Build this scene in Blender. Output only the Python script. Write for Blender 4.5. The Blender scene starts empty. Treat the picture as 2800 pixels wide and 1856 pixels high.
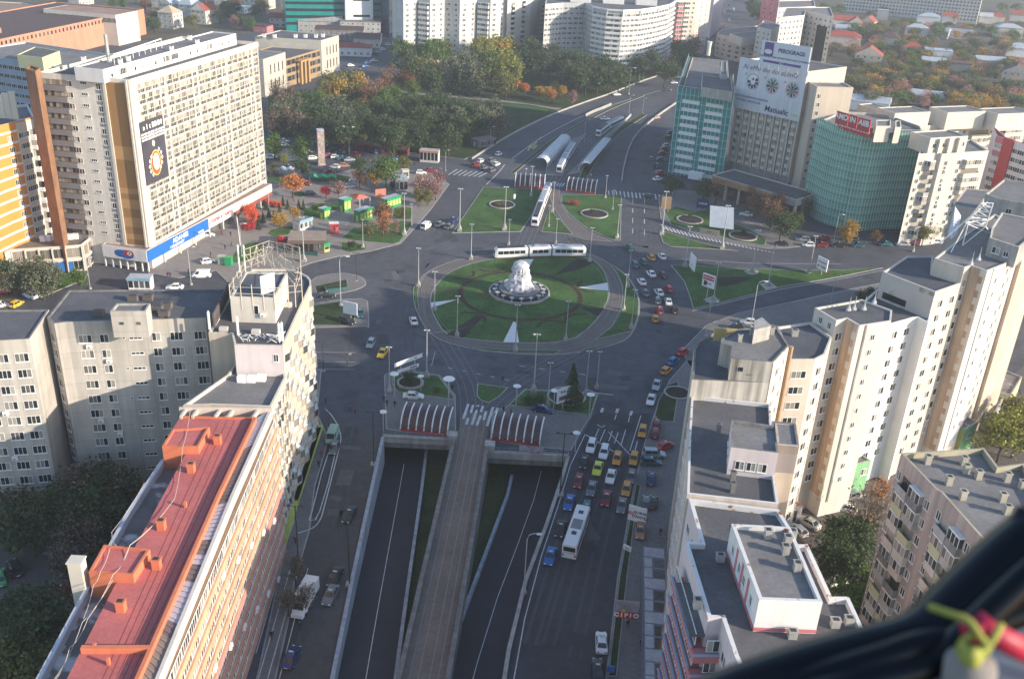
import bpy,bmesh,math,random
from mathutils import Vector,Matrix,noise
from mathutils.geometry import tessellate_polygon
random.seed(7)
scene=bpy.context.scene
COL=scene.collection
R=math.radians
CAM_H=100.0
F_PX,CX,CY,VX,VY=2640.0,1400.0,928.0,1120.0,6400.0
_D=Vector((VX-CX,VY-CY,F_PX)).normalized()
_fw=Vector((0,0,1))
_Y=(_fw-_D*_fw.dot(_D)).normalized()
_Z=-_D
_X=_Y.cross(_Z)
ROT=Matrix((_X,_Y,_Z))
CAM_LOC=Vector((0,0,CAM_H))
cam_data=bpy.data.cameras.new("camera")
cam=bpy.data.objects.new("camera",cam_data)
COL.objects.link(cam)
cam_data.sensor_width=36.0
cam_data.lens=F_PX/2800.0*36.0
cam_data.clip_start=0.05
cam_data.clip_end=6000
cam_data.dof.use_dof=True
cam_data.dof.focus_distance=240.0
cam_data.dof.aperture_fstop=7.0
_cr,_cu,_cb=ROT.col[0],-ROT.col[1],-ROT.col[2]
cam.matrix_world=Matrix(((_cr[0],_cu[0],_cb[0],0),(_cr[1],_cu[1],_cb[1],0),(_cr[2],_cu[2],_cb[2],CAM_H),(0,0,0,1)))
scene.camera=cam
SUN_EL,SUN_AZ=18.5,-21.0
sdir=Vector((math.cos(R(SUN_AZ))*math.cos(R(SUN_EL)),math.sin(R(SUN_AZ))*math.cos(R(SUN_EL)),math.sin(R(SUN_EL))))
world=bpy.data.worlds.new("World")
scene.world=world
world.use_nodes=True
wn=world.node_tree.nodes
sky=wn.new("ShaderNodeTexSky")
sky.sky_type='NISHITA'
sky.sun_disc=False
sky.sun_elevation=R(SUN_EL)
sky.sun_rotation=math.atan2(sdir.x,sdir.y)
sky.air_density=1.0
sky.dust_density=.7
sky.ozone_density=1.6
wn["Background"].inputs[1].default_value=0.15
world.node_tree.links.new(sky.outputs[0],wn["Background"].inputs[0])
sun_data=bpy.data.lights.new("sun",'SUN')
sun_data.energy=4.1
sun_data.angle=R(0.5)
sun_data.color=(1.0,0.86,0.69)
sun=bpy.data.objects.new("sun",sun_data)
COL.objects.link(sun)
sun.rotation_euler=sdir.to_track_quat('Z','Y').to_euler()
sun.location=sdir*500
vs=scene.view_settings
scene.display_settings.display_device='sRGB'
vs.view_transform='Standard'
vs.look='None'
vs.exposure=1.0
vs.gamma=1.0
vs.use_curve_mapping=False
scene.render.engine='CYCLES'
scene.cycles.use_denoising=True
scene.cycles.max_bounces=5
scene.cycles.diffuse_bounces=3
scene.cycles.glossy_bounces=2
scene.cycles.transmission_bounces=3
scene.cycles.transparent_max_bounces=6
scene.cycles.volume_bounces=0
def P(px,py,z=0.0):
 """survey of the photograph: the point at height z seen at pixel (px, py) of the 2800 px wide photo"""
 d=ROT@Vector((px-CX,py-CY,F_PX))
 return CAM_LOC+d*((z-CAM_H)/d.z)
def proj(p):
 c=ROT.transposed()@(Vector(p)-CAM_LOC)
 return CX+F_PX*c.x/c.z,CY+F_PX*c.y/c.z
def K(x0,y0,s=3.136):
 return lambda pts:[(x0+x/s,y0+y/s)for x,y in pts]
N00,N70,N14,N20=K(0,0),K(700,0),K(1400,0),K(2050,0)
M00,M70,M14,M20=K(0,450),K(700,450),K(1400,450),K(2050,450)
L00,L70,L14,L20=K(0,900),K(700,900),K(1400,900),K(2050,900)
B00,B70,B14,B20=K(0,1356),K(700,1356),K(1400,1356),K(2050,1356)
C3,C4,C5=K(1840,860,4.9),K(1800,1140,3.92),K(2200,680,3.267)
S33,S50,S54,E17=K(730,330,5.8075),K(730,500,5.915),K(1060,950,3.943),K(1780,540,4.356)
def poly(pts,z=0.0):
 return[P(x,y,z)for x,y in pts]
def area2(ps):
 return sum(ps[i-1].x*ps[i].y-ps[i].x*ps[i-1].y for i in range(len(ps)))
def ccw(ps):
 return list(ps)if area2(ps)>0 else list(reversed(ps))
def inset(ps,d):
 n=len(ps);out=[]
 for i in range(n):
  a,b,c=ps[i-1],ps[i],ps[(i+1)%n]
  e1=Vector((b.x-a.x,b.y-a.y));e2=Vector((c.x-b.x,c.y-b.y))
  if e1.length<1e-6 or e2.length<1e-6:
   out.append(b.copy());continue
  e1.normalize();e2.normalize()
  n1=Vector((-e1.y,e1.x));n2=Vector((-e2.y,e2.x))
  m=n1+n2
  if m.length<1e-4:m=n1
  m.normalize()
  s=d/max(0.35,m.dot(n1))
  out.append(Vector((b.x+m.x*s,b.y+m.y*s,b.z)))
 return out
def chaikin(ps,it=2,closed=True):
 for _ in range(it):
  q=[];n=len(ps)
  rng=range(n)if closed else range(n-1)
  if not closed:q.append(ps[0])
  for i in rng:
   a,b=ps[i],ps[(i+1)%n]
   q.append(a*.75+b*.25);q.append(a*.25+b*.75)
  if not closed:q.append(ps[-1])
  ps=q
 return ps
def tag(o,label=None,cat=None,group=None,kind=None):
 if label:o['label']=label
 if cat:o['category']=cat
 if group:o['group']=group
 if kind:o['kind']=kind
 return o
def empty(name,loc,rz=0.0,label=None,cat=None,group=None):
 o=bpy.data.objects.new(name,None);COL.objects.link(o)
 o.empty_display_size=.5
 o.location=loc;o.rotation_euler=(0,0,rz)
 return tag(o,label,cat,group)
def copy_tree(o,parent=None):
 c=o.copy();COL.objects.link(c);c.parent=parent
 if parent is not None:c.matrix_parent_inverse=o.matrix_parent_inverse.copy()
 for ch in list(o.children):copy_tree(ch,c)
 return c
PENDING=[]
ONES=["","first","second","third","fourth","fifth","sixth","seventh","eighth","ninth","tenth","eleventh","twelfth","thirteenth","fourteenth","fifteenth","sixteenth","seventeenth","eighteenth","nineteenth"]
TENS={2:("twentieth","twenty"),3:("thirtieth","thirty"),4:("fortieth","forty"),5:("fiftieth","fifty"),6:("sixtieth","sixty"),7:("seventieth","seventy"),8:("eightieth","eighty"),9:("ninetieth","ninety")}
def ordinal(n):
 if n<20:return ONES[n]
 t,u=divmod(n,10)
 return TENS[t][0]if u==0 else TENS[t][1]+"-"+ONES[u]
def later(o,desc,where,cat,group,noun):
 o['category']=cat;o['group']=group
 PENDING.append((o,desc,where,noun))
def settle_labels():
 by={}
 for t in PENDING:by.setdefault(t[2],[]).append(t)
 for where,ts in by.items():
  descs={}
  for t in ts:descs.setdefault(t[1],[]).append(t)
  for d,us in descs.items():
   if len(us)==1:
    us[0][0]['label']="%s %s"%(d,where);continue
   us.sort(key=lambda t:proj(t[0].location)[0])
   for i,t in enumerate(us):
    o_="leftmost" if i==0 else "rightmost" if i==len(us)-1 else ordinal(i+1)+" from left"
    t[0]['label']="%s %s, %s"%(d,where,o_)
class MB:
 """collects faces and links them as ONE mesh object"""
 def __init__(s):
  s.v=[];s.f=[];s.m=[];s.uv=[]
 def face(s,pts,m=0,uv=None):
  b=len(s.v)
  s.v+=[tuple(p)for p in pts]
  s.f.append(tuple(range(b,b+len(pts))));s.m.append(m)
  s.uv.append(uv or[(0,0)]*len(pts))
  return s
 def box(s,x0,x1,y0,y1,z0,z1,m=0,M=None):
  c=[Vector((x,y,z))for z in(z0,z1)for y in(y0,y1)for x in(x0,x1)]
  if M is not None:c=[M@p for p in c]
  for q in((0,2,3,1),(4,5,7,6),(0,1,5,4),(2,6,7,3),(0,4,6,2),(1,3,7,5)):
   s.face([c[i]for i in q],m)
  return s
 def flat(s,ps,z=None,m=0):
  ps=[Vector((p.x,p.y,p.z if z is None else z))for p in ps]
  b=len(s.v);s.v+=[tuple(p)for p in ps]
  for t in tessellate_polygon([ps]):
   a,c,d=(ps[i]for i in t)
   t=t if(c-a).cross(d-a).z>0 else(t[0],t[2],t[1])
   s.f.append(tuple(b+i for i in t));s.m.append(m);s.uv.append([(ps[i].x,ps[i].y)for i in t])
  return s
 def side(s,ps,z0,z1,m=0,out=True):
  u=0.0;n=len(ps)
  for i in range(n):
   a,b=ps[i],ps[(i+1)%n]
   L=math.hypot(b.x-a.x,b.y-a.y)
   q=[(a.x,a.y,z0),(b.x,b.y,z0),(b.x,b.y,z1),(a.x,a.y,z1)]
   uv=[(u,z0),(u+L,z0),(u+L,z1),(u,z1)]
   if not out:q.reverse();uv.reverse()
   s.face(q,m,uv);u+=L
  return s
 def prism(s,ps,z0,z1,m=0,mt=None):
  ps=ccw(ps);s.side(ps,z0,z1,m);s.flat(ps,z1,m if mt is None else mt)
  return s
 def ring(s,a,b,z,m=0):
  n=len(a)
  for i in range(n):
   j=(i+1)%n
   s.face([(a[i].x,a[i].y,z),(a[j].x,a[j].y,z),(b[j].x,b[j].y,z),(b[i].x,b[i].y,z)],m)
  return s
 def tube(s,path,r,n=6,m=0,r2=None,cap=True):
  path=[Vector(p)for p in path];rings=[]
  for i,p in enumerate(path):
   t=(path[min(i+1,len(path)-1)]-path[max(i-1,0)]).normalized()
   a=Vector((0,0,1))if abs(t.z)<.9 else Vector((1,0,0))
   u=t.cross(a).normalized();w=t.cross(u)
   rr=r if r2 is None else r+(r2-r)*i/max(1,len(path)-1)
   rings.append([p+(u*math.cos(k*2*math.pi/n)+w*math.sin(k*2*math.pi/n))*rr for k in range(n)])
  for a,b in zip(rings,rings[1:]):
   for k in range(n):
    s.face([a[k],b[k],b[(k+1)%n],a[(k+1)%n]],m)
  if cap:
   s.face(rings[0],m);s.face(list(reversed(rings[-1])),m)
  return s
 def lathe(s,prof,n=12,m=0,c=(0,0,0)):
  rings=[[Vector((c[0]+r*math.cos(k*2*math.pi/n),c[1]+r*math.sin(k*2*math.pi/n),c[2]+z))for k in range(n)]for r,z in prof]
  for a,b in zip(rings,rings[1:]):
   for k in range(n):
    s.face([a[k],a[(k+1)%n],b[(k+1)%n],b[k]],m)
  return s
 def mesh(s,name,mats,smooth=False):
  me=bpy.data.meshes.new(name)
  me.from_pydata(s.v,[],s.f)
  for m in mats:me.materials.append(m)
  if len(mats)>1:me.polygons.foreach_set('material_index',s.m)
  if any(any(q!=(0,0)for q in u)for u in s.uv):
   l=me.uv_layers.new(name='UVMap')
   l.data.foreach_set('uv',[c for u in s.uv for q in u for c in q])
  if smooth:
   bm=bmesh.new();bm.from_mesh(me);bmesh.ops.remove_doubles(bm,verts=bm.verts,dist=1e-4)
   bm.to_mesh(me);bm.free()
   me.polygons.foreach_set('use_smooth',[True]*len(me.polygons))
  me.update()
  return me
 def build(s,name,mats,parent=None,loc=None,smooth=False):
  if not isinstance(mats,(list,tuple)):mats=[mats]
  if parent is not None and loc is None and parent.get('at'):
   at=parent['at']
   s.v=[(a-at[0],b-at[1],c-at[2])for a,b,c in s.v]
  o=bpy.data.objects.new(name,s.mesh(name,mats,smooth));COL.objects.link(o)
  o.parent=parent
  if loc is not None:o.location=loc
  if parent is not None and parent.get('at'):o['at']=list(parent['at'])
  return o
def root_at(name,loc,label=None,cat=None,group=None):
 """an Empty whose parts are drawn in world coordinates"""
 o=empty(name,loc,0,label,cat,group)
 o['at']=[loc[0],loc[1],loc[2]]
 return o
MATS={}
def mat(key,col=(.5,.5,.5),rough=.85,var=.18,scale=.35,streak=0.0,lines=None,metal=0.0,bump=0.0,spec=.3,var2=0.0,island=0.0,trans=0.0,stain=None,lineamt=.45):
 if key in MATS:return MATS[key]
 m=bpy.data.materials.new(key);m.use_nodes=True
 nt=m.node_tree;N=nt.nodes;Lk=nt.links.new
 bs=N["Principled BSDF"]
 bs.inputs['Roughness'].default_value=rough
 bs.inputs['Metallic'].default_value=metal
 bs.inputs['Specular IOR Level'].default_value=spec
 c4=(*col,1)
 bs.inputs['Base Color'].default_value=c4
 cur=None
 def mul(fac_sock,lo,hi):
  nonlocal cur
  mr=N.new('ShaderNodeMapRange');mr.inputs[1].default_value=.3;mr.inputs[2].default_value=.7
  mr.inputs[3].default_value=lo;mr.inputs[4].default_value=hi
  Lk(fac_sock,mr.inputs[0])
  mx=N.new('ShaderNodeVectorMath');mx.operation='SCALE'
  if cur is None:mx.inputs[0].default_value=col
  else:Lk(cur,mx.inputs[0])
  Lk(mr.outputs[0],mx.inputs[3]);cur=mx.outputs[0]
 geo=N.new('ShaderNodeNewGeometry')
 if var:
  t=N.new('ShaderNodeTexNoise');t.inputs['Scale'].default_value=scale;t.inputs['Detail'].default_value=6
  t.inputs['Roughness'].default_value=.65
  Lk(geo.outputs['Position'],t.inputs['Vector']);mul(t.outputs[0],1-var,1+var)
 if var2:
  t=N.new('ShaderNodeTexNoise');t.inputs['Scale'].default_value=scale*14;t.inputs['Detail'].default_value=3
  Lk(geo.outputs['Position'],t.inputs['Vector']);mul(t.outputs[0],1-var2,1+var2)
 if streak:
  mp=N.new('ShaderNodeMapping');mp.inputs['Scale'].default_value=(.9,.9,.06)
  t=N.new('ShaderNodeTexNoise');t.inputs['Scale'].default_value=1.0;t.inputs['Detail'].default_value=5
  Lk(geo.outputs['Position'],mp.inputs[0]);Lk(mp.outputs[0],t.inputs['Vector']);mul(t.outputs[0],1-streak,1.0+streak*.3)
 if lines:
  uv=N.new('ShaderNodeUVMap')
  b=N.new('ShaderNodeTexBrick');b.offset=0.0
  b.inputs['Scale'].default_value=1.0;b.inputs['Brick Width'].default_value=lines[0];b.inputs['Row Height'].default_value=lines[1]
  b.inputs['Mortar Size'].default_value=lines[2]if len(lines)>2 else .05;b.inputs['Mortar Smooth'].default_value=.2
  b.inputs['Color1'].default_value=(1,1,1,1);b.inputs['Color2'].default_value=(.9,.9,.9,1);b.inputs['Mortar'].default_value=(1-lineamt,)*3+(1,)
  Lk(uv.outputs[0],b.inputs['Vector'])
  mx=N.new('ShaderNodeVectorMath');mx.operation='MULTIPLY'
  if cur is None:mx.inputs[0].default_value=col
  else:Lk(cur,mx.inputs[0])
  Lk(b.outputs[0],mx.inputs[1]);cur=mx.outputs[0]
 if island:
  mr=N.new('ShaderNodeMapRange');mr.inputs[3].default_value=1-island;mr.inputs[4].default_value=1+island
  Lk(geo.outputs['Random Per Island'],mr.inputs[0])
  mx=N.new('ShaderNodeVectorMath');mx.operation='SCALE'
  if cur is None:mx.inputs[0].default_value=col
  else:Lk(cur,mx.inputs[0])
  Lk(mr.outputs[0],mx.inputs[3]);cur=mx.outputs[0]
 if stain:
  t=N.new('ShaderNodeTexNoise');t.inputs['Scale'].default_value=stain[1];t.inputs['Detail'].default_value=8
  Lk(geo.outputs['Position'],t.inputs['Vector'])
  mr=N.new('ShaderNodeMapRange');mr.inputs[1].default_value=stain[2];mr.inputs[2].default_value=stain[2]+.08
  Lk(t.outputs[0],mr.inputs[0])
  mx=N.new('ShaderNodeMix');mx.data_type='RGBA'
  Lk(mr.outputs[0],mx.inputs[0])
  if cur is None:mx.inputs[6].default_value=c4
  else:Lk(cur,mx.inputs[6])
  mx.inputs[7].default_value=(*stain[0],1);cur=mx.outputs[2]
 if cur is not None:Lk(cur,bs.inputs['Base Color'])
 if bump:
  t=N.new('ShaderNodeTexNoise');t.inputs['Scale'].default_value=scale*8;t.inputs['Detail'].default_value=4
  Lk(geo.outputs['Position'],t.inputs['Vector'])
  bp=N.new('ShaderNodeBump');bp.inputs['Strength'].default_value=bump;bp.inputs['Distance'].default_value=.05
  Lk(t.outputs[0],bp.inputs['Height']);Lk(bp.outputs[0],bs.inputs['Normal'])
 if trans:
  tr=N.new('ShaderNodeBsdfTranslucent');ms=N.new('ShaderNodeMixShader');ms.inputs[0].default_value=trans
  if cur is not None:Lk(cur,tr.inputs[0])
  else:tr.inputs[0].default_value=c4
  Lk(bs.outputs[0],ms.inputs[1]);Lk(tr.outputs[0],ms.inputs[2])
  Lk(ms.outputs[0],N["Material Output"].inputs[0])
 MATS[key]=m
 return m
def glass_mat(key,dark,pale,share,rough=.12):
 """window glass: each pane its own darkness or curtain"""
 m=bpy.data.materials.new(key);m.use_nodes=True
 N=m.node_tree.nodes;Lk=m.node_tree.links.new;bs=N["Principled BSDF"]
 geo=N.new('ShaderNodeNewGeometry');ob=N.new('ShaderNodeObjectInfo')
 ad=N.new('ShaderNodeMath');ad.operation='ADD'
 Lk(geo.outputs['Random Per Island'],ad.inputs[0]);Lk(ob.outputs['Random'],ad.inputs[1])
 fr=N.new('ShaderNodeMath');fr.operation='FRACT';Lk(ad.outputs[0],fr.inputs[0])
 rp=N.new('ShaderNodeValToRGB');Lk(fr.outputs[0],rp.inputs[0])
 e=rp.color_ramp.elements
 e[0].color=(*dark,1);e[0].position=1-share-.15
 e[1].color=(*pale,1);e[1].position=1.0
 k=rp.color_ramp.elements.new(1-share);k.color=(*[(a*2+b)/3 for a,b in zip(dark,pale)],1)
 Lk(rp.outputs[0],bs.inputs['Base Color'])
 bs.inputs['Roughness'].default_value=rough
 bs.inputs['Specular IOR Level'].default_value=.6
 MATS[key]=m
 return m
GL=glass_mat('window_glass',(.025,.03,.035),(.38,.36,.32),.35)
GLC=glass_mat('window_glass_curtained',(.05,.052,.05),(.42,.38,.32),.7)
GLD=glass_mat('window_glass_dark',(.02,.022,.025),(.16,.16,.16),.3)
FRAME=mat('white_window_frame',(.72,.72,.7),.5,var=0)
BROWNFR=mat('brown_window_frame',(.16,.11,.08),.6,var=0)
ASPH=mat('asphalt',(.078,.081,.093),.85,var=.24,scale=.035,var2=.14,spec=.25,stain=((.058,.06,.068),.11,.57))
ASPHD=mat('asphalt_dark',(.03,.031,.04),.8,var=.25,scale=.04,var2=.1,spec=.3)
ASPHB=mat('asphalt_brownish',(.115,.1,.098),.9,var=.16,scale=.06,var2=.12)
PAVE=mat('paving',(.17,.16,.155),.9,var=.16,scale=.12,var2=.14)
PAVEL=mat('paving_light',(.22,.2,.185),.9,var=.14,scale=.15,var2=.12)
KERB=mat('kerb_stone',(.3,.29,.28),.9,var=.2,scale=.6)
GRASS=mat('grass',(.045,.1,.022),.95,var=.45,scale=.12,var2=.35,stain=((.075,.08,.03),.16,.58))
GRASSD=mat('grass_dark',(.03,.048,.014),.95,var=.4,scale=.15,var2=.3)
SOIL=mat('dark_soil',(.035,.028,.024),.95,var=.3,scale=.4,var2=.3)
CONC=mat('concrete',(.36,.35,.33),.85,var=.2,scale=.4,streak=.25)
CONCD=mat('concrete_dirty',(.2,.195,.19),.9,var=.25,scale=.4,streak=.35)
WHITE=mat('white_paint',(.76,.76,.75),.55,var=.05,scale=.6)
LINE=mat('road_line_paint',(.5,.5,.49),.7,var=.3,scale=1.2)
BITU=mat('bitumen_roof',(.1,.1,.108),.9,var=.25,scale=.18,var2=.12)
BITUL=mat('bitumen_roof_pale',(.17,.165,.165),.9,var=.22,scale=.15,var2=.12)
STEEL=mat('galvanised_steel',(.42,.43,.44),.45,var=.1,metal=.6)
DARKM=mat('dark_metal',(.05,.05,.055),.5,var=0,metal=.3)
BLACK=mat('black_rubber',(.02,.02,.022),.7,var=0)
def slab(name,pts,top=.12,m=PAVE,kerb=KERB,kw=.25,smooth=0,base=0.0,world_pts=None):
 ps=ccw(world_pts or poly(pts))
 if smooth:ps=chaikin(ps,smooth)
 b=MB();b.side(ps,base,top,1)
 if kerb and kw:
  q=inset(ps,kw);b.ring(ps,q,top,1);b.flat(q,top,0)
 else:b.flat(ps,top,0)
 o=b.build(name,[m,kerb or m]);o['kind']='structure'
 return o
def strip_poly(ps,w):
 L,Rr=[],[]
 for i,p in enumerate(ps):
  t=(ps[min(i+1,len(ps)-1)]-ps[max(i-1,0)]);t.z=0;t.normalize()
  n=Vector((-t.y,t.x,0))*(w/2)
  L.append(p+n);Rr.append(p-n)
 return L,Rr
def ribbon(b,ps,w,z,m=0):
 L,Rr=strip_poly(ps,w)
 for i in range(len(ps)-1):
  b.face([(Rr[i].x,Rr[i].y,z),(Rr[i+1].x,Rr[i+1].y,z),(L[i+1].x,L[i+1].y,z),(L[i].x,L[i].y,z)],m)
def wallstrip(b,ps,w,z0,z1,m=0):
 """a wall of thickness w along a line; z0, z1 may be lists"""
 L,Rr=strip_poly(ps,w);n=len(ps)
 a0=z0 if isinstance(z0,(list,tuple))else[z0]*n
 a1=z1 if isinstance(z1,(list,tuple))else[z1]*n
 for i in range(n-1):
  j=i+1
  lb,lt=(L[i].x,L[i].y,a0[i]),(L[i].x,L[i].y,a1[i])
  lb2,lt2=(L[j].x,L[j].y,a0[j]),(L[j].x,L[j].y,a1[j])
  rb,rt=(Rr[i].x,Rr[i].y,a0[i]),(Rr[i].x,Rr[i].y,a1[i])
  rb2,rt2=(Rr[j].x,Rr[j].y,a0[j]),(Rr[j].x,Rr[j].y,a1[j])
  b.face([rb,rb2,rt2,rt],m);b.face([lb2,lb,lt,lt2],m);b.face([rt,rt2,lt2,lt],m)
  if i==0:b.face([lb,rb,rt,lt],m)
  if j==n-1:b.face([rb2,lb2,lt2,rt2],m)
 return b
def zr(y):return-6.0*min(1.0,max(0.0,(y-62.0)/104.0))
def PR(px,py):
 z=0.0
 for _ in range(30):z=.5*z+.5*zr(P(px,py,z).y)
 return P(px,py,z)
def lerp_x(line,y):
 line=sorted(line,key=lambda p:p.y)
 if y<=line[0].y:a,b=line[0],line[1]
 elif y>=line[-1].y:a,b=line[-2],line[-1]
 else:
  for a,b in zip(line,line[1:]):
   if a.y<=y<=b.y:break
 return a.x+(b.x-a.x)*(y-a.y)/(b.y-a.y)
wallL=poly([(1047,1195),(1006,1385),(958,1611),(909,1856)])
wallR=poly([(1554,1250),(1537,1308),(1508,1400),(1438,1586),(1400,1720),(1379,1856)])
rampL=poly([(1242,1206),(1197,1400),(1098.6,1828)])
rampR=poly([(1334.6,1209),(1304,1400),(1255,1691),(1226,1856)])
medL=[PR(*q)for q in[(1166,1240),(1146,1400),(1127,1528),(1098,1739),(1083,1856)]]
medR=[PR(*q)for q in[(1407,1272),(1389,1356),(1379,1385),(1322,1535),(1258,1707)]]
YS=[60,75,90,105,120,135,150,162]
Y_PORT=wallL[0].y
YS[-1]=Y_PORT-.3
Y_IN=Y_PORT+45
YR=wallR[0].y
BX=2600.0
def ground_sheet():
 """one sheet to the horizon with the two openings of the underpass cut out"""
 outer=[Vector((-BX,-60,0)),Vector((BX,-60,0)),Vector((BX,2*BX,0)),Vector((-BX,2*BX,0))]
 ys=YS
 hl=[Vector((lerp_x(wallL,y),y,0))for y in ys]+[Vector((lerp_x(rampL,y),y,0))for y in reversed(ys)]
 yr=[y for y in ys if y<YR-2]+[YR]
 hr=[Vector((lerp_x(rampR,y),y,0))for y in yr]+[Vector((lerp_x(wallR,y),y,0))for y in reversed(yr)]
 b=MB();loops=[outer,hl,hr]
 flatv=[p for l in loops for p in l]
 b.v=[tuple(p)for p in flatv]
 for t in tessellate_polygon(loops):
  a,c,d=(flatv[i]for i in t)
  t=t if(c-a).cross(d-a).z>0 else(t[0],t[2],t[1])
  b.f.append(tuple(t));b.m.append(0);b.uv.append([(0,0)]*3)
 o=b.build('ground',ASPH);o['kind']='structure'
ground_sheet()
def sunken():
 road,gr,wl=MB(),MB(),MB()
 lin=MB()
 for(A,Bm,isroad)in((wallL,medL,1),(medR,wallR,1),(medL,rampL,0),(rampR,medR,0)):
  ys=YS+[Y_IN]
  for y0,y1 in zip(ys,ys[1:]):
   q=[(lerp_x(A,y0),y0,zr(y0)),(lerp_x(Bm,y0),y0,zr(y0)),(lerp_x(Bm,y1),y1,zr(y1)),(lerp_x(A,y1),y1,zr(y1))]
   (road if isroad else gr).face(q)
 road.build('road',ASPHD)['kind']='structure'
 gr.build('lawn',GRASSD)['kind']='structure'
 for(A,Bm,ofs)in((wallL,medL,.5),(medR,wallR,.5)):
  pts=[Vector((lerp_x(A,y)*(1-ofs)+lerp_x(Bm,y)*ofs,y,0))for y in YS]
  L_,R_=strip_poly(pts,.12)
  for i in range(len(pts)-1):
   z0,z1=zr(YS[i])+.012,zr(YS[i+1])+.012
   lin.face([(R_[i].x,R_[i].y,z0),(R_[i+1].x,R_[i+1].y,z1),(L_[i+1].x,L_[i+1].y,z1),(L_[i].x,L_[i].y,z0)])
 lin.build('road_marking',LINE)['kind']='structure'
 ys=YS+[Y_IN]
 def W(name,label,line,w,top,ysx,m,rel=False,bottom=None):
  ps=[Vector((lerp_x(line,y),y,0))for y in ysx]
  lo=[zr(y)-.3 for y in ysx]
  hi=[(zr(y)+top)if rel else top for y in ysx]
  o=wallstrip(MB(),ps,w,lo,hi).build(name,m)
  tag(o,label,'wall')
 BLUEW=mat('pale_blue_concrete',(.34,.38,.43),.8,var=.15,scale=.3,streak=.3)
 W('retaining_wall','pale retaining wall along the left side of the left underpass road',wallL,.6,.35,YS,BLUEW)
 W('retaining_wall','pale retaining wall between the right underpass road and the queueing cars',wallR,.6,.35,[y for y in YS if y<YR-1]+[YR],CONC)
 W('low_wall','low pale wall between left underpass road and the sunken grass',medL,.55,.9,YS+[Y_PORT+12],BLUEW,True)
 W('low_wall','low pale wall between the sunken grass and right underpass road',medR,.55,.9,YS[:-1]+[YR],BLUEW,True)
 W('parapet_wall','concrete parapet on the left edge of the central tram ramp',rampL,.7,1.0,YS,CONCD)
 W('parapet_wall','concrete parapet on the right edge of the central tram ramp',rampR,.7,1.0,YS,CONCD)
sunken()
ra=[Vector((lerp_x(rampL,y)+.35,y,0))for y in YS+[172]]
rb=[Vector((lerp_x(rampR,y)-.35,y,0))for y in YS+[172]]
b=MB()
TRAMB=mat('tram_track_bed',(.175,.138,.115),.9,var=.2,scale=.1,var2=.12)
for i in range(len(ra)-1):
 b.face([(ra[i].x,ra[i].y,.006),(rb[i].x,rb[i].y,.006),(rb[i+1].x,rb[i+1].y,.006),(ra[i+1].x,ra[i+1].y,.006)])
b.build('tram_track',TRAMB)['kind']='structure'
RAIL=mat('worn_rail',(.2,.185,.175),.5,var=.1)
b=MB()
for t in(.16,.36,.62,.82):
 ribbon(b,[ra[i].lerp(rb[i],t)for i in range(len(ra))],.16,.012)
b.build('tram_rails',RAIL)['kind']='structure'
def portal(x0,x1,y,label,banner=False):
 o=root_at('underpass_portal',(0.5*(x0+x1),y,0),label,'underpass')
 MB().box(x0,x1,y-.5,y+.3,-1.0,.35).build('lintel',CONC,o)
 MB().box(x0,x1,y-.3,y+.35,-2.2,-1.0).build('beam',CONCD,o)
 MB().box(x0,x1,y+.4,Y_IN,-1.3,-.02).build('deck',CONCD,o)
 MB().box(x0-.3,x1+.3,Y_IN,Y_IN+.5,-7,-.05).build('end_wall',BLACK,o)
 r=MB()
 n=int((x1-x0)/2.2)
 for i in range(n+1):
  x=x0+(x1-x0)*i/n
  r.box(x-.03,x+.03,y-.13,y-.07,.35,1.25)
 for z in(.75,1.22):r.box(x0,x1,y-.12,y-.08,z,z+.05)
 r.build('railing',STEEL,o)
 return o
portal(lerp_x(wallL,Y_PORT),lerp_x(rampL,Y_PORT),Y_PORT+.3,'pale concrete portal over the left underpass road')
portal(lerp_x(rampR,YR),lerp_x(wallR,YR),YR+.3,'pale concrete portal over the right underpass road')
for(x,y,lb)in((lerp_x(rampL,Y_PORT)-.4,Y_PORT,'left'),(lerp_x(rampR,YR)+.6,YR+1,'right')):
 o=MB().box(-.9,.9,-.9,.9,-1.5,1.5).box(-1.0,1.0,-1.0,1.0,1.5,1.65).build('portal_pier',CONC,None,(x,y,0))
 tag(o,'square concrete pier at the %s side of the tram ramp beside the portal'%lb,'pier')
TR=mat('tram_ring_paving',(.135,.118,.112),.9,var=.15,scale=.1,var2=.14)
slab('tram_track',[(1128,790),(1140,770),(1165,745),(1205,725),(1260,707),(1344,696),(1480,690),(1610,692),(1655,713),(1690,734),(1719,756),(1741,791),(1751,826),(1748,868),(1733,909),(1703,938),(1600,962),(1518,972),(1400,968),(1300,958),(1210,935),(1165,905),(1145,868),(1130,830)],.1,TR,KERB,.3,1)
LAWN0=[(1175,823),(1178,800),(1193,778),(1223,747),(1274,724),(1354,707),(1480,701),(1604,704),(1633,718),(1652,740),(1663,769),(1669,798),(1660,833),(1623,890),(1559,938),(1400,940),(1274,928),(1217,919),(1178,852)]
slab('lawn',LAWN0,.18,GRASS,KERB,.3,1,.1)
slab('lawn',[(1130,790),(1143,770),(1163,752),(1152,770),(1144,788),(1141,815),(1146,845),(1137,845),(1130,820)],.16,GRASS,KERB,.15,0,.1)
slab('lawn',[(1657,716),(1690,737),(1717,759),(1738,793),(1748,827),(1745,866),(1730,906),(1625,930),(1672,893),(1693,855),(1702,817),(1701,785),(1688,750),(1669,724)],.16,GRASS,KERB,.2,0,.1)
slab('lawn',[(1290,951),(1400,959),(1536,958),(1516,969),(1400,966),(1300,956)],.16,GRASS,KERB,.15,0,.1)
slab('lawn',[(1582,966),(1695,938),(1598,956)],.16,GRASS,KERB,.12,0,.1)
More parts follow.
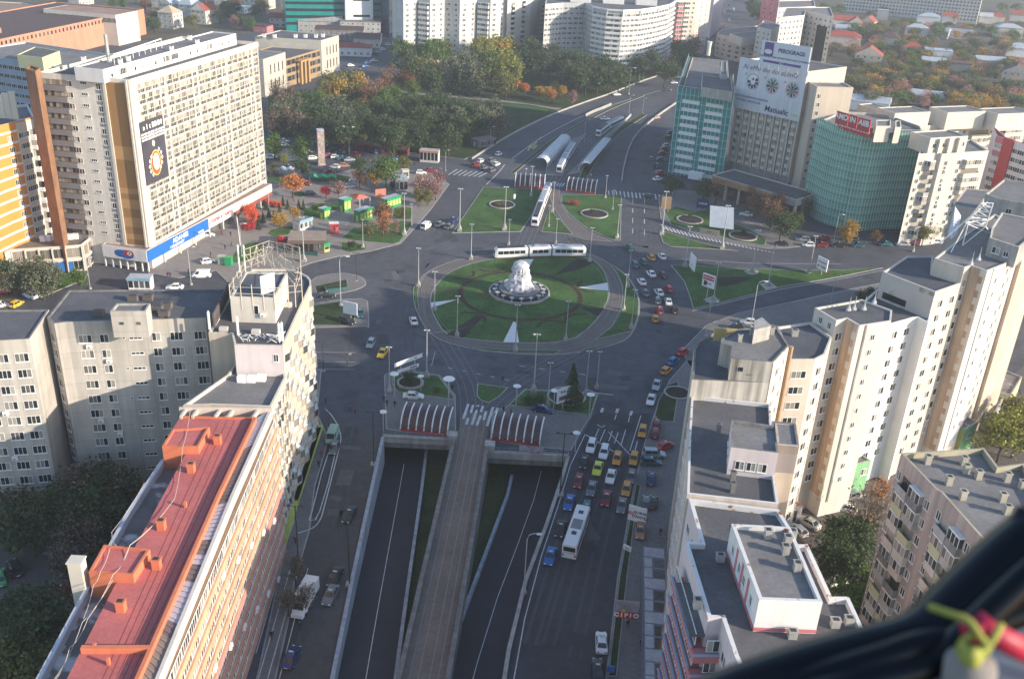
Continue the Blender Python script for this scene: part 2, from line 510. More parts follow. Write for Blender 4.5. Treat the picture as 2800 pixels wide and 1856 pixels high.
WHG=mat('white_gravel',(.62,.62,.62),.9,var=.08,scale=1)
for pts,m,z in(([(1178,829),(1250,820.5),(1180,843)],WHG,.2),([(1403,882),(1410,882),(1419,938),(1376,937)],WHG,.2),([(1580,788),(1661,774.5),(1664,797)],WHG,.2),([(1419,712),(1459,710),(1441,741),(1433,741)],WHG,.2),([(1222,917),(1268,925),(1320,868),(1302,864)],SOIL,.2),([(1508,757),(1578,710),(1626,716),(1598,733)],SOIL,.2),([(1585,842),(1653,844),(1636,866)],SOIL,.2)):
 ps=ccw(poly(pts));MB().prism(ps,.17,z+.004).build('gravel_bed' if m is WHG else 'flower_bed',m)['kind']='structure'
RC=Vector((1.6,234.6,0))
def circle(c,r,n=48,a0=0,a1=2*math.pi):return[Vector((c.x+r*math.cos(a0+(a1-a0)*i/n),c.y+r*math.sin(a0+(a1-a0)*i/n),0))for i in range(n)]
b=MB();b.ring(list(reversed(circle(RC,15.2))),list(reversed(circle(RC,16.5))),.187)
BRN=mat('brown_path',(.05,.028,.02),.95,var=.35,scale=.5)
b.build('path',BRN)['kind']='structure'
b=MB()
for a in(-2.2,-1.15,-.75,.4,2.5,2.0):
 c=RC+Vector((21.5*math.cos(a),21.5*math.sin(a),0))
 pts=[c+Vector((4.2*math.cos(a+math.pi+t),4.2*math.sin(a+math.pi+t),0))for t in[x*.2-1.2 for x in range(13)]]
 ribbon(b,pts,.9,.19)
b.build('flower_bed',BRN)['kind']='structure'
def track(pxs,z,w=1.45,smooth=2,double=True):
 c=chaikin(poly(pxs),smooth,False)
 b=MB()
 for off in((-2.3,-.85,.85,2.3)if double else(-.72,.72)):
  L_,R_=strip_poly(c,abs(off)*2)
  ribbon(b,L_ if off>0 else R_,.1,z)
 b.build('tram_rails',RAIL)['kind']='structure'
track([(1344,700),(1230,728),(1165,770),(1157,830),(1180,890),(1235,935),(1400,955),(1530,950),(1610,925),(1670,870),(1690,810),(1668,745),(1615,705)],.195)
track([(1180,880),(1225,950),(1262,1010),(1290,1070),(1290,1180)],.014)
track([(1620,940),(1480,1010),(1400,1060),(1330,1120),(1310,1180)],.014)
track([(1420,695),(1445,640),(1470,580),(1490,520),(1560,430),(1700,320),(1850,250)],.03)
track([(1600,695),(1560,640),(1515,560),(1505,515),(1560,440)],.03)
slab('lawn',[(1322,512),(1236,638),(1424,634),(1455,590),(1480,528),(1488,520)],.14,GRASS)
slab('lawn',[(1481,634),(1567,641),(1540,610),(1515,585),(1503,560)],.14,GRASS,KERB,.2)
slab('lawn',[(1535,533),(1700,534),(1697,658),(1677,657),(1607,627),(1553,584),(1535,558)],.14,GRASS)
slab('pavement',[(1545,640),(1535,600),(1513,565),(1503,535),(1500,515),(1530,515),(1534,560),(1553,588),(1607,631),(1676,661),(1600,655)],.06,TR,KERB,.15)
slab('pavement',[(1806,600),(1800,540),(1850,520),(1990,530),(2130,585),(2170,640),(2205,672),(2150,679),(2095,680),(2000,667),(1900,640)],.1,PAVE)
slab('lawn',[(1815,575),(1835,616),(1930,635),(2010,660),(2092,673),(2096,655),(2050,628),(2004,612),(1995,560),(1900,580),(1850,565)],.16,GRASS,KERB,.2,0,.05)
slab('lawn',E17([(105,395),(110,450),(140,540),(250,588),(500,603),(800,622),(1040,638),(800,592),(500,512),(200,420)]),.14,GRASS)
slab('lawn',[(1834,726),(1870,770),(1885,810),(1895,846),(2010,818),(2124,788),(2300,757),(2415,733),(2300,739),(2150,738),(2010,735),(1918,728)],.14,GRASS)
MB().prism(ccw(poly(E17([(790,960),(1060,950),(1200,970),(1000,1040),(800,1070)]))),.1,.15).build('flower_bed',SOIL)['kind']='structure'
for pts in([(620,1220),(740,1175),(828,1235),(700,1270)],[(1290,1035),(1420,1010),(1503,1075),(1370,1105)],[(1105,878),(1190,860),(1282,880),(1270,915),(1200,928),(1140,910)],[(1825,880),(1880,868),(1915,905),(1870,915)]):
 MB().prism(ccw(poly(E17(pts))),.1,.17).build('lamp_pad',CONC)['kind']='structure'
slab('pavement',M70([(450,975),(720,925),(900,955),(950,1010),(930,1050),(800,1095),(520,1135),(440,1140)]),.1,PAVE,KERB,.25,1)
slab('lawn',M70([(500,1045),(780,985),(790,1050),(520,1110)]),.16,GRASSD,KERB,.15,0,.05)
slab('pavement',M70([(440,1200),(740,1155),(900,1150),(960,1170),(970,1300),(970,1400),(940,1390),(480,1400)]),.1,PAVE)
slab('lawn',M70([(470,1218),(740,1170),(755,1250),(850,1270),(845,1385),(480,1380)]),.16,GRASSD,KERB,.15,0,.05)
slab('pavement',S54([(-40,300),(50,255),(320,260),(560,295),(735,520),(735,600),(740,960),(640,960),(600,955),(-20,885)]),.1,PAVE)
slab('lawn',S54([(60,300),(130,275),(300,275),(550,310),(715,530),(712,565),(400,525),(100,480),(45,390)]),.16,GRASS,KERB,.2,0,.05)
slab('lawn',S54([(965,390),(1300,435),(1200,540),(1085,600),(1000,572),(958,520)]),.14,GRASS)
slab('pavement',S54([(1290,630),(1480,448),(2275,495),(2190,750),(2110,870),(1980,1110),(1640,1080),(1100,1000),(1130,700)]),.1,PAVE)
slab('lawn',S54([(1300,625),(1485,458),(2262,505),(2190,733)]),.16,GRASS,KERB,.2,0,.05)
slab('pavement',[(1878,985),(1830,1040),(1789,1130),(1763,1206),(1735,1314),(1719,1400),(1687,1579),(1655,1856),(1640,2000),(1830,2000),(1850,1500),(1905,1200),(1960,1000)],.1,PAVE)
slab('lawn',[(1856,1043),(1824,1053),(1799,1098),(1789,1136),(1799,1152),(1843,1155),(1853,1091)],.16,GRASSD,KERB,.2,0,.05)
slab('lawn',[(1739,1320),(1727,1390),(1693,1579),(1662,1850),(1686,1850),(1715,1579),(1737,1410),(1752,1330)],.16,GRASSD,KERB,.15,0,.05)
slab('pavement',[(1862,960),(1930,890),(2020,855),(2220,815),(2460,765),(2800,690),(2900,760),(2400,1000),(2100,1150),(1950,1100)],.1,PAVE)
slab('pavement',[(868,1130),(880,1010),(850,1015),(800,1400),(700,1856),(560,2100),(645,2100),(755,1856),(790,1700),(815,1560),(848,1450),(862,1330),(900,1200)],.1,PAVE)
slab('pavement',[(840,1100),(870,1000),(855,900),(760,930),(740,1100)],.1,PAVE)
slab('pavement',[(1229,504),(1178,574),(1130,629),(1095,667),(1006,689),(923,702),(853,719),(790,742),(700,760),(640,790),(590,740),(488,761),(405,748),(400,730),(560,640),(735,540),(745,520),(800,505),(900,480),(1000,455),(1100,465),(1180,475)],.1,PAVEL)
for pts in([(575,560),(600,430),(870,330),(1180,340),(1160,420),(1100,460),(870,480),(860,570)],[(1200,900),(1390,740),(1750,690),(2200,620),(2360,640),(2300,760),(2230,850),(2150,960),(2050,995),(1750,970),(1400,940)],[(1190,960),(1610,1000),(1600,1090),(1350,1130),(1210,1090)],[(0,830),(60,760),(400,700),(430,740),(350,850),(100,880)],[(390,170),(560,140),(700,190),(560,240),(400,220)],[(2050,420),(2200,390),(2360,420),(2330,600),(2020,590)]):
 slab('lawn',S50(pts),.16,GRASS,KERB,.15,0,.05)
slab('lawn',K(260,540,4.93)([(2000,620),(2250,605),(2330,670),(2200,800),(1940,895),(1840,890),(1850,760)]),.16,GRASS,KERB,.2,1,.05)
slab('lawn',S33([(0,870),(270,900),(560,930),(500,960),(250,1010),(0,950)]),.14,GRASS,KERB,.15)
slab('lawn',S33([(670,965),(830,880),(1100,850),(1340,900),(1340,990),(1000,980)]),.14,GRASS,KERB,.15)
slab('lawn',K(0,420,3.733)([(100,1180),(600,1150),(900,1230),(860,1290),(420,1470),(380,1330),(120,1330)]),.14,GRASS,KERB,.2)
slab('park_ground',[(728,250),(905,268),(1010,250),(1090,200),(1100,120),(1490,130),(1800,165),(1862,190),(1735,229),(1677,254),(1591,283),(1505,315),(1400,366),(1330,410),(1270,437),(1180,425),(960,398),(735,372)],.12,GRASSD)
b=MB();ribbon(b,poly([(1060,246),(1150,258),(1290,270),(1450,285),(1530,300)]),4.5,.16)
b.build('path',PAVEL)['kind']='structure'
slab('lawn',[(1261,275),(1450,292),(1500,300),(1495,308),(1450,302),(1275,285)],.18,GRASS,None,0,0,.1)
slab('lawn',[(1380,262),(1600,262),(1660,250),(1600,282),(1520,296),(1380,275)],.17,GRASSD,None,0,0,.1)
EARTH=mat('garden_earth',(.085,.078,.052),.95,var=.35,scale=.05,var2=.3)
slab('garden_ground',[(2150,160),(2260,330),(2420,380),(2800,420),(3100,420),(3000,60),(2700,-20),(2560,-60),(2300,-60),(2100,60)],.1,EARTH,None)
slab('garden_ground',[(-200,60),(250,110),(390,110),(560,110),(780,70),(1000,60),(1080,20),(1040,-80),(700,-130),(0,-160)],.1,EARTH,None)
slab('garden_ground',[(1140,100),(1860,130),(1930,60),(1950,-120),(1100,-120)],.1,EARTH,None)
slab('garden_ground',None,.08,EARTH,None,world_pts=[Vector(v)for v in((128,40,0),(420,40,0),(420,330,0),(190,300,0),(128,190,0))])
slab('garden_ground',None,.08,EARTH,None,world_pts=[Vector(v)for v in((-420,60,0),(-105,60,0),(-120,200,0),(-160,420,0),(-420,420,0))])
slab('yard_ground',[(-100,1560),(0,1400),(200,1330),(330,1290),(520,1180),(430,1500),(250,1900),(-100,2100)],.06,ASPHB,None)
slab('yard_ground',[(2150,1420),(2330,1330),(2450,1290),(2800,1000),(2900,1200),(2500,1600),(2450,1900),(2200,1900)],.06,ASPHB,None)
slab('road',[(880,1120),(1040,1195),(1000,1385),(952,1611),(903,1856),(860,2050),(640,2050),(750,1856),(808,1560),(842,1450),(862,1250)],.003,mat('asphalt_left_street',(.075,.068,.068),.88,var=.2,scale=.05,var2=.14,stain=((.056,.052,.052),.12,.57)),None)
slab('road',[(1625,1130),(1785,1130),(1735,1314),(1719,1400),(1687,1579),(1655,1856),(1640,2050),(1360,2050),(1385,1856),(1405,1720),(1443,1586),(1512,1400),(1558,1250)],.003,mat('asphalt_right_street',(.05,.051,.06),.85,var=.22,scale=.05,var2=.14,stain=((.038,.039,.046),.12,.57)),None)
def marks():
 b=MB()
 def ln(pxs,w=.22,z=.008,sm=0):
  ps=poly(pxs)
  if sm:ps=chaikin(ps,sm,False)
  ribbon(b,ps,w,z)
 def dash(a,c,n,frac=.4,w=.2):
  p,q=P(*a),P(*c)
  for i in range(n):
   ribbon(b,[p.lerp(q,i/n),p.lerp(q,(i+frac)/n)],w,.008)
 ln([(1400,434),(1480,375),(1598,314),(1671,287),(1824,242)],.35,.008,1)
 ln([(1380,450),(1365,470),(1330,505)],.3)
 ln(N14([(590,1568),(720,1280),(900,1110),(1130,985)]),.2,.008,1)
 dash((1730,545),(1730,655),4,.45);dash((1762,545),(1762,660),4,.45)
 for i in range(15):
  x=830+i*33.5;y=222+i*2.6
  ln(M14([(x-4,y),(x+4,y+48)]),.5)
 for i in range(6):ln(M14([(325+i*24-18,190),(325+i*24+4,160)]),.5)
 for i in range(7):
  x=1650+i*43
  ln(N70([(x,1500+i*3),(x+75,1452+i*5)]),.45)
 for p,q in(((815,772),(870,612)),((895,710),(922,622)),((850,832),(868,765)),((908,838),(960,678)),((960,845),(1002,735)),((1005,700),(1028,632)),((1035,785),(1062,690)),((1072,850),(1135,645)),((1160,712),(1188,652)),((968,640),(975,625))):
  ln(S54([p,q]),.55,.112)
 for i in range(30):
  t=i/29;x=112+t*1330;y=325+330*(t**.85);s=1-t*.85
  pts=poly(E17([(x,y),(x+22*(1-.4*t),y+4),(x+42*s+26,y+62*s),(x+42*s,y+58*s)]))
  b.flat(ccw(pts),.13)
 ln([(1664,1180),(1735,1256)][::-1],.2);ln([(1600,1187),(1680,1235)],.25)
 ln([(1600,1187),(1560,1270),(1530,1370),(1480,1520),(1435,1690),(1405,1856)],.16)
 for x,y in((770,700),(900,705),(1018,725)):ln(L14([(x-5,y+12),(x+10,y-25)]),.6)
 for a,c in(((895,730),(880,775)),((1010,745),(998,795)),((745,850),(715,920)),((798,858),(755,960)),((860,870),(830,960)),((910,885),(880,975)),((975,860),(935,990)),((1105,740),(1010,1040)),((1075,960),(1050,1060))):ln(L14([a,c]),.18)
 ln(L14([(730,815),(770,840),(798,825)]),.2)
 ln(L70([(590,680),(650,740),(705,830),(730,920),(720,1000),(575,1568)])+B70([(555,200),(510,265),(430,300),(360,320)]),.22,.112,1)
 ln(L70([(635,1020),(560,1250),(480,1568)])+B70([(455,210),(520,205)]),.2,.112)
 ln(L70([(680,1060),(620,1320),(545,1568)])+B70([(510,200)]),.2,.112)
 for a,c in(((205,640),(0,1350)),((290,640),(20,1568)),((345,690),(100,1568)),((445,620),(200,1568))):ln(B70([a,c]),.16,.112)
 for y in(200,280,345):ln(L70([(510,y),(850,y+4)]),.12,.112)
 dash((1420,1000),(1640,1030),4,.3);dash((1225,1005),(1420,1045),5,.3)
 ln([(1893,850),(2010,822),(2124,793),(2300,762),(2420,738)],.2,.012)
 ln([(1950,880),(2100,840),(2300,795),(2480,760)],.16)
 ln([(1800,707),(1900,710),(2050,720),(2300,722)],.18);ln([(1180,1000),(1190,960)],.1)
 ln(L14([(640,515),(735,548),(870,563)]),.25)
 b.build('road_marking',LINE)['kind']='structure'
marks()
YEL=mat('worn_yellow_paint',(.42,.4,.16),.8,var=.3,scale=2)
b=MB()
for a,c in(((135,1295),(165,1240)),((165,1270),(215,1215)),((180,1280),(215,1245)),((225,1200),(258,1175))):ribbon(b,poly(N14([a,c])),.7,.01)
b.build('road_marking',YEL)['kind']='structure'
for pts,w,nm in((N14([(0,1490),(330,1215),(620,1045),(870,918),(1120,822)]),1.8,'lawn'),(N14([(600,1540),(730,1310),(900,1130),(1130,985)]),3.2,'lawn')):
 L_,R_=strip_poly(chaikin(poly(pts),2,False),w)
 slab(nm,None,.14,GRASSD,KERB,.2,0,0,L_+list(reversed(R_)))
def wall_thing(name,label,pts,w,h,m,z0=0,sm=1):
 ps=chaikin(poly(pts),sm,False)if sm else poly(pts)
 return tag(wallstrip(MB(),ps,w,z0,z0+h).build(name,m),label,'wall' if 'fence' not in name else 'fence')
wall_thing('barrier_wall','curving white concrete barrier beside the right northern carriageway',N14([(938,1568),(960,1420),(1020,1230),(1100,1120),(1230,1010),(1405,890)]),.5,.9,CONC)
wall_thing('barrier_wall','low pale wall edging the park along the northern road',[(1290,436),(1400,367),(1505,316),(1591,284),(1677,255),(1735,230),(1850,192)],.4,.7,CONC)
wall_thing('barrier_wall','thin pale barrier between left carriageway and the tram lanes',N14([(630,1000),(700,965),(770,940),(850,905)]),.3,1.3,CONC)
WM={}
def win(w,h,n=2,fr=FRAME,gl=GL,rows=1,sill=True,blank=None,fw=.07):
 """a framed window: origin at the middle of its bottom edge, outside towards -y"""
 k=('w',w,h,n,fr.name,gl.name,rows,sill,blank)
 if k in WM:return WM[k]
 b=MB();y0,y1=-.06,.05
 b.box(-w/2,w/2,y0,y1,0,fw).box(-w/2,w/2,y0,y1,h-fw,h)
 b.box(-w/2,-w/2+fw,y0,y1,fw,h-fw).box(w/2-fw,w/2,y0,y1,fw,h-fw)
 iw=w-2*fw
 for i in range(1,n):
  x=-w/2+fw+iw*i/n
  b.box(x-fw/2,x+fw/2,y0+.01,y1,fw,h-fw)
 zs=[fw,h-fw]
 if rows==2:
  zm=h*.42;b.box(-w/2+fw,w/2-fw,y0+.01,y1,zm-.05,zm+.05);zs=[fw,zm,h-fw]
 for r in range(len(zs)-1):
  for i in range(n):
   xa=-w/2+fw+iw*i/n;xb=-w/2+fw+iw*(i+1)/n
   m=1 if(rows==1 or r==1)else 2
   b.face([(xa,-.02,zs[r]),(xb,-.02,zs[r]),(xb,-.02,zs[r+1]),(xa,-.02,zs[r+1])],m)
 if sill:b.box(-w/2-.08,w/2+.08,-.16,.03,-.07,-.005)
 WM[k]=b.mesh('window',[fr,gl,GLD]);return WM[k]
def balcony(w,d,ph,m,glazed=0,gl=GL,fr=FRAME,h=2.7,bay=0.0):
 """a balcony: parapet ph high, glazed above or open; bay: how far its ends slant in"""
 k=('b',w,d,ph,m.name,glazed,gl.name,bay,h)
 if k in WM:return WM[k]
 b=MB();a=w/2;e=a-bay
 out=[(-a,0),(-e,-d),(e,-d),(a,0)]
 def wl(p,q,z0,z1,mi):b.face([(p[0],p[1],z0),(q[0],q[1],z0),(q[0],q[1],z1),(p[0],p[1],z1)],mi)
 for p,q in zip(out,out[1:]):wl(p,q,-.15,ph,0)
 b.face([(x,y,-.15)for x,y in reversed(out)],0)
 if glazed:
  for p,q in zip(out,out[1:]):
   L=math.hypot(q[0]-p[0],q[1]-p[1]);n=max(1,int(L/.75))if L>.9 else 1
   for i in range(n):
    s,t=i/n,(i+1)/n
    pa=(p[0]+(q[0]-p[0])*(s+.06/max(L,.1)),p[1]+(q[1]-p[1])*(s+.06/max(L,.1)))
    pb=(p[0]+(q[0]-p[0])*(t-.06/max(L,.1)),p[1]+(q[1]-p[1])*(t-.06/max(L,.1)))
    wl(pa,pb,ph+.05,h-.35,1)
   wl(p,q,h-.35,h-.15,2)
   fx=lambda s:(p[0]+(q[0]-p[0])*s,p[1]+(q[1]-p[1])*s)
   for i in range(n+1):
    x,y=fx(i/n);b.box(x-.035,x+.035,y-.035,y+.035,ph,h-.3,2)
  b.face([(x,y,h-.15)for x,y in out],2)
 else:
  b.face([(x*.97,y*.97,-.03)for x,y in out],0)
  ins=[(-a+.1,0),(-e+.1,-d+.12),(e-.1,-d+.12),(a-.1,0)]
  for p,q in zip(ins,ins[1:]):wl(q,p,0,ph,0)
  for(p,q),(r,s)in zip(zip(out,out[1:]),zip(ins,ins[1:])):
   b.face([(p[0],p[1],ph),(q[0],q[1],ph),(s[0],s[1],ph),(r[0],r[1],ph)],0)
  b.face([(-a+.2,-.03,.05),(a-.2,-.03,.05),(a-.2,-.03,h-.5),(-a+.2,-.03,h-.5)],1)
 WM[k]=b.mesh('balcony',[m,gl,fr]);return WM[k]
def acbox():
 if 'ac' in WM:return WM['ac']
 b=MB();b.box(-.42,.42,-.42,-.08,0,.62).box(-.35,-.3,-.4,.05,-.08,0).box(.3,.35,-.4,.05,-.08,0)
 b.lathe([(.02,0),(.22,0)],10,1)
 for i in range(len(b.v)-20,len(b.v)):x,y,z=b.v[i];b.v[i]=(x-.08,-.425,y+.31)
 WM['ac']=b.mesh('air_conditioner',[WHITE,DARKM]);return WM['ac']
class Bld:
 def __init__(s,name,label,cat,at,group=None):
  s.root=root_at(name,at,label,cat,group);s.at=Vector(at);s.pool={}
  s.name=name
 def vol(s,ps,z0,z1,wall,roof=BITU,cop=None,par=.5,part=None,cw=.3):
  """a walled volume; as part (penthouse and the like) or as the wall and roof of the building"""
  ps=ccw([Vector((p.x,p.y,0))for p in ps]);q=inset(ps,cw)
  w=MB().side(ps,z0,z1,0)
  if par>0:
   w.ring(ps,q,z1,1);w.side(q,z1-par,z1,1,False)
  r=MB().flat(q if par>0 else ps,z1-par,0)
  o=w.build(part or 'wall',[wall,cop or wall],s.root)
  r.build('roof',roof,o if part else s.root)
  return ps
 def add(s,name,mesh,M):s.pool.setdefault(name,[]).append((mesh,M))
 def part(s,b,name,mats,parent=None,smooth=False):return b.build(name,mats,parent or s.root,None,smooth)
 def fac(s,A,Bp,zs,cols,name='window',skip=None,off=0.0):
  """a facade from A (left as seen from outside) to Bp: window meshes cols [(u in metres or 0..1 fraction, mesh, dz)] at heights zs"""
  d=Vector((Bp.x-A.x,Bp.y-A.y,0));L=d.length;d.normalize()
  n=Vector((d.y,-d.x,0))
  for r,z in enumerate(zs):
   for c,col in enumerate(cols):
    if skip and skip(r,c):continue
    u,me=col[0],col[1];dz=col[2]if len(col)>2 else 0;nm=col[3]if len(col)>3 else name
    if u<=1:u*=L
    if callable(me):me=me(r,c)
    if me is None:continue
    p=Vector((A.x,A.y,0))+d*u+n*off
    M=Matrix(((d.x,-n.x,0,p.x),(d.y,-n.y,0,p.y),(0,0,1,z+dz),(0,0,0,1)))
    s.add(nm,me,M)
 def chimneys(s,pxs,z,size=(.7,.7,1.0),m=CONC,name='chimney',cap=True,rz=0.0):
  for k,(x,y)in enumerate(pxs):
   p=P(x,y,z);key=('ch',size,m.name,cap)
   if key not in WM:
    a,c,h=size;b=MB();b.box(-a/2,a/2,-c/2,c/2,0,h)
    if cap:b.box(-a/2-.08,a/2+.08,-c/2-.08,c/2+.08,h,h+.1,0).box(-a/3,a/3,-c/3,c/3,h+.1,h+.14,1)
    WM[key]=b.mesh(name,[m,DARKM])
   s.add(name,WM[key],Matrix.Translation(p)@Matrix.Rotation(rz,4,'Z'))
 def finish(s,cap=100):
  for name,items in s.pool.items():
   items.sort(key=lambda t:(t[1].translation-CAM_LOC).length)
   for me,M in items[:cap]:
    o=bpy.data.objects.new(name,me);COL.objects.link(o);o.parent=s.root
    N=M.copy();N.translation=M.translation-s.at;o.matrix_basis=N
   rest=items[cap:]
   if rest:
    mats=[];v,f,mi=[],[],[]
    for me,M in rest:
     b0=len(v);v+=[tuple(M@q.co-s.at)for q in me.vertices]
     loc=[]
     for mm in me.materials:
      if mm not in mats:mats.append(mm)
      loc.append(mats.index(mm))
     for p in me.polygons:
      f.append(tuple(b0+i for i in p.vertices));mi.append(loc[p.material_index])
    me2=bpy.data.meshes.new(name);me2.from_pydata(v,[],f)
    for mm in mats:me2.materials.append(mm)
    me2.polygons.foreach_set('material_index',mi);me2.update()
    o=bpy.data.objects.new(name,me2);COL.objects.link(o);o.parent=s.root;o['kind']='stuff'
  s.pool={}
def cen(ps,z=0):
 c=sum((Vector((p.x,p.y,0))for p in ps),Vector())/len(ps);return(c.x,c.y,z)
def simple(name,label,cat,pts,h,wall,roof=BITU,cop=None,par=.5,z0=0.0,group=None):
 ps=poly(pts,h)if not isinstance(pts[0],Vector)else pts
 B=Bld(name,label,cat,cen(ps,z0),group);B.vol(ps,z0,h,wall,roof,cop,par);B.ps=ps;B.h=h
 return B
def levels(top,dz,n):return[top-dz*i for i in range(n)]
def onwall(A,Bp,px,py):
 """(metres along A->Bp, height) of the facade point seen at a pixel"""
 d=Vector((Bp.x-A.x,Bp.y-A.y,0));L=d.length;d.normalize();n=Vector((d.y,-d.x,0))
 ray=ROT@Vector((px-CX,py-CY,F_PX))
 t=(Vector((A.x,A.y,0))-CAM_LOC).dot(n)/ray.dot(n);p=CAM_LOC+ray*t
 return(p-Vector((A.x,A.y,0))).dot(d),p.z
def frame_on(A,Bp,off=0.0):
 d=Vector((Bp.x-A.x,Bp.y-A.y,0)).normalized();n=Vector((d.y,-d.x,0))
 return Matrix(((d.x,-n.x,0,A.x+n.x*off),(d.y,-n.y,0,A.y+n.y*off),(0,0,1,0),(0,0,0,1)))
def wbox(b,F,u0,u1,y0,y1,z0,z1,m=0):return b.box(u0,u1,y0,y1,z0,z1,m,F)
FONT={}
def text_mesh(name,s,size,m,depth=.03,shear=0.0,bold=0.0,align='CENTER',space=1.0):
 c=bpy.data.curves.new(name,'FONT');c.body=s;c.size=size;c.extrude=depth;c.shear=shear;c.offset=bold
 c.align_x=align;c.align_y='CENTER';c.space_character=space
 t=bpy.data.objects.new(name,c);COL.objects.link(t)
 dg=bpy.context.evaluated_depsgraph_get();dg.update()
 me=bpy.data.meshes.new_from_object(t.evaluated_get(dg));me.name=name
 bpy.data.objects.remove(t);bpy.data.curves.remove(c)
 me.materials.clear();me.materials.append(m);return me
def put_text(parent,F,u,z,s,size,m,off=.05,name='lettering',tilt=0.0,**k):
 me=text_mesh(name,s,size,m,**k)
 o=bpy.data.objects.new(name,me);COL.objects.link(o);o.parent=parent
 M=F@Matrix.Translation((u,-off,z))@Matrix.Rotation(R(90),4,'X')@Matrix.Rotation(tilt,4,'Z')
 if parent.get('at'):M.translation-=Vector(parent['at'])
 o.matrix_basis=M;return o
def disc(b,F,u,z,ru,rz_,y,m=0,n=24,r0=0.0):
 pts=[(u+ru*math.cos(2*math.pi*i/n),y,z+rz_*math.sin(2*math.pi*i/n))for i in range(n)]
 if r0<=0:b.face([F@Vector(p)for p in pts],m)
 else:
  ins=[(u+(x-u)*r0,y,z+(zz-z)*r0)for x,_,zz in pts]
  for i in range(n):
   j=(i+1)%n;b.face([F@Vector(q)for q in(pts[i],pts[j],ins[j],ins[i])],m)
def P2(q,z):return P(q[0],q[1],z)
CREAM=mat('cream_render',(.55,.52,.47),.85,var=.08,scale=.15,streak=.12)
CREAMW=mat('cream_white_render',(.57,.53,.46),.85,var=.07,scale=.15,streak=.1)
GREYR=mat('grey_render',(.47,.44,.4),.9,var=.16,scale=.1,streak=.2,lines=(3.3,2.75,.05),lineamt=.25)
GREYW=mat('pale_grey_render',(.5,.49,.47),.85,var=.1,scale=.15,streak=.2,lines=(6.5,2.75,.04),lineamt=.2)
PEACH=mat('peach_render',(.62,.35,.22),.85,var=.1,scale=.2,streak=.15)
PEACHL=mat('pale_peach_render',(.58,.5,.43),.85,var=.1,scale=.15,streak=.18)
TAN=mat('tan_render',(.52,.44,.35),.85,var=.12,scale=.12,streak=.25)
WHITER=mat('white_render',(.7,.69,.68),.8,var=.06,scale=.2,streak=.1)
PINKW=mat('pinkish_white_render',(.62,.55,.55),.85,var=.06,scale=.2,streak=.1)
STAINW=mat('stained_white_render',(.5,.47,.42),.9,var=.12,scale=.2,streak=.7)
ORANGE=mat('orange_render',(.62,.25,.06),.8,var=.06,scale=.2)
PINK=mat('pink_render',(.5,.17,.18),.85,var=.1,scale=.2)
REDP=mat('red_panel',(.4,.05,.05),.6,var=.1,scale=.3)
BLUEP=mat('blue_panel',(.02,.13,.42),.5,var=.06,scale=.4)
BROWN=mat('brown_cladding',(.3,.17,.07),.8,var=.05,scale=.3)
BROWNL=mat('light_brown_cladding',(.42,.25,.11),.8,var=.05,scale=.3)
BRICK=mat('brown_brick',(.26,.14,.08),.9,var=.25,scale=.3)
TERRA=mat('terracotta_wall',(.5,.25,.16),.9,var=.14,scale=.06,streak=.2)
REDROOF=mat('red_painted_roof',(.44,.13,.12),.8,var=.14,scale=.2,var2=.1)
REDRIM=mat('orange_red_parapet',(.56,.17,.09),.75,var=.12,scale=.4)
RUST=mat('rusty_white_coping',(.62,.61,.6),.7,var=.05,scale=1,stain=((.3,.1,.03),.9,.6))
GREYP=mat('grey_panel',(.36,.36,.39),.7,var=.1,scale=.4,lines=(1.2,9,.05))
TILE=mat('red_roof_tiles',(.3,.075,.05),.85,var=.2,scale=.5,var2=.15)
DKROOF=mat('dark_roof_tiles',(.09,.055,.05),.85,var=.2,scale=.5)
ZINC=mat('zinc_sheet',(.42,.46,.5),.5,var=.1,scale=.4,metal=.2)
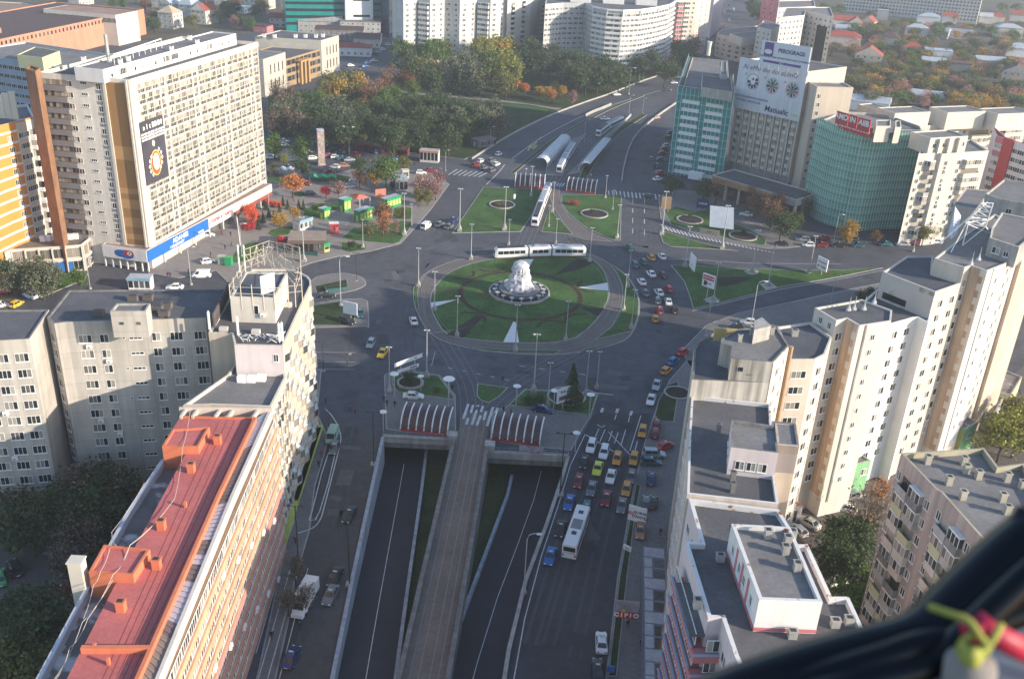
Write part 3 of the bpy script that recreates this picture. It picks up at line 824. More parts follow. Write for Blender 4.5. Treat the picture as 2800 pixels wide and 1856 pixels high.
def tower():
 A1,A2,A3,A4=poly([(100,198),(282,212),(354,218),(704,115)],50)
 A2=A1.lerp(A3,(A2-A1).length/(A3-A1).length)
 back=A4+(A1-A3);ps=[A1,A2,A3,A4,back]
 T=Bld('apartment_tower','tall cream slab block with curtained window grid and brown recess, shops below','tower block',cen(ps))
 W=mat('tower_panels',(.66,.63,.58),.85,var=.07,scale=.1,streak=.2,lines=(5.0,2.85,.04),lineamt=.22)
 T.vol([A1,A3,A4,back],0,50,W,BITU,CREAMW,1.0)
 e=(A4-A3).normalized();nin=(A1-A3).normalized()
 pf,pr=P(281,191,52.3),P(645,92,52.3)
 pn=Vector((-(pr-pf).y,(pr-pf).x,0)).normalized()*8
 T.vol([pf,pr,pr+pn,pf+pn],49,52.3,WHITER,BITUL,WHITER,.3,'penthouse')
 T.fac(pf,pr,[49.9],[(u,win(3.4,1.6,5))for u in(.12,.42,.48,.76)]+[(u,win(.9,1.0,1))for u in(.05,.2,.25,.34,.6,.66,.87,.93)])
 L=(A4-A3).length;nc,nr=20,15
 F=frame_on(A3,A4)
 grid=MB()
 bw=(L-3.2)/nc;u0=2.6
 for c in range(nc+1):
  u=u0+bw*c;wbox(grid,F,u-.11,u+.11,-.24,.02,6.6,48.6)
 for r in range(nr+1):
  z=6.7+2.79*r;wbox(grid,F,u0-.2,u0+bw*nc+.1,-.19,.02,z-.16,z+.12)
 wbox(grid,F,0,L,-.25,.02,48.6,49.9);wbox(grid,F,0,u0-.15,-.1,.02,6.6,48.6)
 T.part(grid,'facade_grid',CREAMW)
 gw=mat('tower_window_white',(.7,.66,.58),.6,var=0)
 wa=win(bw-.3,2.5,4,gw,GLC,2,False);wb=win(bw*.62,2.5,3,gw,GLC,2,False)
 rn=random.Random(3)
 T.fac(A3,A4,[6.9+2.79*r for r in range(nr)],[(u0+bw*(c+.5),(lambda r,cc:wb if(cc%5==3)else wa))for c in range(nc)])
 u1=(A2-A1).length
 F1=frame_on(A1,A2)
 zs=[7.6+2.8*r for r in range(15)]
 gp=MB()
 for z in zs:wbox(gp,F1,1.6,u1*.42,-.35,.02,z-1.0,z+.35)
 T.part(gp,'spandrel_panel',GREYP)
 T.fac(A1,A2,zs,[(u1*.25,lambda r,c:win(u1*.36,1.35,7,BROWNFR,GLC if r%3 else GL),.45),(u1*.47,win(1.5,1.4,2),.3),(u1*.69,win(1.7,.75,3,FRAME,GLD),1.1),(u1*.91,win(1.2,1.5,2,FRAME,GLD),.1)])
 gp=MB()
 for z in zs:wbox(gp,F1,u1*.91-.6,u1*.91+.6,-.1,.02,z-.75,z-.02)
 T.part(gp,'apron_panel',GREYP)
 F2=frame_on(A2,A3);L2=(A3-A2).length
 rc=MB();wbox(rc,F2,.5,L2-.9,-.08,.02,6.5,49)
 T.part(rc,'brown_recess',BROWN)
 rb=MB()
 for z0,z1 in((29.5,33),(20.5,22.0),(16.5,19),(11.5,14),(8,9.5)):wbox(rb,F2,.55,L2-.95,-.1,.02,z0,z1)
 T.part(rb,'brown_band',BROWNL)
 fi=MB();wbox(fi,F2,-.2,.5,-.35,.02,6.3,50.2);wbox(fi,F2,L2-.9,L2-.45,-.9,.02,6.3,49.8);wbox(fi,F2,L2-.3,L2,-.5,.02,6.3,49.8)
 T.part(fi,'pilaster',CREAMW)
 c0=P(82,190,50)
 T.vol(poly([(68,188),(96,196),(110,186),(82,178)],52),0,52,BRICK,BRICK,BRICK,.5,'brick_shaft')
 T.chimneys([(230,170),(300,172),(330,176),(352,168),(470,140),(520,110),(540,122)],52,(.9,.9,1.2),WHITER,'roof_vent')
 pb=MB();c=P(170,195,52);pb.lathe([(.45,0),(.45,7)],10,0,P(298,172,52));T.part(pb,'flue_pipe',STEEL)
 r=MB();q0,q1=P(310,150,54.5),P(440,107,54.5)
 r.tube([q0,q1],.18,5)
 for i in range(9):
  p=q0.lerp(q1,i/8);r.tube([p,(p.x,p.y,52)],.08,4)
 T.part(r,'roof_rail',WHITER)
 pc,pl,pe=P(400,685,6.2),P(278,668,6.2),P(742,503,6.2)
 inn=nin*16
 T.vol([pl,pc,pe,pe+inn,pl+e*20],2.95,6.2,CREAM,mat('podium_roof',(.3,.2,.16),.9,var=.2),CREAM,.15,'podium')
 q=[pl+e*2.2,pc+e*2.2+nin*1.6,pe+nin*1.6,pe+inn,pl+e*20]
 T.part(MB().side(ccw(q),0,2.95),'shopfront_wall',mat('shopfront_glass',(.1,.1,.095),.3,var=.7,scale=.35))
 Fr,Fl=frame_on(pc,pe),frame_on(pl,pc);Lr,Ll=(pe-pc).length,(pc-pl).length
 ub,_=onwall(pc,pe,567,597);uw,_=onwall(pc,pe,636,563)
 o=T.part(wbox(MB(),Fr,.02,ub,-.18,-.02,2.85,6.0),'fascia_board',BLUEP);o['label']='long blue fascia board with white lettering'
 lt=mat('white_lettering',(.8,.8,.8),.5,var=0)
 for u,z,s,t in((ub*.52,4.9,1.9,'ADANIEI'),(ub*.46,3.5,.95,'7 FEMEIRONOT'),(ub*.86,3.4,.75,'FSHOES')):
  x=put_text(T.root,Fr,u,z,t,s,lt,.2,bold=.03)
 o=T.part(wbox(MB(),Fr,ub+.1,uw,-.18,-.02,2.9,6.0),'fascia_board',WHITER);o['label']='white fascia board with red lettering'
 put_text(T.root,Fr,(ub+uw)/2,4.5,'OTESFIIIIUE TAMFSO',1.45,REDP,.2,bold=.04)
 o=T.part(wbox(MB(),Fr,uw+.1,Lr,-.16,-.02,2.6,3.6),'fascia_board',mat('maroon_panel',(.25,.07,.06),.7));o['label']='maroon shop canopy band'
 o=T.part(wbox(MB(),Fr,uw+.1,Lr,-.1,-.02,3.7,6.0),'fascia_board',CREAMW)
 o=T.part(wbox(MB(),Fl,.1,Ll-.02,-.18,-.02,2.85,6.0),'fascia_board',WHITER);o['label']='white fascia board with a red and blue oval emblem'
 em=MB();disc(em,Fl,Ll*.42,4.45,1.9,1.05,-.2,0);disc(em,Fl,Ll*.55,4.4,2.2,1.2,-.21,0);disc(em,Fl,Ll*.6,4.75,1.5,.85,-.23,1);disc(em,Fl,Ll*.62,4.7,.65,.5,-.25,2,20,.55)
 T.part(em,'emblem',[BLUEP,REDP,lt])
 col=MB()
 for i in range(9):wbox(col,Fr,Lr*i/9+.2,Lr*i/9+.5,.1,.4,0,2.9)
 for i in range(6):wbox(col,Fl,Ll*i/6+.1,Ll*i/6+.4,.1,.4,0,2.9)
 T.part(col,'column',WHITER)
 (u0_,z1),(u1_,_),(_,z0)=onwall(A3,A4,378,336),onwall(A3,A4,440,313),onwall(A3,A4,398,509)
 u1_=max(u1_,u0_+8.5)
 bn=wbox(MB(),F,u0_,u1_,-.36,-.28,z0,z1)
 ban=T.part(bn,'banner',mat('dark_banner',(.1,.095,.12),.7,var=.25,scale=.3,lines=(2.9,3.2,.05)))
 ban['label']='tall dark advertising banner with white text and a glowing round emblem'
 uc,w_,hh=(u0_+u1_)/2,u1_-u0_,z1-z0
 put_text(T.root,F,uc+.2,z1-hh*.1,'a 1 t BIMM',1.9,lt,.4,bold=.03)
 for i in range(3):put_text(T.root,F,uc,z1-hh*(.2+.045*i),'ON MM AKE BMB ANI ANUNA',.75,lt,.4,bold=.02)
 em=MB();zc=z0+hh*.3
 disc(em,F,uc,zc,2.3,3.4,-.38,0);disc(em,F,uc,zc,2.3,3.4,-.4,1,28,.9);disc(em,F,uc+.1,zc+.3,1.5,2.3,-.42,1);disc(em,F,uc+.1,zc+.3,1.35,2.1,-.44,2);disc(em,F,uc-.2,zc+5.2,.55,.8,-.4,2)
 for sx in(-1,1):
  for k in range(5):
   a=-.9+k*.45;disc(em,F,uc+sx*2.9*math.cos(a),zc+3*math.sin(a)+(.8 if sx>0 else-.4),.5,.6,-.4,3,4,.6)
 T.part(em,'emblem',[mat('emblem_red',(.4,.09,.04),.6),mat('emblem_yellow',(.75,.45,.12),.5),mat('emblem_cream',(.85,.75,.6),.5),lt])
 T.finish()
tower()
def orange_block():
 ps=poly([(-160,395),(-10,346),(41,333),(93,320),(75,285),(-100,300)],38)
 B=Bld('apartment_block','bright orange block with white bands at the far left edge','apartment block',cen(ps))
 B.vol(ps,0,38,ORANGE,BITUL,WHITER,.7)
 a,b_,c,d=ps[0],ps[1],ps[2],ps[3]
 wp=MB();F=frame_on(c,d);L=(d-c).length
 wbox(wp,F,0,L,-.12,.02,4,37.6);B.part(wp,'pale_bay',CREAMW)
 st=MB()
 for i in range(12):
  z=35.5-2.8*i
  for p,q in((a,b_),(b_,c)):wbox(st,frame_on(p,q),-.1,(q-p).length+.1,-.15,.02,z,z+.55)
 B.part(st,'string_course',WHITER)
 zs=levels(33.4,2.8,11)
 B.fac(b_,c,zs,[(.6,win(1.7,1.4,3))])
 B.fac(c,d,zs,[(.32,win(L*.55,1.4,5),.2)],off=.12)
 B.fac(c,d,zs,[(.8,lambda r,k:balcony(L*.4,1.3,1.0,WHITER,r%3==1,GLC,bay=.5),-.4,'balcony')],off=.12)
 t=MB();p0=P(10,300,40)
 for i in range(5):
  x=p0.x-4+i*1.6;t.box(x,x+1.5,p0.y-1,p0.y-.6,38,43+i*.5)
 B.part(t,'roof_screen',CREAMW);B.finish()
orange_block()
def low_shops():
 pts=[(12,690),(30,682),(177,673),(222,669),(246,650),(236,615),(60,632)]
 ps=poly(pts,7.2)
 B=Bld('shop_building','low two storey shop pavilion with rooftop air conditioners below the orange block','shop',cen(ps))
 B.vol(ps,0,7.2,CREAM,mat('tar_roof',(.16,.14,.12),.9,var=.2),CREAMW,.4)
 a,b_,c,d=ps[1],ps[2],ps[3],ps[4]
 cm=MB()
 for p,q in((a,b_),(b_,c),(c,d)):
  L=(q-p).length;n=max(1,round(L/3.4));F=frame_on(p,q)
  for i in range(n+1):wbox(cm,F,L*i/n-.15,L*i/n+.15,-.5,.02,0,6.8)
  wbox(cm,F,0,L,-.35,.02,3.2,3.8)
  B.fac(p,q,[4.0],[(L*(i+.5)/n,win(L/n-.5,2.4,6,BROWNFR,GLC,1,False))for i in range(n)])
  B.fac(p,q,[.3],[(L*(i+.5)/n,win(L/n-.5,2.6,3,FRAME,GLD,1,False))for i in range(n)],'shop_window')
 B.part(cm,'column',CREAMW)
 bp=MB();F=frame_on(b_,c);wbox(bp,F,-4,1.2,-.3,-.2,.2,2.8);o=B.part(bp,'poster',BLUEP);o['label']='blue poster panels by the shop entrance'
 B.chimneys(K(0,420,3.733)([(440,895),(500,890),(555,885),(607,885),(662,880),(717,875),(775,870)]),6.8,(1.3,.9,1.5),WHITE,'air_conditioner',False,.1)
 B.finish()
low_shops()
def blue_office():
 ps=[P(0,159,30),P(76,171,30)];d=(ps[1]-ps[0])
 n=Vector((-d.y,d.x,0)).normalized()*30
 a,b_=ps[0]-d*1.5,ps[1]+d*1.0
 q=[a,b_,b_+n,a+n]
 B=Bld('office_building','blue grey office block with ribbon windows behind the brick shaft','office block',cen(q))
 B.vol(q,0,30,mat('blue_grey_panel',(.3,.36,.46),.7,var=.15,scale=.12,lines=(2.4,3.3,.04)),BITUL,ZINC,.6)
 L=(b_-a).length
 B.fac(a,b_,levels(26.3,3.3,8),[(L*(i+.5)/16,win(L/16-.25,1.5,3,FRAME,GLD,1,False))for i in range(16)])
 c=P(110,155,30)
 ex=poly([(46,150),(115,158),(163,140),(95,128)],34.0)
 B.vol(ex,29.5,34.0,mat('pale_yellow_render',(.5,.49,.3),.85,var=.06),BITU,None,.3,'roof_house')
 B.finish()
blue_office()
def factory():
 a,b_=P(-30,114,15),P(393,25,15)
 d=(b_-a);n=Vector((-d.y,d.x,0)).normalized()
 q=[a,b_,b_+n*60,a+n*60]
 B=Bld('factory_hall','long terracotta factory hall with a row of small top windows','factory',cen(q))
 B.vol(q,0,15,TERRA,DKROOF,TERRA,.6)
 L=d.length
 B.fac(a,b_,[12.0],[(L*(i+.6)/42,win(1.5,1.9,1,mat('terracotta_trim',(.42,.2,.13),.9,var=0),GLD,1,False))for i in range(38)])
 s=MB()
 for i in range(3):
  o=a+d*(.05+.06*i)+n*14;s.prism([o,o+d*.03,o+d*.03+n*25,o+n*25],14,17,0)
 B.part(s,'roof_monitor',mat('rusty_roof',(.3,.2,.16),.9,var=.2))
 B.finish()
 a2,b2=P(118,25,17),P(315,42,17);n2=Vector((-(b2-a2).y,(b2-a2).x,0)).normalized()
 q=[a2,b2,b2+n2*22,a2+n2*22]
 B=Bld('factory_hall','factory wing with a rust coloured sheet roof and glazed front','factory',cen(q))
 B.vol(q,0,17,CREAMW,mat('rust_sheet_roof',(.3,.18,.13),.85,var=.2,scale=.1),ZINC,.2)
 B.fac(a2,b2,[12.5],[((i+.5)/14,win(3.4,2.6,4,FRAME,GLD,1,False))for i in range(14)]);B.finish()
 q=poly([(-60,40),(100,45),(110,20),(60,8),(-60,2)],14)
 B=simple('workshop','cream workshop with flat brown roof at the top left corner','workshop',q,14,CREAMW,mat('brown_felt_roof',(.24,.17,.13),.9,var=.2))
 B.fac(q[0],q[1],[10.5],[((i+.5)/12,win(1.4,1.6,2,FRAME,GLD))for i in range(12)]);B.finish()
factory()
def beige_office():
 a,b_=P(719,163,17.5),P(780,143,17.5);c,d=P(780,150,14),P(869,140,14);e,f,g=P(868,111,18),P(878,111,18),P(926,97,18)
 nb=Vector((-(b_-a).y,(b_-a).x,0)).normalized()
 q1=[a,b_,b_+nb*38,a+nb*38]
 B=Bld('office_building','beige office building with brown recessed portico behind the tower','office block',cen(q1))
 BE=mat('beige_stone',(.46,.43,.37),.85,var=.07,scale=.1,lines=(3,2,.04),lineamt=.15)
 B.vol(q1,0,17.5,BE,BITUL,None,.5)
 q3=[f,g,g+nb*34,f+nb*34-(g-f)*.3]
 B.vol(q3,0,18,BE,BITU,None,.5,'right_wing')
 q2=[b_+nb*2,f+nb*1.0,f+nb*26,b_+nb*26]
 B.vol(q2,0,13.5,mat('brown_facade',(.3,.22,.13),.8,var=.1),BITU,None,.5,'centre_wing')
 FRB=BROWNFR
 for p,q in((a,b_),(f,g)):
  B.fac(p,q,[3,9.8],[(u,win(1.0,4.2,2,FRB,GLD,1,False))for u in(.3,.48,.66,.84)])
 L=(q2[1]-q2[0]).length
 B.fac(q2[0],q2[1],[2.6,6.4,10.2],[((i+.5)/9,win(L/9-.5,2.4,4,FRB,GLD,1,False))for i in range(9)])
 po=MB();F=frame_on(q2[0],q2[1])
 for u in(.34,.44,.54):wbox(po,F,L*u,L*u+1.5,-3,-1.8,0,10.8)
 wbox(po,F,L*.33,L*.62,-3.2,.02,10.8,11.6);B.part(po,'portico',BROWNL)
 B.chimneys(N70([(70,320),(160,325),(340,325),(425,325),(515,325),(575,320)]),18,(1.6,1.6,1.6),WHITER,'roof_vent')
 B.finish()
beige_office()
def teal_office():
 a,b_,c=P(784,91,0),P(1041,92,0),P(1067,106,0)
 a.z=b_.z=0
 n=Vector((-(b_-a).y,(b_-a).x,0)).normalized()
 q=[a,b_,b_+n*40,a+n*40]
 B=Bld('office_building','large teal glass office block with a white box front','office block',cen(q))
 TEAL=mat('teal_glass',(.01,.22,.2),.2,var=.15,scale=.15,lines=(1.5,50,.06),spec=.6)
 B.vol(q,0,34,TEAL,BITU,ZINC,.5)
 L=(b_-a).length;F=frame_on(a,b_)
 bd=MB()
 for i in range(8):wbox(bd,F,.2,L+.1,-.1,.02,5.2+4.2*i,6.9+4.2*i)
 B.part(bd,'window_band',mat('dark_band_glass',(.03,.045,.06),.15,var=.4,scale=.4,lines=(1.5,50,.1),spec=.6))
 u0,u1=onwall(a,b_,941,11)[0],onwall(a,b_,1017,60)[0]
 wb=MB();wbox(wb,F,u0,u1,-5.5,.02,4,29);B.part(wb,'white_box',WHITER)
 sl=MB()
 for z in(21,11):wbox(sl,F,u0+(u1-u0)*.28,u0+(u1-u0)*.88,-5.56,-5.4,z,z+1.4)
 B.part(sl,'window',GLD)
 q2=[b_+n*3,c+n*3,c+n*26,b_+n*26]
 B.vol(q2,0,40,mat('blue_glass',(.08,.12,.18),.2,var=.2,scale=.2,lines=(2,3.5,.1),spec=.6),BITU,WHITER,.4,'glass_wing')
 B.finish()
teal_office()
def far_blocks():
 WB=mat('white_block_panels',(.52,.52,.51),.85,var=.1,scale=.08,streak=.15,lines=(3.2,2.75,.05),lineamt=.2)
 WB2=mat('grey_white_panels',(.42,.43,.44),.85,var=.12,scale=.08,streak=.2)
 xs=[1103,1143,1176,1216,1258,1306,1342,1385]
 ps=[P(x,(-6 if i%2 else-2),36)for i,x in enumerate(xs)]
 ps=[ps[0]]+ps[1:]
 e=(ps[-1]-ps[0]);n=Vector((-e.y,e.x,0)).normalized()
 q=ps+[ps[-1]+n*16,ps[0]+n*16]
 B=Bld('apartment_block','long white ten storey block beyond the wooded park','apartment block',cen(q))
 B.vol(q,0,36,WB,BITUL,None,.5)
 zs=levels(32.0,2.75,11);w2,w3=win(1.7,1.4,2,FRAME,GL,1,False),win(2.6,1.4,4,FRAME,GL,1,False)
 for i in range(7):
  a,b_=ps[i],ps[i+1]
  if i in(1,5):B.fac(a,b_,zs,[(.5,balcony((b_-a).length*.8,1.2,1.0,WHITER,1,GL),-.9,'balcony')])
  else:B.fac(a,b_,zs,[(.25,w3),(.75,w2)])
 B.finish()
 ps=[P(1388,6,34),P(1452,-2,34)];n=Vector((.2,1,0)).normalized()
 q=[ps[0],ps[1],ps[1]+n*40,ps[0]+n*40]
 B=Bld('apartment_block','cream block end with stacked balconies between the white blocks','apartment block',cen(q))
 B.vol(q,0,36,CREAM,BITUL,None,.5)
 B.fac(ps[0],ps[1],zs,[(.25,balcony(4,1.2,1.0,CREAMW,0),-.9,'balcony'),(.7,balcony(4,1.2,1.0,CREAMW,0),-.9,'balcony')]);B.finish()
 q=poly([(1450,2),(1500,4),(1500,-20),(1450,-20)],30)
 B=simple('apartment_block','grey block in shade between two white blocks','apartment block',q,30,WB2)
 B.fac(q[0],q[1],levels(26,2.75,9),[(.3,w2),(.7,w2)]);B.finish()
 pts=[(1491,12),(1540,8),(1600,8),(1623,18),(1660,25),(1703,28),(1750,26),(1799,19),(1830,12),(1848,2)]
 ps=poly(pts,35);q=ps+[ps[-1]+Vector((-6,30,0)),P(1700,-45,35),P(1500,-40,35)]
 B=Bld('apartment_block','curved white block with sweeping balcony bands','apartment block',cen(q))
 B.vol(q,0,35,WB2,BITU,WHITER,.6)
 zs=levels(31.2,2.75,11);bd=MB()
 for i in range(9):
  a,b_=ps[i],ps[i+1];L=(b_-a).length;F=frame_on(a,b_)
  if i>=3:
   for z in zs:wbox(bd,F,0,L,-.5,.02,z-1.15,z-.1)
  k=max(2,int(L/3));w_=win(L/k-.7,1.35,3,FRAME,GL,1,False)
  B.fac(a,b_,zs,[(L*(j+.5)/k,w_)for j in range(k)],off=.0)
 B.part(bd,'balcony_band',WHITER)
 cr=MB()
 for i in range(3,9):
  a,b_=ps[i],ps[i+1];F=frame_on(a,b_);L=(b_-a).length
  wbox(cr,F,0,L,-.7,.02,34.2,35.1);wbox(cr,F,0,.4,-.7,.02,31.5,34.3)
 B.part(cr,'crown',WHITER)
 for k in range(3):
  p=P(1560+90*k,-2+4*k,36);B.vol([p,p+Vector((12,-1,0)),p+Vector((12,7,0)),p+Vector((0,8,0))],34.4,37.5,WHITER,BITUL,None,.2,'roof_house')
 B.finish()
 a,b_,c=P(1852,-4,36),P(1910,-4,36),P(1946,-12,36)
 q=[a,b_,c,c+Vector((-8,45,0)),a+Vector((-8,45,0))]
 B=Bld('apartment_block','pink and cream tower block at the corner of the far avenue','apartment block',cen(q))
 B.vol(q,0,36,PEACHL,BITU,None,.4)
 zs=levels(32.3,2.75,11)
 B.fac(a,b_,zs,[(.18,balcony(4.2,1.1,1.0,PINK,1,GL),-.9,'balcony'),(.48,balcony(3.6,1.1,1.0,CREAMW,1,GL),-.9,'balcony'),(.8,w2)]);B.fac(b_,c,zs,[(.3,w2),(.7,w2)]);B.finish()
 a,b_=P(1958,-40,36),P(1985,-55,36)
 q=[a,b_,b_+Vector((0,60,0)),a+Vector((-14,60,0))]
 B=simple('apartment_block','narrow lit block further up the far avenue','apartment block',q,36,PINKW);B.finish()
 pts=[(1960,92),(1990,100),(2030,107),(2086,113),(2130,112)]
 ps=poly(pts,14);q=ps+poly([(2150,85),(2080,70),(1975,80)],14)
 B=Bld('apartment_block','curved cream block with rounded front right of the far avenue','apartment block',cen(q))
 B.vol(q,0,14,CREAM,BITUL,CREAMW,.5)
 for a,b_ in zip(ps,ps[1:]):
  L=(b_-a).length;k=max(2,int(L/4));B.fac(a,b_,levels(10.4,2.9,4),[(L*(j+.5)/k,win(2.4,1.5,3,FRAME,GL,1,False))for j in range(k)])
 q2=poly([(1995,92),(2080,84),(2110,96),(2030,104)],18);B.vol(q2,13,18,CREAMW,BITUL,None,.3,'penthouse');B.finish()
 for pts,h,wl,lb in(([(2071,73),(2110,82),(2140,70),(2090,55)],26,CREAMW,'plain cream gable block behind the billboards'),([(2136,48),(2200,42),(2203,30),(2280,46),(2270,20),(2150,20)],38,CREAM,'tall cream block with dark stair glass behind the white billboard'),([(2128,22),(2230,18),(2225,0),(2130,2)],34,PINKW,'distant pinkish block with red balcony bands above the cream block'),([(2090,-14),(2140,-10),(2130,-40),(2090,-40)],34,PINK,'distant narrow red and white tower by the avenue')):
  q=poly(pts,h);B=simple('apartment_block',lb,'apartment block',q,h,wl,BITUL)
  L=(q[1]-q[0]).length;k=max(2,int(L/3.4));B.fac(q[0],q[1],levels(h-3.6,2.9,8),[(L*(j+.5)/k,win(1.6,1.4,2,FRAME,GL,1,False))for j in range(k)])
  if len(q)==6:
   L=(q[3]-q[2]).length;B.fac(q[2],q[3],levels(h-3.6,2.9,8),[(L*(j+.5)/6,win(1.6,1.4,2,FRAME,GL,1,False))for j in range(6)])
   F=frame_on(q[2],q[3]);s_=MB();wbox(s_,F,L*.5,L*.85,-.15,.02,4,h-6);B.part(s_,'stair_window',GLD)
  B.finish()
 a,b_=P(2300,32,0),P(2668,68,0);n=Vector((-(b_-a).y,(b_-a).x,0)).normalized()
 q=[a,b_,b_+n*16,a+n*16]
 B=Bld('apartment_block','very long pale slab with a dense grid of windows on the horizon','apartment block',cen(q))
 B.vol(q,0,34,mat('pale_slab',(.5,.48,.45),.85,var=.06),BITU,None,.4)
 L=(b_-a).length;B.fac(a,b_,levels(30.5,2.8,11),[(L*(j+.5)/40,win(1.7,1.5,2,FRAME,GLD,1,False))for j in range(40)]);B.finish()
far_blocks()
def net_mat(key,col,keep):
 m=bpy.data.materials.new(key);m.use_nodes=True
 N=m.node_tree.nodes;Lk=m.node_tree.links.new;bs=N["Principled BSDF"]
 bs.inputs['Roughness'].default_value=.8
 geo=N.new('ShaderNodeNewGeometry');t=N.new('ShaderNodeTexNoise');t.inputs['Scale'].default_value=.22;t.inputs['Detail'].default_value=6
 mp=N.new('ShaderNodeMapping');mp.inputs['Scale'].default_value=(1,1,.35)
 Lk(geo.outputs['Position'],mp.inputs[0]);Lk(mp.outputs[0],t.inputs['Vector'])
 rp=N.new('ShaderNodeValToRGB');Lk(t.outputs[0],rp.inputs[0])
 rp.color_ramp.elements[0].position=.3;rp.color_ramp.elements[0].color=(*[c*.6 for c in col],1)
 rp.color_ramp.elements[1].position=.75;rp.color_ramp.elements[1].color=(*[min(1,c*1.35+.03)for c in col],1)
 Lk(rp.outputs[0],bs.inputs['Base Color'])
 mr=N.new('ShaderNodeMapRange');mr.inputs[1].default_value=.3;mr.inputs[2].default_value=.7;mr.inputs[3].default_value=keep+.15;mr.inputs[4].default_value=keep-.15
 Lk(t.outputs[0],mr.inputs[0])
 tr=N.new('ShaderNodeBsdfTransparent');ms=N.new('ShaderNodeMixShader')
 Lk(mr.outputs[0],ms.inputs[0]);Lk(tr.outputs[0],ms.inputs[1]);Lk(bs.outputs[0],ms.inputs[2]);Lk(ms.outputs[0],N["Material Output"].inputs[0])
 return m
NETT=net_mat('teal_netting',(.012,.3,.28),.84)
NETG=net_mat('green_netting',(.17,.5,.38),.74)
def scaffold(B,ps,z0,z1,dz,du,mnet,off=1.5):
 """scaffold of poles and boards with netting hung outside, along the open line ps"""
 L_,R_=strip_poly([Vector((p.x,p.y,0))for p in ps],off*2)
 rows=int((z1-z0)/dz)
 pol,brd=MB(),MB()
 for i in range(len(R_)-1):
  a,b_=R_[i],R_[i+1];L=(b_-a).length;n=max(1,round(L/du));d=(b_-a).normalized()
  F=frame_on(a,b_)
  for k in range(n+1):wbox(pol,F,L*k/n-.07,L*k/n+.07,-.16,-.04,z0,z1)
  for r in range(rows+1):
   z=z0+dz*r;wbox(brd,F,0,L,-.12,.9,z-.09,z+.09);wbox(pol,F,0,L,-.2,-.1,z+1.0,z+1.1)
 B.part(pol,'scaffold_pole',mat('pale_steel',(.5,.62,.58),.5,var=0));B.part(brd,'scaffold_board',mat('dark_boards',(.1,.14,.14),.8,var=.2))
 net=MB();net.side(R_+[R_[-1]],z0,z1);net.f=net.f[:len(R_)-1];net.m=net.m[:len(R_)-1];net.uv=net.uv[:len(R_)-1];net.v=net.v[:4*(len(R_)-1)]
 o=B.part(net,'netting',mnet);return o
def teal_tower():
 a,b_,c,d=P(1866,243,32),P(1995,262,32),P(1990,166,32),P(1893,157,32)
 q=[a,b_,c,d]
 B=Bld('scaffolded_tower','flat roofed tower wrapped in teal scaffold netting','tower block',cen(q))
 B.vol(q,0,32,GREYW,BITUL,CONC,1.0)
 L=(b_-a).length;F=frame_on(a,b_);w_=win(2.6,1.7,4,FRAME,GLC,1,False);bd=MB()
 for r in range(10):
  z=28.2-2.9*r
  for u0,u1 in((.05,.42),(.56,.92)):wbox(bd,F,L*u0,L*u1,-1.0,.02,z-1.0,z+.25)
 B.part(bd,'spandrel',WHITER)
 B.fac(a,b_,[28.4-2.9*r for r in range(10)],[(.12,w_),(.3,w_),(.48,w_),(.64,w_),(.84,w_)])
 B.fac(d,a,[28.4-2.9*r for r in range(10)],[(.2,w_),(.5,w_),(.8,w_)])
 scaffold(B,[d,a,b_,b_+(c-b_)*.5],.2,32.6,2.9,1.6,NETT)
 rh=poly([(1918,238),(2004,252),(2000,215),(1920,205)],34.5);B.vol(rh,31,34.5,CONC,BITU,None,.3,'roof_house')
 rh=poly([(1972,168),(1988,170),(1988,205),(1970,204)],36);B.vol(rh,31,36,GREYW,BITUL,None,.3,'stair_house')
 B.part(MB().lathe([(.9,0),(.9,5),(1.1,5),(1.1,6)],10,0,P(1936,152,31.5)),'flue_pipe',CREAMW)
 sh=MB();F2=frame_on(a,b_);wbox(sh,F2,L*.45,L*.75,-5,-2.5,3.2,3.5);wbox(sh,F2,L*.45,L*.75,-5.2,-5,0.9,3.6);o=B.part(sh,'white_hoarding',WHITE)
 B.finish()
teal_tower()
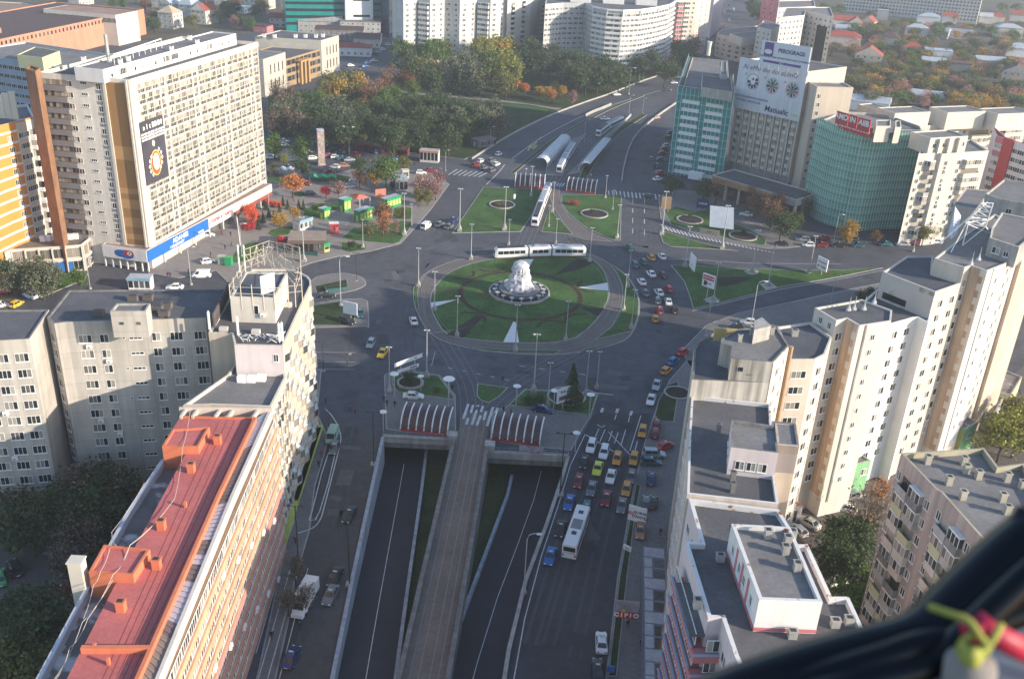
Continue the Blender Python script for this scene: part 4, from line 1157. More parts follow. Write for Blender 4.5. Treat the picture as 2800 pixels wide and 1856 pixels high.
def billboard_block():
 a,b_=P(2034,163,44),P(2209,196,44);c=P(2315,183,44)
 n=(c-b_);q=[a,b_,b_+n,a+n]
 B=Bld('apartment_tower','thirteen storey ribbed slab carrying two big advertising boards','tower block',cen(q))
 FA=mat('ribbed_facade',(.3,.27,.26),.85,var=.12,scale=.2,streak=.2)
 B.vol(q,0,44,FA,BITU,CREAMW,.6)
 sw=mat('gable_render',(.52,.45,.37),.85,var=.08,scale=.1,streak=.1)
 F=frame_on(a,b_);L=(b_-a).length;nc=8;bw=L/nc
 rib=MB()
 for i in range(nc+1):wbox(rib,F,bw*i-.3,bw*i+.3,-.9,.02,7,33.5)
 B.part(rib,'facade_rib',sw)
 zs=[7.6+2.85*r for r in range(9)]
 bal=balcony(bw-.9,.8,1.0,CREAMW,0,GLC,bay=.35,h=2.6);w_=win(bw-1.2,1.5,4,FRAME,GLC,1,False)
 B.fac(a,b_,zs,[((i+.5)/nc,bal,0,'balcony')for i in range(nc)])
 B.fac(a,b_,[z+1.02 for z in zs],[((i+.5)/nc,w_)for i in range(nc)],off=.1)
 Fg=frame_on(b_,c);g=MB();wbox(g,Fg,0,(c-b_).length,-.12,.02,5,44);B.part(g,'gable',sw)
 q2=[b_+n*.35+(b_-a).normalized()*3.2,c+(b_-a).normalized()*4.0,c,b_+n*.35]
 p0,p1=P(2235,237,40.5),P(2334,240,40.5)
 nn=Vector((-(p1-p0).y,(p1-p0).x,0)).normalized()*9
 B.vol([p0,p1,p1+nn,p0+nn],0,40.5,sw,BITUL,CREAMW,.4,'stair_wing')
 B.fac(p0,p1,levels(36.5,2.85,11),[(.1,win(1.2,1.5,2))])
 f0,f1=P(2086,109.6,53),P(2220,131,53);z0=45.2
 Fb=frame_on(f0,f1);Lb=(f1-f0).length
 rb=MB();wbox(rb,Fb,0,Lb,-.3,.0,z0,53);bo=B.part(rb,'roof_billboard',mat('pale_board',(.55,.58,.64),.6,var=.04));bo['label']='pale rooftop advertising board with dark blue lettering'
 NAVY=mat('navy_print',(.03,.03,.12),.6,var=0);PURP=mat('purple_print',(.12,.07,.25),.6,var=0)
 r=MB();wbox(r,Fb,Lb*.07,Lb*.26,-.34,-.3,48.2,52.6,0);wbox(r,Fb,Lb*.08,Lb*.42,-.34,-.3,46.0,46.8,0);wbox(r,Fb,Lb*.5,Lb*.86,-.34,-.3,46.0,46.8,0);B.part(r,'board_print',PURP,bo)
 em=MB();disc(em,Fb,Lb*.16,49.6,1.5,.8,-.37,0,10);B.part(em,'emblem',WHITER,bo)
 put_text(B.root,Fb,Lb*.63,50.4,'PEROGRAGS',1.75,NAVY,.35,bold=.04);put_text(B.root,Fb,Lb*.52,48.0,'ARONRMRA HOIA AUTENTI PROVOCARI CUTREIERARE',.75,NAVY,.35);put_text(B.root,Fb,Lb*.46,46.4,'ON',1.2,NAVY,.35)
 st=MB()
 for i in range(6):wbox(st,Fb,Lb*i/5-.1,Lb*i/5+.1,.1,.3,43.5,53)
 B.part(st,'board_frame',STEEL)
 (u0,z1),(u1,_),(u2,z2),(u3,z3)=(onwall(a,b_,*p)for p in((2034,164),(2211,196),(2190,334),(2017,292)))
 zb=(z2+z3)/2
 fb=MB();wbox(fb,F,-.8,L+.6,-1.3,-1.0,zb,44.8);bo=B.part(fb,'facade_billboard',mat('pale_board_printed',(.56,.58,.63),.65,var=.06,streak=.12));bo['label']='huge pale facade board with script lettering and three round pictures'
 SC=mat('blue_print',(.08,.11,.26),.6,var=0)
 put_text(B.root,F,L*.47,42.0,'Ai eMo din din eUmO',2.35,SC,1.36,shear=.15,space=1.05)
 put_text(B.root,F,L*.66,zb+2.0,'Matiualic',2.7,NAVY,1.36,bold=.04,shear=.1);put_text(B.root,F,L*.94,zb+1.9,'com',1.5,mat('lime_print',(.45,.6,.05),.6,var=0),1.36,bold=.03)
 put_text(B.root,F,L*.2,zb+4.6,'WITTELMONTASATATIOARABINAR',1.0,SC,1.36);put_text(B.root,F,L*.2,zb+3.2,'ATELIERUL MICUTILOR',1.0,SC,1.36)
 em=MB();rn=random.Random(5)
 for i,u in enumerate((.23,.54,.85)):
  zc=zb+10.2-i*.1
  disc(em,F,L*u,zc,2.55,2.75,-1.36,0);disc(em,F,L*u,zc,2.35,2.55,-1.37,1)
  for k in range(9):
   a0=k*2*math.pi/9+.2;a1=a0+2*math.pi/9-.12
   if i==0 and 0<k<4:continue
   pts=[(L*u+r_*math.cos(t)*2.25,-1.385,zc+r_*math.sin(t)*2.45)for r_,t in((.42,a0),(.95,a0),(1,(a0+a1)/2),(.95,a1),(.42,a1))]
   em.face([F@Vector(p)for p in pts],2 if i==0 else rn.choice((2,3,4,5,5)))
  disc(em,F,L*u,zc,.95,1.05,-1.39,1 if i==0 else 4);disc(em,F,L*u,zc+.9,.4,.45,-1.4,2)
  put_text(B.root,F,L*u-3.2,zc+2.3,'(%d)'%(i+1),.8,SC,1.36)
 B.part(em,'board_picture',[SC,WHITER,NAVY,mat('red_print',(.35,.09,.08),.6,var=0),mat('green_print',(.05,.22,.18),.6,var=0),mat('brown_print',(.2,.13,.13),.6,var=0)],bo)
 pa,pb=P(1947,478,8.0),P(2178,546,8.0);n2=Vector((-(pb-pa).y,(pb-pa).x,0)).normalized()*13
 pq=[pa,pb,pb+n2,pa+n2];B.vol(pq,5.6,8,CONC,BITU,CREAMW,.3,'podium_roof')
 F3=frame_on(pa,pb);L3=(pb-pa).length
 w_=MB();wbox(w_,F3,.4,L3*.9,-.15,.02,5.9,7.5);o=B.part(w_,'fascia_board',mat('ochre_panel',(.4,.2,.08),.7,var=.2,scale=.2))
 inner=[p+n2*.3 for p in(pa,pb)]+[pb+n2,pa+n2];B.part(MB().side(ccw(inner),0,5.6),'shopfront_wall',MATS['shopfront_glass'])
 for i in range(7):B.part(wbox(MB(),F3,L3*i/6.2+.3,L3*i/6.2+1.1,.3,1.1,0,5.6),'column',sw)
 B.finish()
billboard_block()
def green_curved():
 pts=[(2246,329),(2268,338),(2289,348),(2312,355),(2337,361),(2362,367),(2390,370),(2420,369),(2450,367),(2490,367),(2526,367)]
 fp=poly(pts,31.5);q=fp+poly([(2515,345),(2440,318),(2370,308),(2300,305)],31.5)
 B=Bld('scaffolded_tower','curved block wrapped in pale green scaffold netting with a red roof sign','tower block',cen(q))
 B.vol(q,0,31.5,GREYW,BITUL,CONC,.8)
 for a,b_ in zip(fp,fp[1:]):
  L=(b_-a).length;B.fac(a,b_,[2.5+2.9*r for r in range(10)],[(.5,win(max(1.2,L-1.2),1.5,3,FRAME,GL,1,False))])
 scaffold(B,fp,.3,32.3,2.65,1.1,NETG,1.4)
 a,b_=P(2291,303,39.0),P(2388,331,39.0);F=frame_on(a,b_);L=(b_-a).length
 for i,(u0,u1)in enumerate(((0,.34),(.36,.6),(.62,.96))):
  sg=MB();wbox(sg,F,L*u0,L*u1,-.3,0,35.2,39.0);bo=B.part(sg,'roof_sign',REDP)
 lt=MATS['white_lettering']
 for i,(u,t)in enumerate(((.16,'AMO'),(.48,'IN'),(.79,'AIIB'))):put_text(B.root,F,L*u,37.6,t,2.3,lt,.38,bold=.05)
 a,b_=P(2296,325,34.6),P(2388,352,34.6);F=frame_on(a,b_);L=(b_-a).length
 sg=MB();wbox(sg,F,0,L,-.3,0,31.6,34.6);B.part(sg,'roof_sign',REDP)
 put_text(B.root,F,L*.5,33.1,'AEXARHEI BANKO',1.5,lt,.38,bold=.04)
 for pts in([(2396,345),(2436,345),(2436,328),(2396,328)],[(2448,348),(2465,348),(2463,330),(2448,330)]):
  q2=poly(pts,36);B.vol(q2,31,36,CREAMW,BITUL,None,.3,'roof_house')
 B.finish()
green_curved()
def cream_right():
 a,b_,c,d=P(2512,421,29.5),P(2565,418,29.5),P(2576,421,29.5),P(2704,412,29.5)
 n=Vector((-(d-c).y,(d-c).x,0)).normalized()*15
 q=[a,b_,c,d,d+n+Vector((6,0,0)),a+Vector((7.5,16,0))]
 B=Bld('apartment_block','sunlit cream block with angled balconies beside the green netting','apartment block',cen(q))
 B.vol(q,0,29.5,CREAM,BITUL,CREAMW,.5)
 zs=levels(25.7,2.75,9);F=frame_on(c,d);L=(d-c).length;L1=(b_-a).length
 w2=win(1.3,1.4,2)
 B.fac(c,d,zs,[(.13,w2),(.4,w2)])
 B.fac(c,d,zs,[(.68,lambda r,k:balcony(L*.4,1.3,1.0,CREAMW,r%3!=1,GLC,bay=.4),-.9,'balcony')])
 B.fac(a,b_,zs,[(.2,w2)]);B.fac(a,b_,zs,[(.68,lambda r,k:balcony(L1*.55,1.5,1.0,GREYW,r%4==0,GLC,bay=1.0),-.9,'balcony')])
 B.fac(c,d,[z-.9 for z in zs[::2]],[(.15,acbox(),0,'air_conditioner'),(.72,acbox(),0,'air_conditioner')],off=.05)
 q2=[P(2545,378,34),P(2648,372,34)];n2=n*.55;q2+=[q2[1]+n2,q2[0]+n2]
 B.vol(q2,29,34,CREAMW,BITUL,None,.4,'penthouse')
 F=frame_on(q2[0],q2[1]);L=(q2[1]-q2[0]).length
 for u in(.2,.46,.72):B.part(wbox(MB(),F,L*u,L*u+1.0,-1.0,.02,29.2,33.7),'buttress',CREAMW)
 B.fac(q2[0],q2[1],[30.8],[(.14,w2),(.4,w2),(.9,w2)]);B.finish()
 a,b_=P(2468,347,28),P(2860,326,28);n=Vector((-(b_-a).y,(b_-a).x,0)).normalized()*16
 q=[a,b_,b_+n,a+n]
 B=Bld('apartment_block','long cream block with glazed balcony stacks and white roof houses','apartment block',cen(q))
 B.vol(q,0,28,CREAM,BITUL,CREAMW,.5);L=(b_-a).length
 zs=levels(24.0,2.75,8)
 B.fac(a,b_,zs,[(u,win(1.3,1.4,2))for u in(.05,.12,.19,.43,.62,.66,.88)])
 B.fac(a,b_,zs,[(u,lambda r,k:balcony(9.5,1.4,1.0,CREAMW,(r+k)%3!=1,GLC,bay=.8),-.9,'balcony')for u in(.31,.53,.76,.95)])
 for x0,x1,yb,h in((2440,2545,310,33),(2584,2696,308,33),(2722,2830,312,33),(2392,2440,300,31)):
  p,r=P(x0+8,yb,h),P(x1,yb-4,h);m=Vector((-(r-p).y,(r-p).x,0)).normalized()*9;B.vol([p,r,r+m,p+m],27,h,CREAMW,BITUL,None,.3,'roof_house')
 B.finish()
 a,b_,c=P(2725,371,30),P(2757,381,30),P(2850,409,30)
 q=[a,b_,c,c+Vector((-5,14,0)),a+Vector((5,14,0))]
 B=Bld('apartment_block','pink red block with a red stair strip at the right edge','apartment block',cen(q))
 B.vol(q,0,30,PINKW,BITU,PINK,.4)
 zs=levels(26.2,2.75,9);F=frame_on(b_,c);L=(c-b_).length
 B.part(wbox(MB(),F,-1.4,2.6,-.5,.3,6,30.3),'stair_strip',REDP)
 F0=frame_on(a,b_);L0=(b_-a).length
 B.fac(a,b_,zs,[(.45,win(L0*.8,1.5,6,FRAME,GLC,1,False))]);B.fac(b_,c,zs,[(.25,win(2.6,1.5,3)),(.45,win(2.6,1.5,3)),(.65,win(2.6,1.5,3)),(.85,win(2.6,1.5,3))])
 s_=MB();wbox(s_,F0,0,L0,-.12,.02,27.8,29.9);wbox(s_,F0,0,L0,-.12,.02,24.2,25.4);B.part(s_,'red_band',PINK);B.finish()
cream_right()
S_PARTS={}
def stepped_row():
 w2,w3,w1=win(1.5,1.4,2),win(2.4,1.3,3),win(.9,1.1,2)
 O=[(1883,1361),(1917,1481),(1872,1479),(1936,1688),(1974,1688),(2008,1790),(2040,1860),(2040,2100),(2400,2100),(2400,1800),(2356,1705),(2321,1630),(2275,1630),(2209,1487),(2182,1487),(2160,1440),(2130,1392)]
 ps=poly(O,31.5)
 B=Bld('apartment_block','white block with rust stained coping, pink balconies and dark flat roof, nearest right','apartment block',cen(ps))
 B.vol(ps,0,31.5,PINKW,BITU,RUST,.7,cw=.45)
 P0=poly([(2000,1431),(2076,1638),(2250,1645),(2161,1440)],35)
 B.vol(P0,30.6,35,WHITER,BITUL,RUST,.5,'penthouse',.4)
 bd=MB();
 for i in range(4):
  a,b_=P0[i],P0[(i+1)%4]
  wbox(bd,frame_on(a,b_),0,(b_-a).length,-.06,.02,30.9,31.35)
 B.part(bd,'red_band',PINK)
 B.fac(P0[0],P0[1],[32.3],[(u,win(.9,1.3,2))for u in(.18,.42,.58,.82)])
 pk=MB()
 for u in(.3,.5,.7):
  F=frame_on(P0[0],P0[1]);L=(P0[1]-P0[0]).length;wbox(pk,F,L*u-.3,L*u+.3,-.05,.02,31.3,34.4)
 B.part(pk,'pink_stripe',PINK)
 a,b_,c,d,e,f=ps[0],ps[1],ps[2],ps[3],ps[4],ps[5]
 zs=levels(27.6,2.85,9)
 B.fac(a,b_,zs,[(.25,w2),(.6,w2)]);L=(d-c).length
 F=frame_on(c,d);bands=MB();blue=MB()
 for z in zs:
  wbox(bands,F,1.5,L+.1,-1.3,.02,z-1.1,z-.05);wbox(blue,F,1.4,L+.2,-1.45,-1.2,z-.05,z+.1)
  wbox(bands,frame_on(d,e),-1.3,(e-d).length+.3,-1.3,.02,z-1.1,z-.05);wbox(blue,frame_on(d,e),-1.4,(e-d).length+.4,-1.45,-1.2,z-.05,z+.1)
 B.part(bands,'balcony_band',PINK);B.part(blue,'balcony_rail',mat('pale_blue_rail',(.3,.38,.5),.6,var=0))
 B.fac(c,d,[z+.1 for z in zs],[(1.5+(L-1.5)*(i+.5)/6,win((L-1.5)/6-.1,1.55,3,FRAME,GL,1,False))for i in range(6)],off=.9)
 B.fac(d,e,[z+.1 for z in zs],[(.5,win(1.4,1.55,2,FRAME,GL,1,False))],off=.9)
 B.fac(e,f,zs,[(.5,w2)])
 rf=MB();wbox(rf,F,L*.35,L,-1.6,.02,28.9,29.2);B.part(rf,'balcony_roof',BITU)
 B.chimneys([(1905,1660),(2103,1464),(2165,1470)],31,(.8,.8,1.1),CONC);B.chimneys([(2098,1470),(2152,1487),(2146,1513),(2178,1560)],34.5,(.75,.75,1.1),CONC)
 B.chimneys([(2165,1742),(2282,1712),(2320,1706),(1968,1533)],30.9,(.9,.7,.9),CONC)
 B.finish()
 ps=poly([(1891,1079),(1884,1200),(1879,1349),(2129,1377),(2118,1300),(2107,1103)],32)
 B=Bld('apartment_block','middle block of the row with a white penthouse and three windows','apartment block',cen(ps))
 B.vol(ps,0,32,PEACHL,BITU,RUST,.6)
 p=poly([(2001,1147),(1999,1222),(2129,1238),(2126,1213),(2186,1218),(2176,1157),(2111,1150),(2110,1162)],35.5)
 B.vol(p,31.2,35.5,PINKW,BITUL,CONCD,.5,'penthouse')
 B.fac(p[1],p[2],[32.3],[(.24,win(1.15,1.3,2)),(.48,win(1.15,1.3,2)),(.72,win(1.15,1.3,2))]);B.fac(p[0],p[1],[32.6],[(u,win(1.2,1.3,2))for u in(.2,.5,.8)])
 tw=[p[3],p[4],p[5],p[6]]
 B.vol([p[3],p[4],p[5],p[5]+(p[3]-p[4])],0,35.4,TAN,BITUL,TAN,.1,'stair_shaft')
 B.fac(ps[0],ps[2],levels(28.2,2.85,9),[(u,win(1.6,1.5,2))for u in(.1,.3,.5,.7,.9)])
 B.chimneys([(2002,1345),(2002,1315),(1963,1183)],31.4,(.6,.6,1.4),CONCD);B.finish()
 fr_=poly([(1892,1038),(1896,1003),(1898,952),(1912,930),(1930,919),(1952,908),(1990,900),(2123,893)],34.8)+[P(2158,945,38.2),P(2114,990,38.2)]
 B=Bld('apartment_block','block with rain streaked white wall and rounded dark corner roof','apartment block',cen(fr_))
 B.vol(fr_,0,34.8,STAINW,mat('bitumen_roof_blue',(.085,.09,.105),.85,var=.25,scale=.2,var2=.12),CONCD,.4)
 p=poly([(1971,936),(2001,946),(2000,980),(2114,990),(2158,945),(2126,897),(2013,903),(1973,924)],38.2)
 B.vol(p,34,38.2,STAINW,BITUL,CONCD,.25,'penthouse')
 B.fac(p[2],p[3],[36.2],[(.25,win(.9,.8,1,mat('grey_frame',(.3,.3,.28),.6,var=0),GL,1,False))])
 rt=[fr_[9],fr_[8]];
 sidew=MB();F=frame_on(rt[0],rt[1]);L=(rt[1]-rt[0]).length;wbox(sidew,F,0,L,-.1,.02,2,38.0);B.part(sidew,'side_wall',PEACHL)
 B.fac(rt[0],rt[1],levels(35.0,2.75,11),[(.35,w2),(.72,w1,.8)],off=.1)
 pp=MB();q_=rt[1];pp.tube([(q_.x+.3,q_.y-.2,.3),(q_.x+.3,q_.y-.2,38.2)],.35,8);B.part(pp,'drain_pipe',mat('ochre_pipe',(.36,.24,.14),.8,var=.1))
 B.part(MB().prism(ccw(poly([(2062,882),(2083,872),(2108,895),(2062,907)],40)),34.6,40.3),'chimney_stack',CONC)
 wb_=MB();a=P(1952,915,36);b2=P(2015,903,37);wallstrip(wb_,[Vector((a.x,a.y,0)),Vector((b2.x,b2.y,0))],.3,35,37.2);B.part(wb_,'sign_back',mat('ochre_board',(.42,.33,.14),.7))
 B.chimneys([(2022,935),(2055,918),(2110,915)],37.9,(.6,.5,1.2),CONC);B.chimneys([(2046,1046),(2046,1046)],34.4,(.7,.4,1.4),CONCD);B.finish()
 ps=poly([(2160,983),(2229,982),(2256,968),(2275,921),(2215,880),(2126,893)],35)
 B=Bld('apartment_block','peach block between the drain pipe and the quoined corner, dark flat roof','apartment block',cen(ps))
 B.vol(ps,0,35,PEACHL,MATS['bitumen_roof_blue'],CREAM,.4)
 B.fac(ps[0],ps[1],levels(31.7,2.75,11),[(.45,w3)]);B.fac(ps[1],ps[2],levels(31.7,2.75,11),[(.6,w2)]);B.fac(ps[2],ps[3],levels(31.7,2.75,11),[(.5,w2)])
 B.chimneys([(2172,918)],34.6,(1,.8,1),CONC);B.finish()
 ps=poly([(2228,841),(2287,876),(2316,870),(2351,890),(2437,877),(2440,848),(2356,818),(2319,825)],37.4)
 B=Bld('apartment_block','tall pale block with white toothed quoins and a roof aerial cluster','apartment block',cen(ps))
 B.vol(ps,0,37.4,CREAM,BITU,CREAMW,.3)
 b_,c,d,e=ps[1],ps[2],ps[3],ps[4]
 cc=MB();wbox(cc,frame_on(c,d),0,(d-c).length,-.1,.02,4,37.2);B.part(cc,'orange_wall',mat('orange_stained_wall',(.5,.37,.26),.85,var=.2,scale=.08,streak=.45))
 qn=MB();L=(d-c).length;F=frame_on(c,d)
 for i in range(25):wbox(qn,F,L-(1.15 if i%2 else .4),L+.05,-.16,.02,4+i*1.33,4+i*1.33+(1.33 if i%2 else 1.33))
 B.part(qn,'quoin',CREAMW)
 L=(e-d).length;dp=MB();F=frame_on(d,e);wbox(dp,F,L*.18,L*.24,-.12,.02,3,37.3);B.part(dp,'dark_strip',CONCD)
 B.fac(d,e,levels(34.3,2.75,11),[(.5,w1)]);B.fac(b_,c,levels(33.6,2.75,11),[(.5,w2)]);B.fac(ps[0],b_,[35.3],[(.35,win(.9,1.2,2)),(.75,win(.9,1.2,2))])
 B.finish()
 ps=poly([(2440,884),(2498,868),(2510,867),(2538,882),(2580,800),(2399,790),(2330,850),(2380,885)],33.4)
 B=Bld('apartment_block','bright white block lower than its neighbours, two window columns','apartment block',cen(ps))
 B.vol(ps,0,33.4,WHITER,BITU,WHITER,.3)
 B.fac(ps[0],ps[1],levels(30.2,2.75,10),[(.22,w2),(.8,w2)]);B.finish()
 ps=poly([(2414,743),(2558,798),(2630,773),(2549,743),(2552,700),(2480,700)],38.3)
 B=Bld('apartment_block','tall peach block with dirty left gable and flat dark roof','apartment block',cen(ps))
 B.vol(ps,0,38.3,PEACHL,MATS['bitumen_roof_blue'],CREAM,.3)
 g=MB();wbox(g,frame_on(ps[0],ps[1]),0,(ps[1]-ps[0]).length,-.1,.02,20,38.2);B.part(g,'gable',mat('mouldy_gable',(.45,.42,.39),.9,var=.1,scale=.1,stain=((.2,.19,.17),.25,.58)))
 F=frame_on(ps[0],ps[1]);L=(ps[1]-ps[0]).length;B.part(wbox(MB(),F,L*.1,L*.55,-.2,.02,33.6,34.8),'louvre_window',GLD)
 B.fac(ps[1],ps[2],levels(34.8,2.75,12),[(.3,w2),(.75,w2)]);B.finish()
 ps=poly([(2555,706),(2638,731),(2656,726),(2700,740),(2751,720),(2786,680),(2830,640),(2720,585),(2640,640)],41.3)
 B=Bld('apartment_block','tallest block of the row with white quoined corner and hanging basket','apartment block',cen(ps))
 B.vol(ps,0,41.3,PEACHL,BITUL,CREAM,.3)
 b_,c,d,e,f=ps[1],ps[2],ps[3],ps[4],ps[5]
 B.part(wbox(MB(),frame_on(c,d),0,(d-c).length,-.1,.02,4,41.1),'stained_wall',MATS['orange_stained_wall'])
 qn=MB();F=frame_on(c,d);L=(d-c).length
 for i in range(28):wbox(qn,F,L-(1.1 if i%2 else .4),L+.05,-.16,.02,4+i*1.33,5.33+i*1.33)
 B.part(qn,'quoin',CREAMW)
 F=frame_on(d,e);L=(e-d).length;B.part(wbox(MB(),F,0,L,-.08,.02,4,41.1),'white_wall',WHITER);B.part(wbox(MB(),F,L*.3,L*.36,-.2,.02,4,41.2),'drain_pipe',CONC)
 B.fac(d,e,levels(38,2.75,12),[(.62,w1)],off=.08);B.fac(e,f,levels(38,2.75,12),[(.35,w2),(.7,w2)]);B.fac(b_,c,levels(37.4,2.75,12),[(.5,win(1.1,1.4,1))])
 p=poly([(2707,650),(2787,676),(2830,640),(2830,600),(2739,581),(2713,620)],44.5);B.vol(p,40.5,44.5,CONC,BITUL,CREAM,.3,'penthouse')
 B.fac(p[0],p[1],[42],[(.3,win(1.5,1.2,2)),(.65,win(1.0,1.0,2))]);B.finish()
 q=poly([(2694,530),(2738,545),(2830,560),(2830,500),(2745,490)],40);B=simple('apartment_block','grey roof block behind the lattice aerial at the right edge','apartment block',q,40,CONC,BITUL);B.fac(q[1],q[2],[37],[(.3,win(1.2,1.2,2))]);B.finish()
 q=poly([(2605,560),(2690,575),(2840,590),(2840,545),(2700,520),(2640,515)],33);B=simple('apartment_block','low stone coloured roof terrace block behind the lattice aerial','apartment block',q,33,PEACHL,BITUL,None,.2);B.finish()
 ps=poly([(2786,690),(2800,694),(2860,660),(2850,600)],40)
 B=simple('apartment_block','tan end block cut by the right edge of the picture','apartment block',ps,40,TAN,BITUL);B.finish()
stepped_row()
def street_scaffold():
 a,b_=P(1828,1340,0),P(1779,1728,0)
 B=Bld('scaffold','grey tubular scaffold bays along the white street facade','scaffold',(a.x,(a.y+b_.y)/2,0))
 A0=P(1905,985,0);A0=Vector((a.x+1.5,131,0))
 F=frame_on(Vector((24.2,124,0)),Vector((20.4,84,0)))
 L=40.0;pol,brd=MB(),MB()
 for i in range(17):
  u=L*i/16
  for y in(-1.7,-.3,1.6):wbox(pol,F,u-.05,u+.05,y-.05,y+.05,0,5)
  for z in(2.6,4.9):wbox(pol,F,u-.12,u+.12,-1.8,1.7,z-.06,z+.06)
 for z in(2.6,4.9):
  for y in(-1.7,-.3,1.6):wbox(pol,F,0,L,y-.05,y+.05,z-.05,z+.05)
 wbox(brd,F,0,L,-1.0,-.3,2.7,2.78)
 for i in range(0,16,1):wbox(brd,F,L*i/16+.15,L*(i+1)/16-.15,-1.6,-.4 if i%3 else 1.5,4.97,5.03)
 B.part(pol,'scaffold_pole',mat('blue_grey_steel',(.2,.22,.28),.5,var=.1));B.part(brd,'scaffold_board',mat('pale_boards',(.38,.37,.4),.8,var=.25,scale=.5));B.finish()
street_scaffold()
def lower_right():
 ps=poly([(2464,1238),(2560,1337),(2574,1345),(2672,1455),(2900,1700),(2960,1560),(2800,1266),(2729,1275),(2691,1224)],33)
 B=Bld('apartment_block','shabby pinkish block with stacked glazed balconies and chimney pots, lower right','apartment block',cen(ps))
 B.vol(ps,0,33,mat('shabby_pink_render',(.4,.32,.29),.9,var=.15,scale=.12,streak=.35),BITUL,mat('yellowed_coping',(.36,.33,.24),.9,var=.2),.8)
 a,b_,c,d,e=ps[0],ps[1],ps[2],ps[3],ps[4]
 zs=levels(29.2,2.8,10);L=(b_-a).length;L2=(d-c).length
 for(p,q,LL)in((a,b_,L),(c,d,L2)):
  B.fac(p,q,zs,[(.09,win(1.0,1.4,2),.1),(.9,win(1.0,1.4,2),.1)])
  cols=(GREYW,CREAM,CONCD,MATS['pale_yellow_render'],PEACHL)
  B.fac(p,q,zs,[(u,(lambda r,k:balcony(LL*.3,.75,1.0,cols[(r*3+k*2)%5],(r+k)%3!=0,GLC if r%2 else GL)),-.8,'balcony')for u in(.33,.66)])
 B.fac(d,e,zs,[(u,win(1.4,1.4,2))for u in(.1,.3,.5)])
 B.chimneys(L20([(1520,1150),(1830,1160),(1850,1230),(1955,1280),(1700,1330),(2200,1300),(1820,1455),(2160,1475),(2330,1370),(2200,1580)]),32.2,(.75,.75,1.2),mat('buff_chimney',(.4,.37,.3),.9,var=.15))
 B.finish()
 YG,GRN=mat('lime_yellow_render',(.42,.42,.12),.85,var=.06),mat('mint_render',(.2,.42,.22),.85,var=.1,streak=.15)
 def annex(lb,rp,h,wl,k=1):
  q=poly(rp,h);B=Bld('annex',lb,'annex',cen(q));B.vol(q,0,h,wl,mat('patched_roof',(.2,.18,.18),.9,var=.3,scale=.4,stain=((.45,.44,.44),.5,.56)),CONC,.3);return B,q
 B,q=annex('mint and yellow annex at the foot of the quoined block',[(2273,1251),(2310,1276),(2382,1258),(2348,1236)],6.5,GRN)
 B.part(wbox(MB(),frame_on(q[0],q[1]),0,(q[1]-q[0]).length,-.06,.02,0,6.2),'yellow_wall',YG)
 B.fac(q[1],q[2],[3.6],[(.15,win(1.3,1.4,2)),(.8,win(1.3,1.4,2))]);B.finish()
 B,q=annex('mint and yellow annex beside the tallest block',[(2589,1155),(2637,1174),(2675,1153),(2632,1134)],6.5,GRN)
 B.part(wbox(MB(),frame_on(q[0],q[1]),0,(q[1]-q[0]).length,-.06,.02,0,6.2),'yellow_wall',YG)
 B.fac(q[1],q[2],[3.6],[(.5,win(1.3,1.4,2))]);B.finish()
 B,q=annex('brown roofed shed between the stair shaft and the mint annex',[(2175,1285),(2262,1270),(2302,1318),(2220,1338)],4.2,GRN)
 aw=MB();p=poly([(2220,1345),(2302,1322),(2315,1345),(2235,1366)],3.4);aw.prism(p,3.3,3.45);B.part(aw,'awning',mat('beige_awning',(.42,.38,.33),.8,var=.08));B.finish()
 B,q=annex('flat roofed shed behind the tan end block',[(2690,1060),(2765,1080),(2795,1030),(2735,1005)],4.5,MATS['pale_yellow_render']);B.finish()
 B,q=annex('dark flat roofed shed along the yard on the right',[(2640,1110),(2715,1140),(2745,1085),(2690,1070)],3.8,CONC);B.finish()
 q=poly([(2155,1385),(2196,1382),(2180,1370),(2150,1372)],3.4)
 B=simple('gatehouse','small pale gatehouse with orange eave and a barred door','gatehouse',q,3.4,PINKW,CONC,mat('orange_eave',(.5,.2,.09),.8),.15);B.fac(q[0],q[1],[.2],[(.5,win(1.2,2.3,2,GL and mat('grey_frame2',(.25,.26,.28),.6,var=0),GLD,2,False),0,'door')]);B.finish()
lower_right()
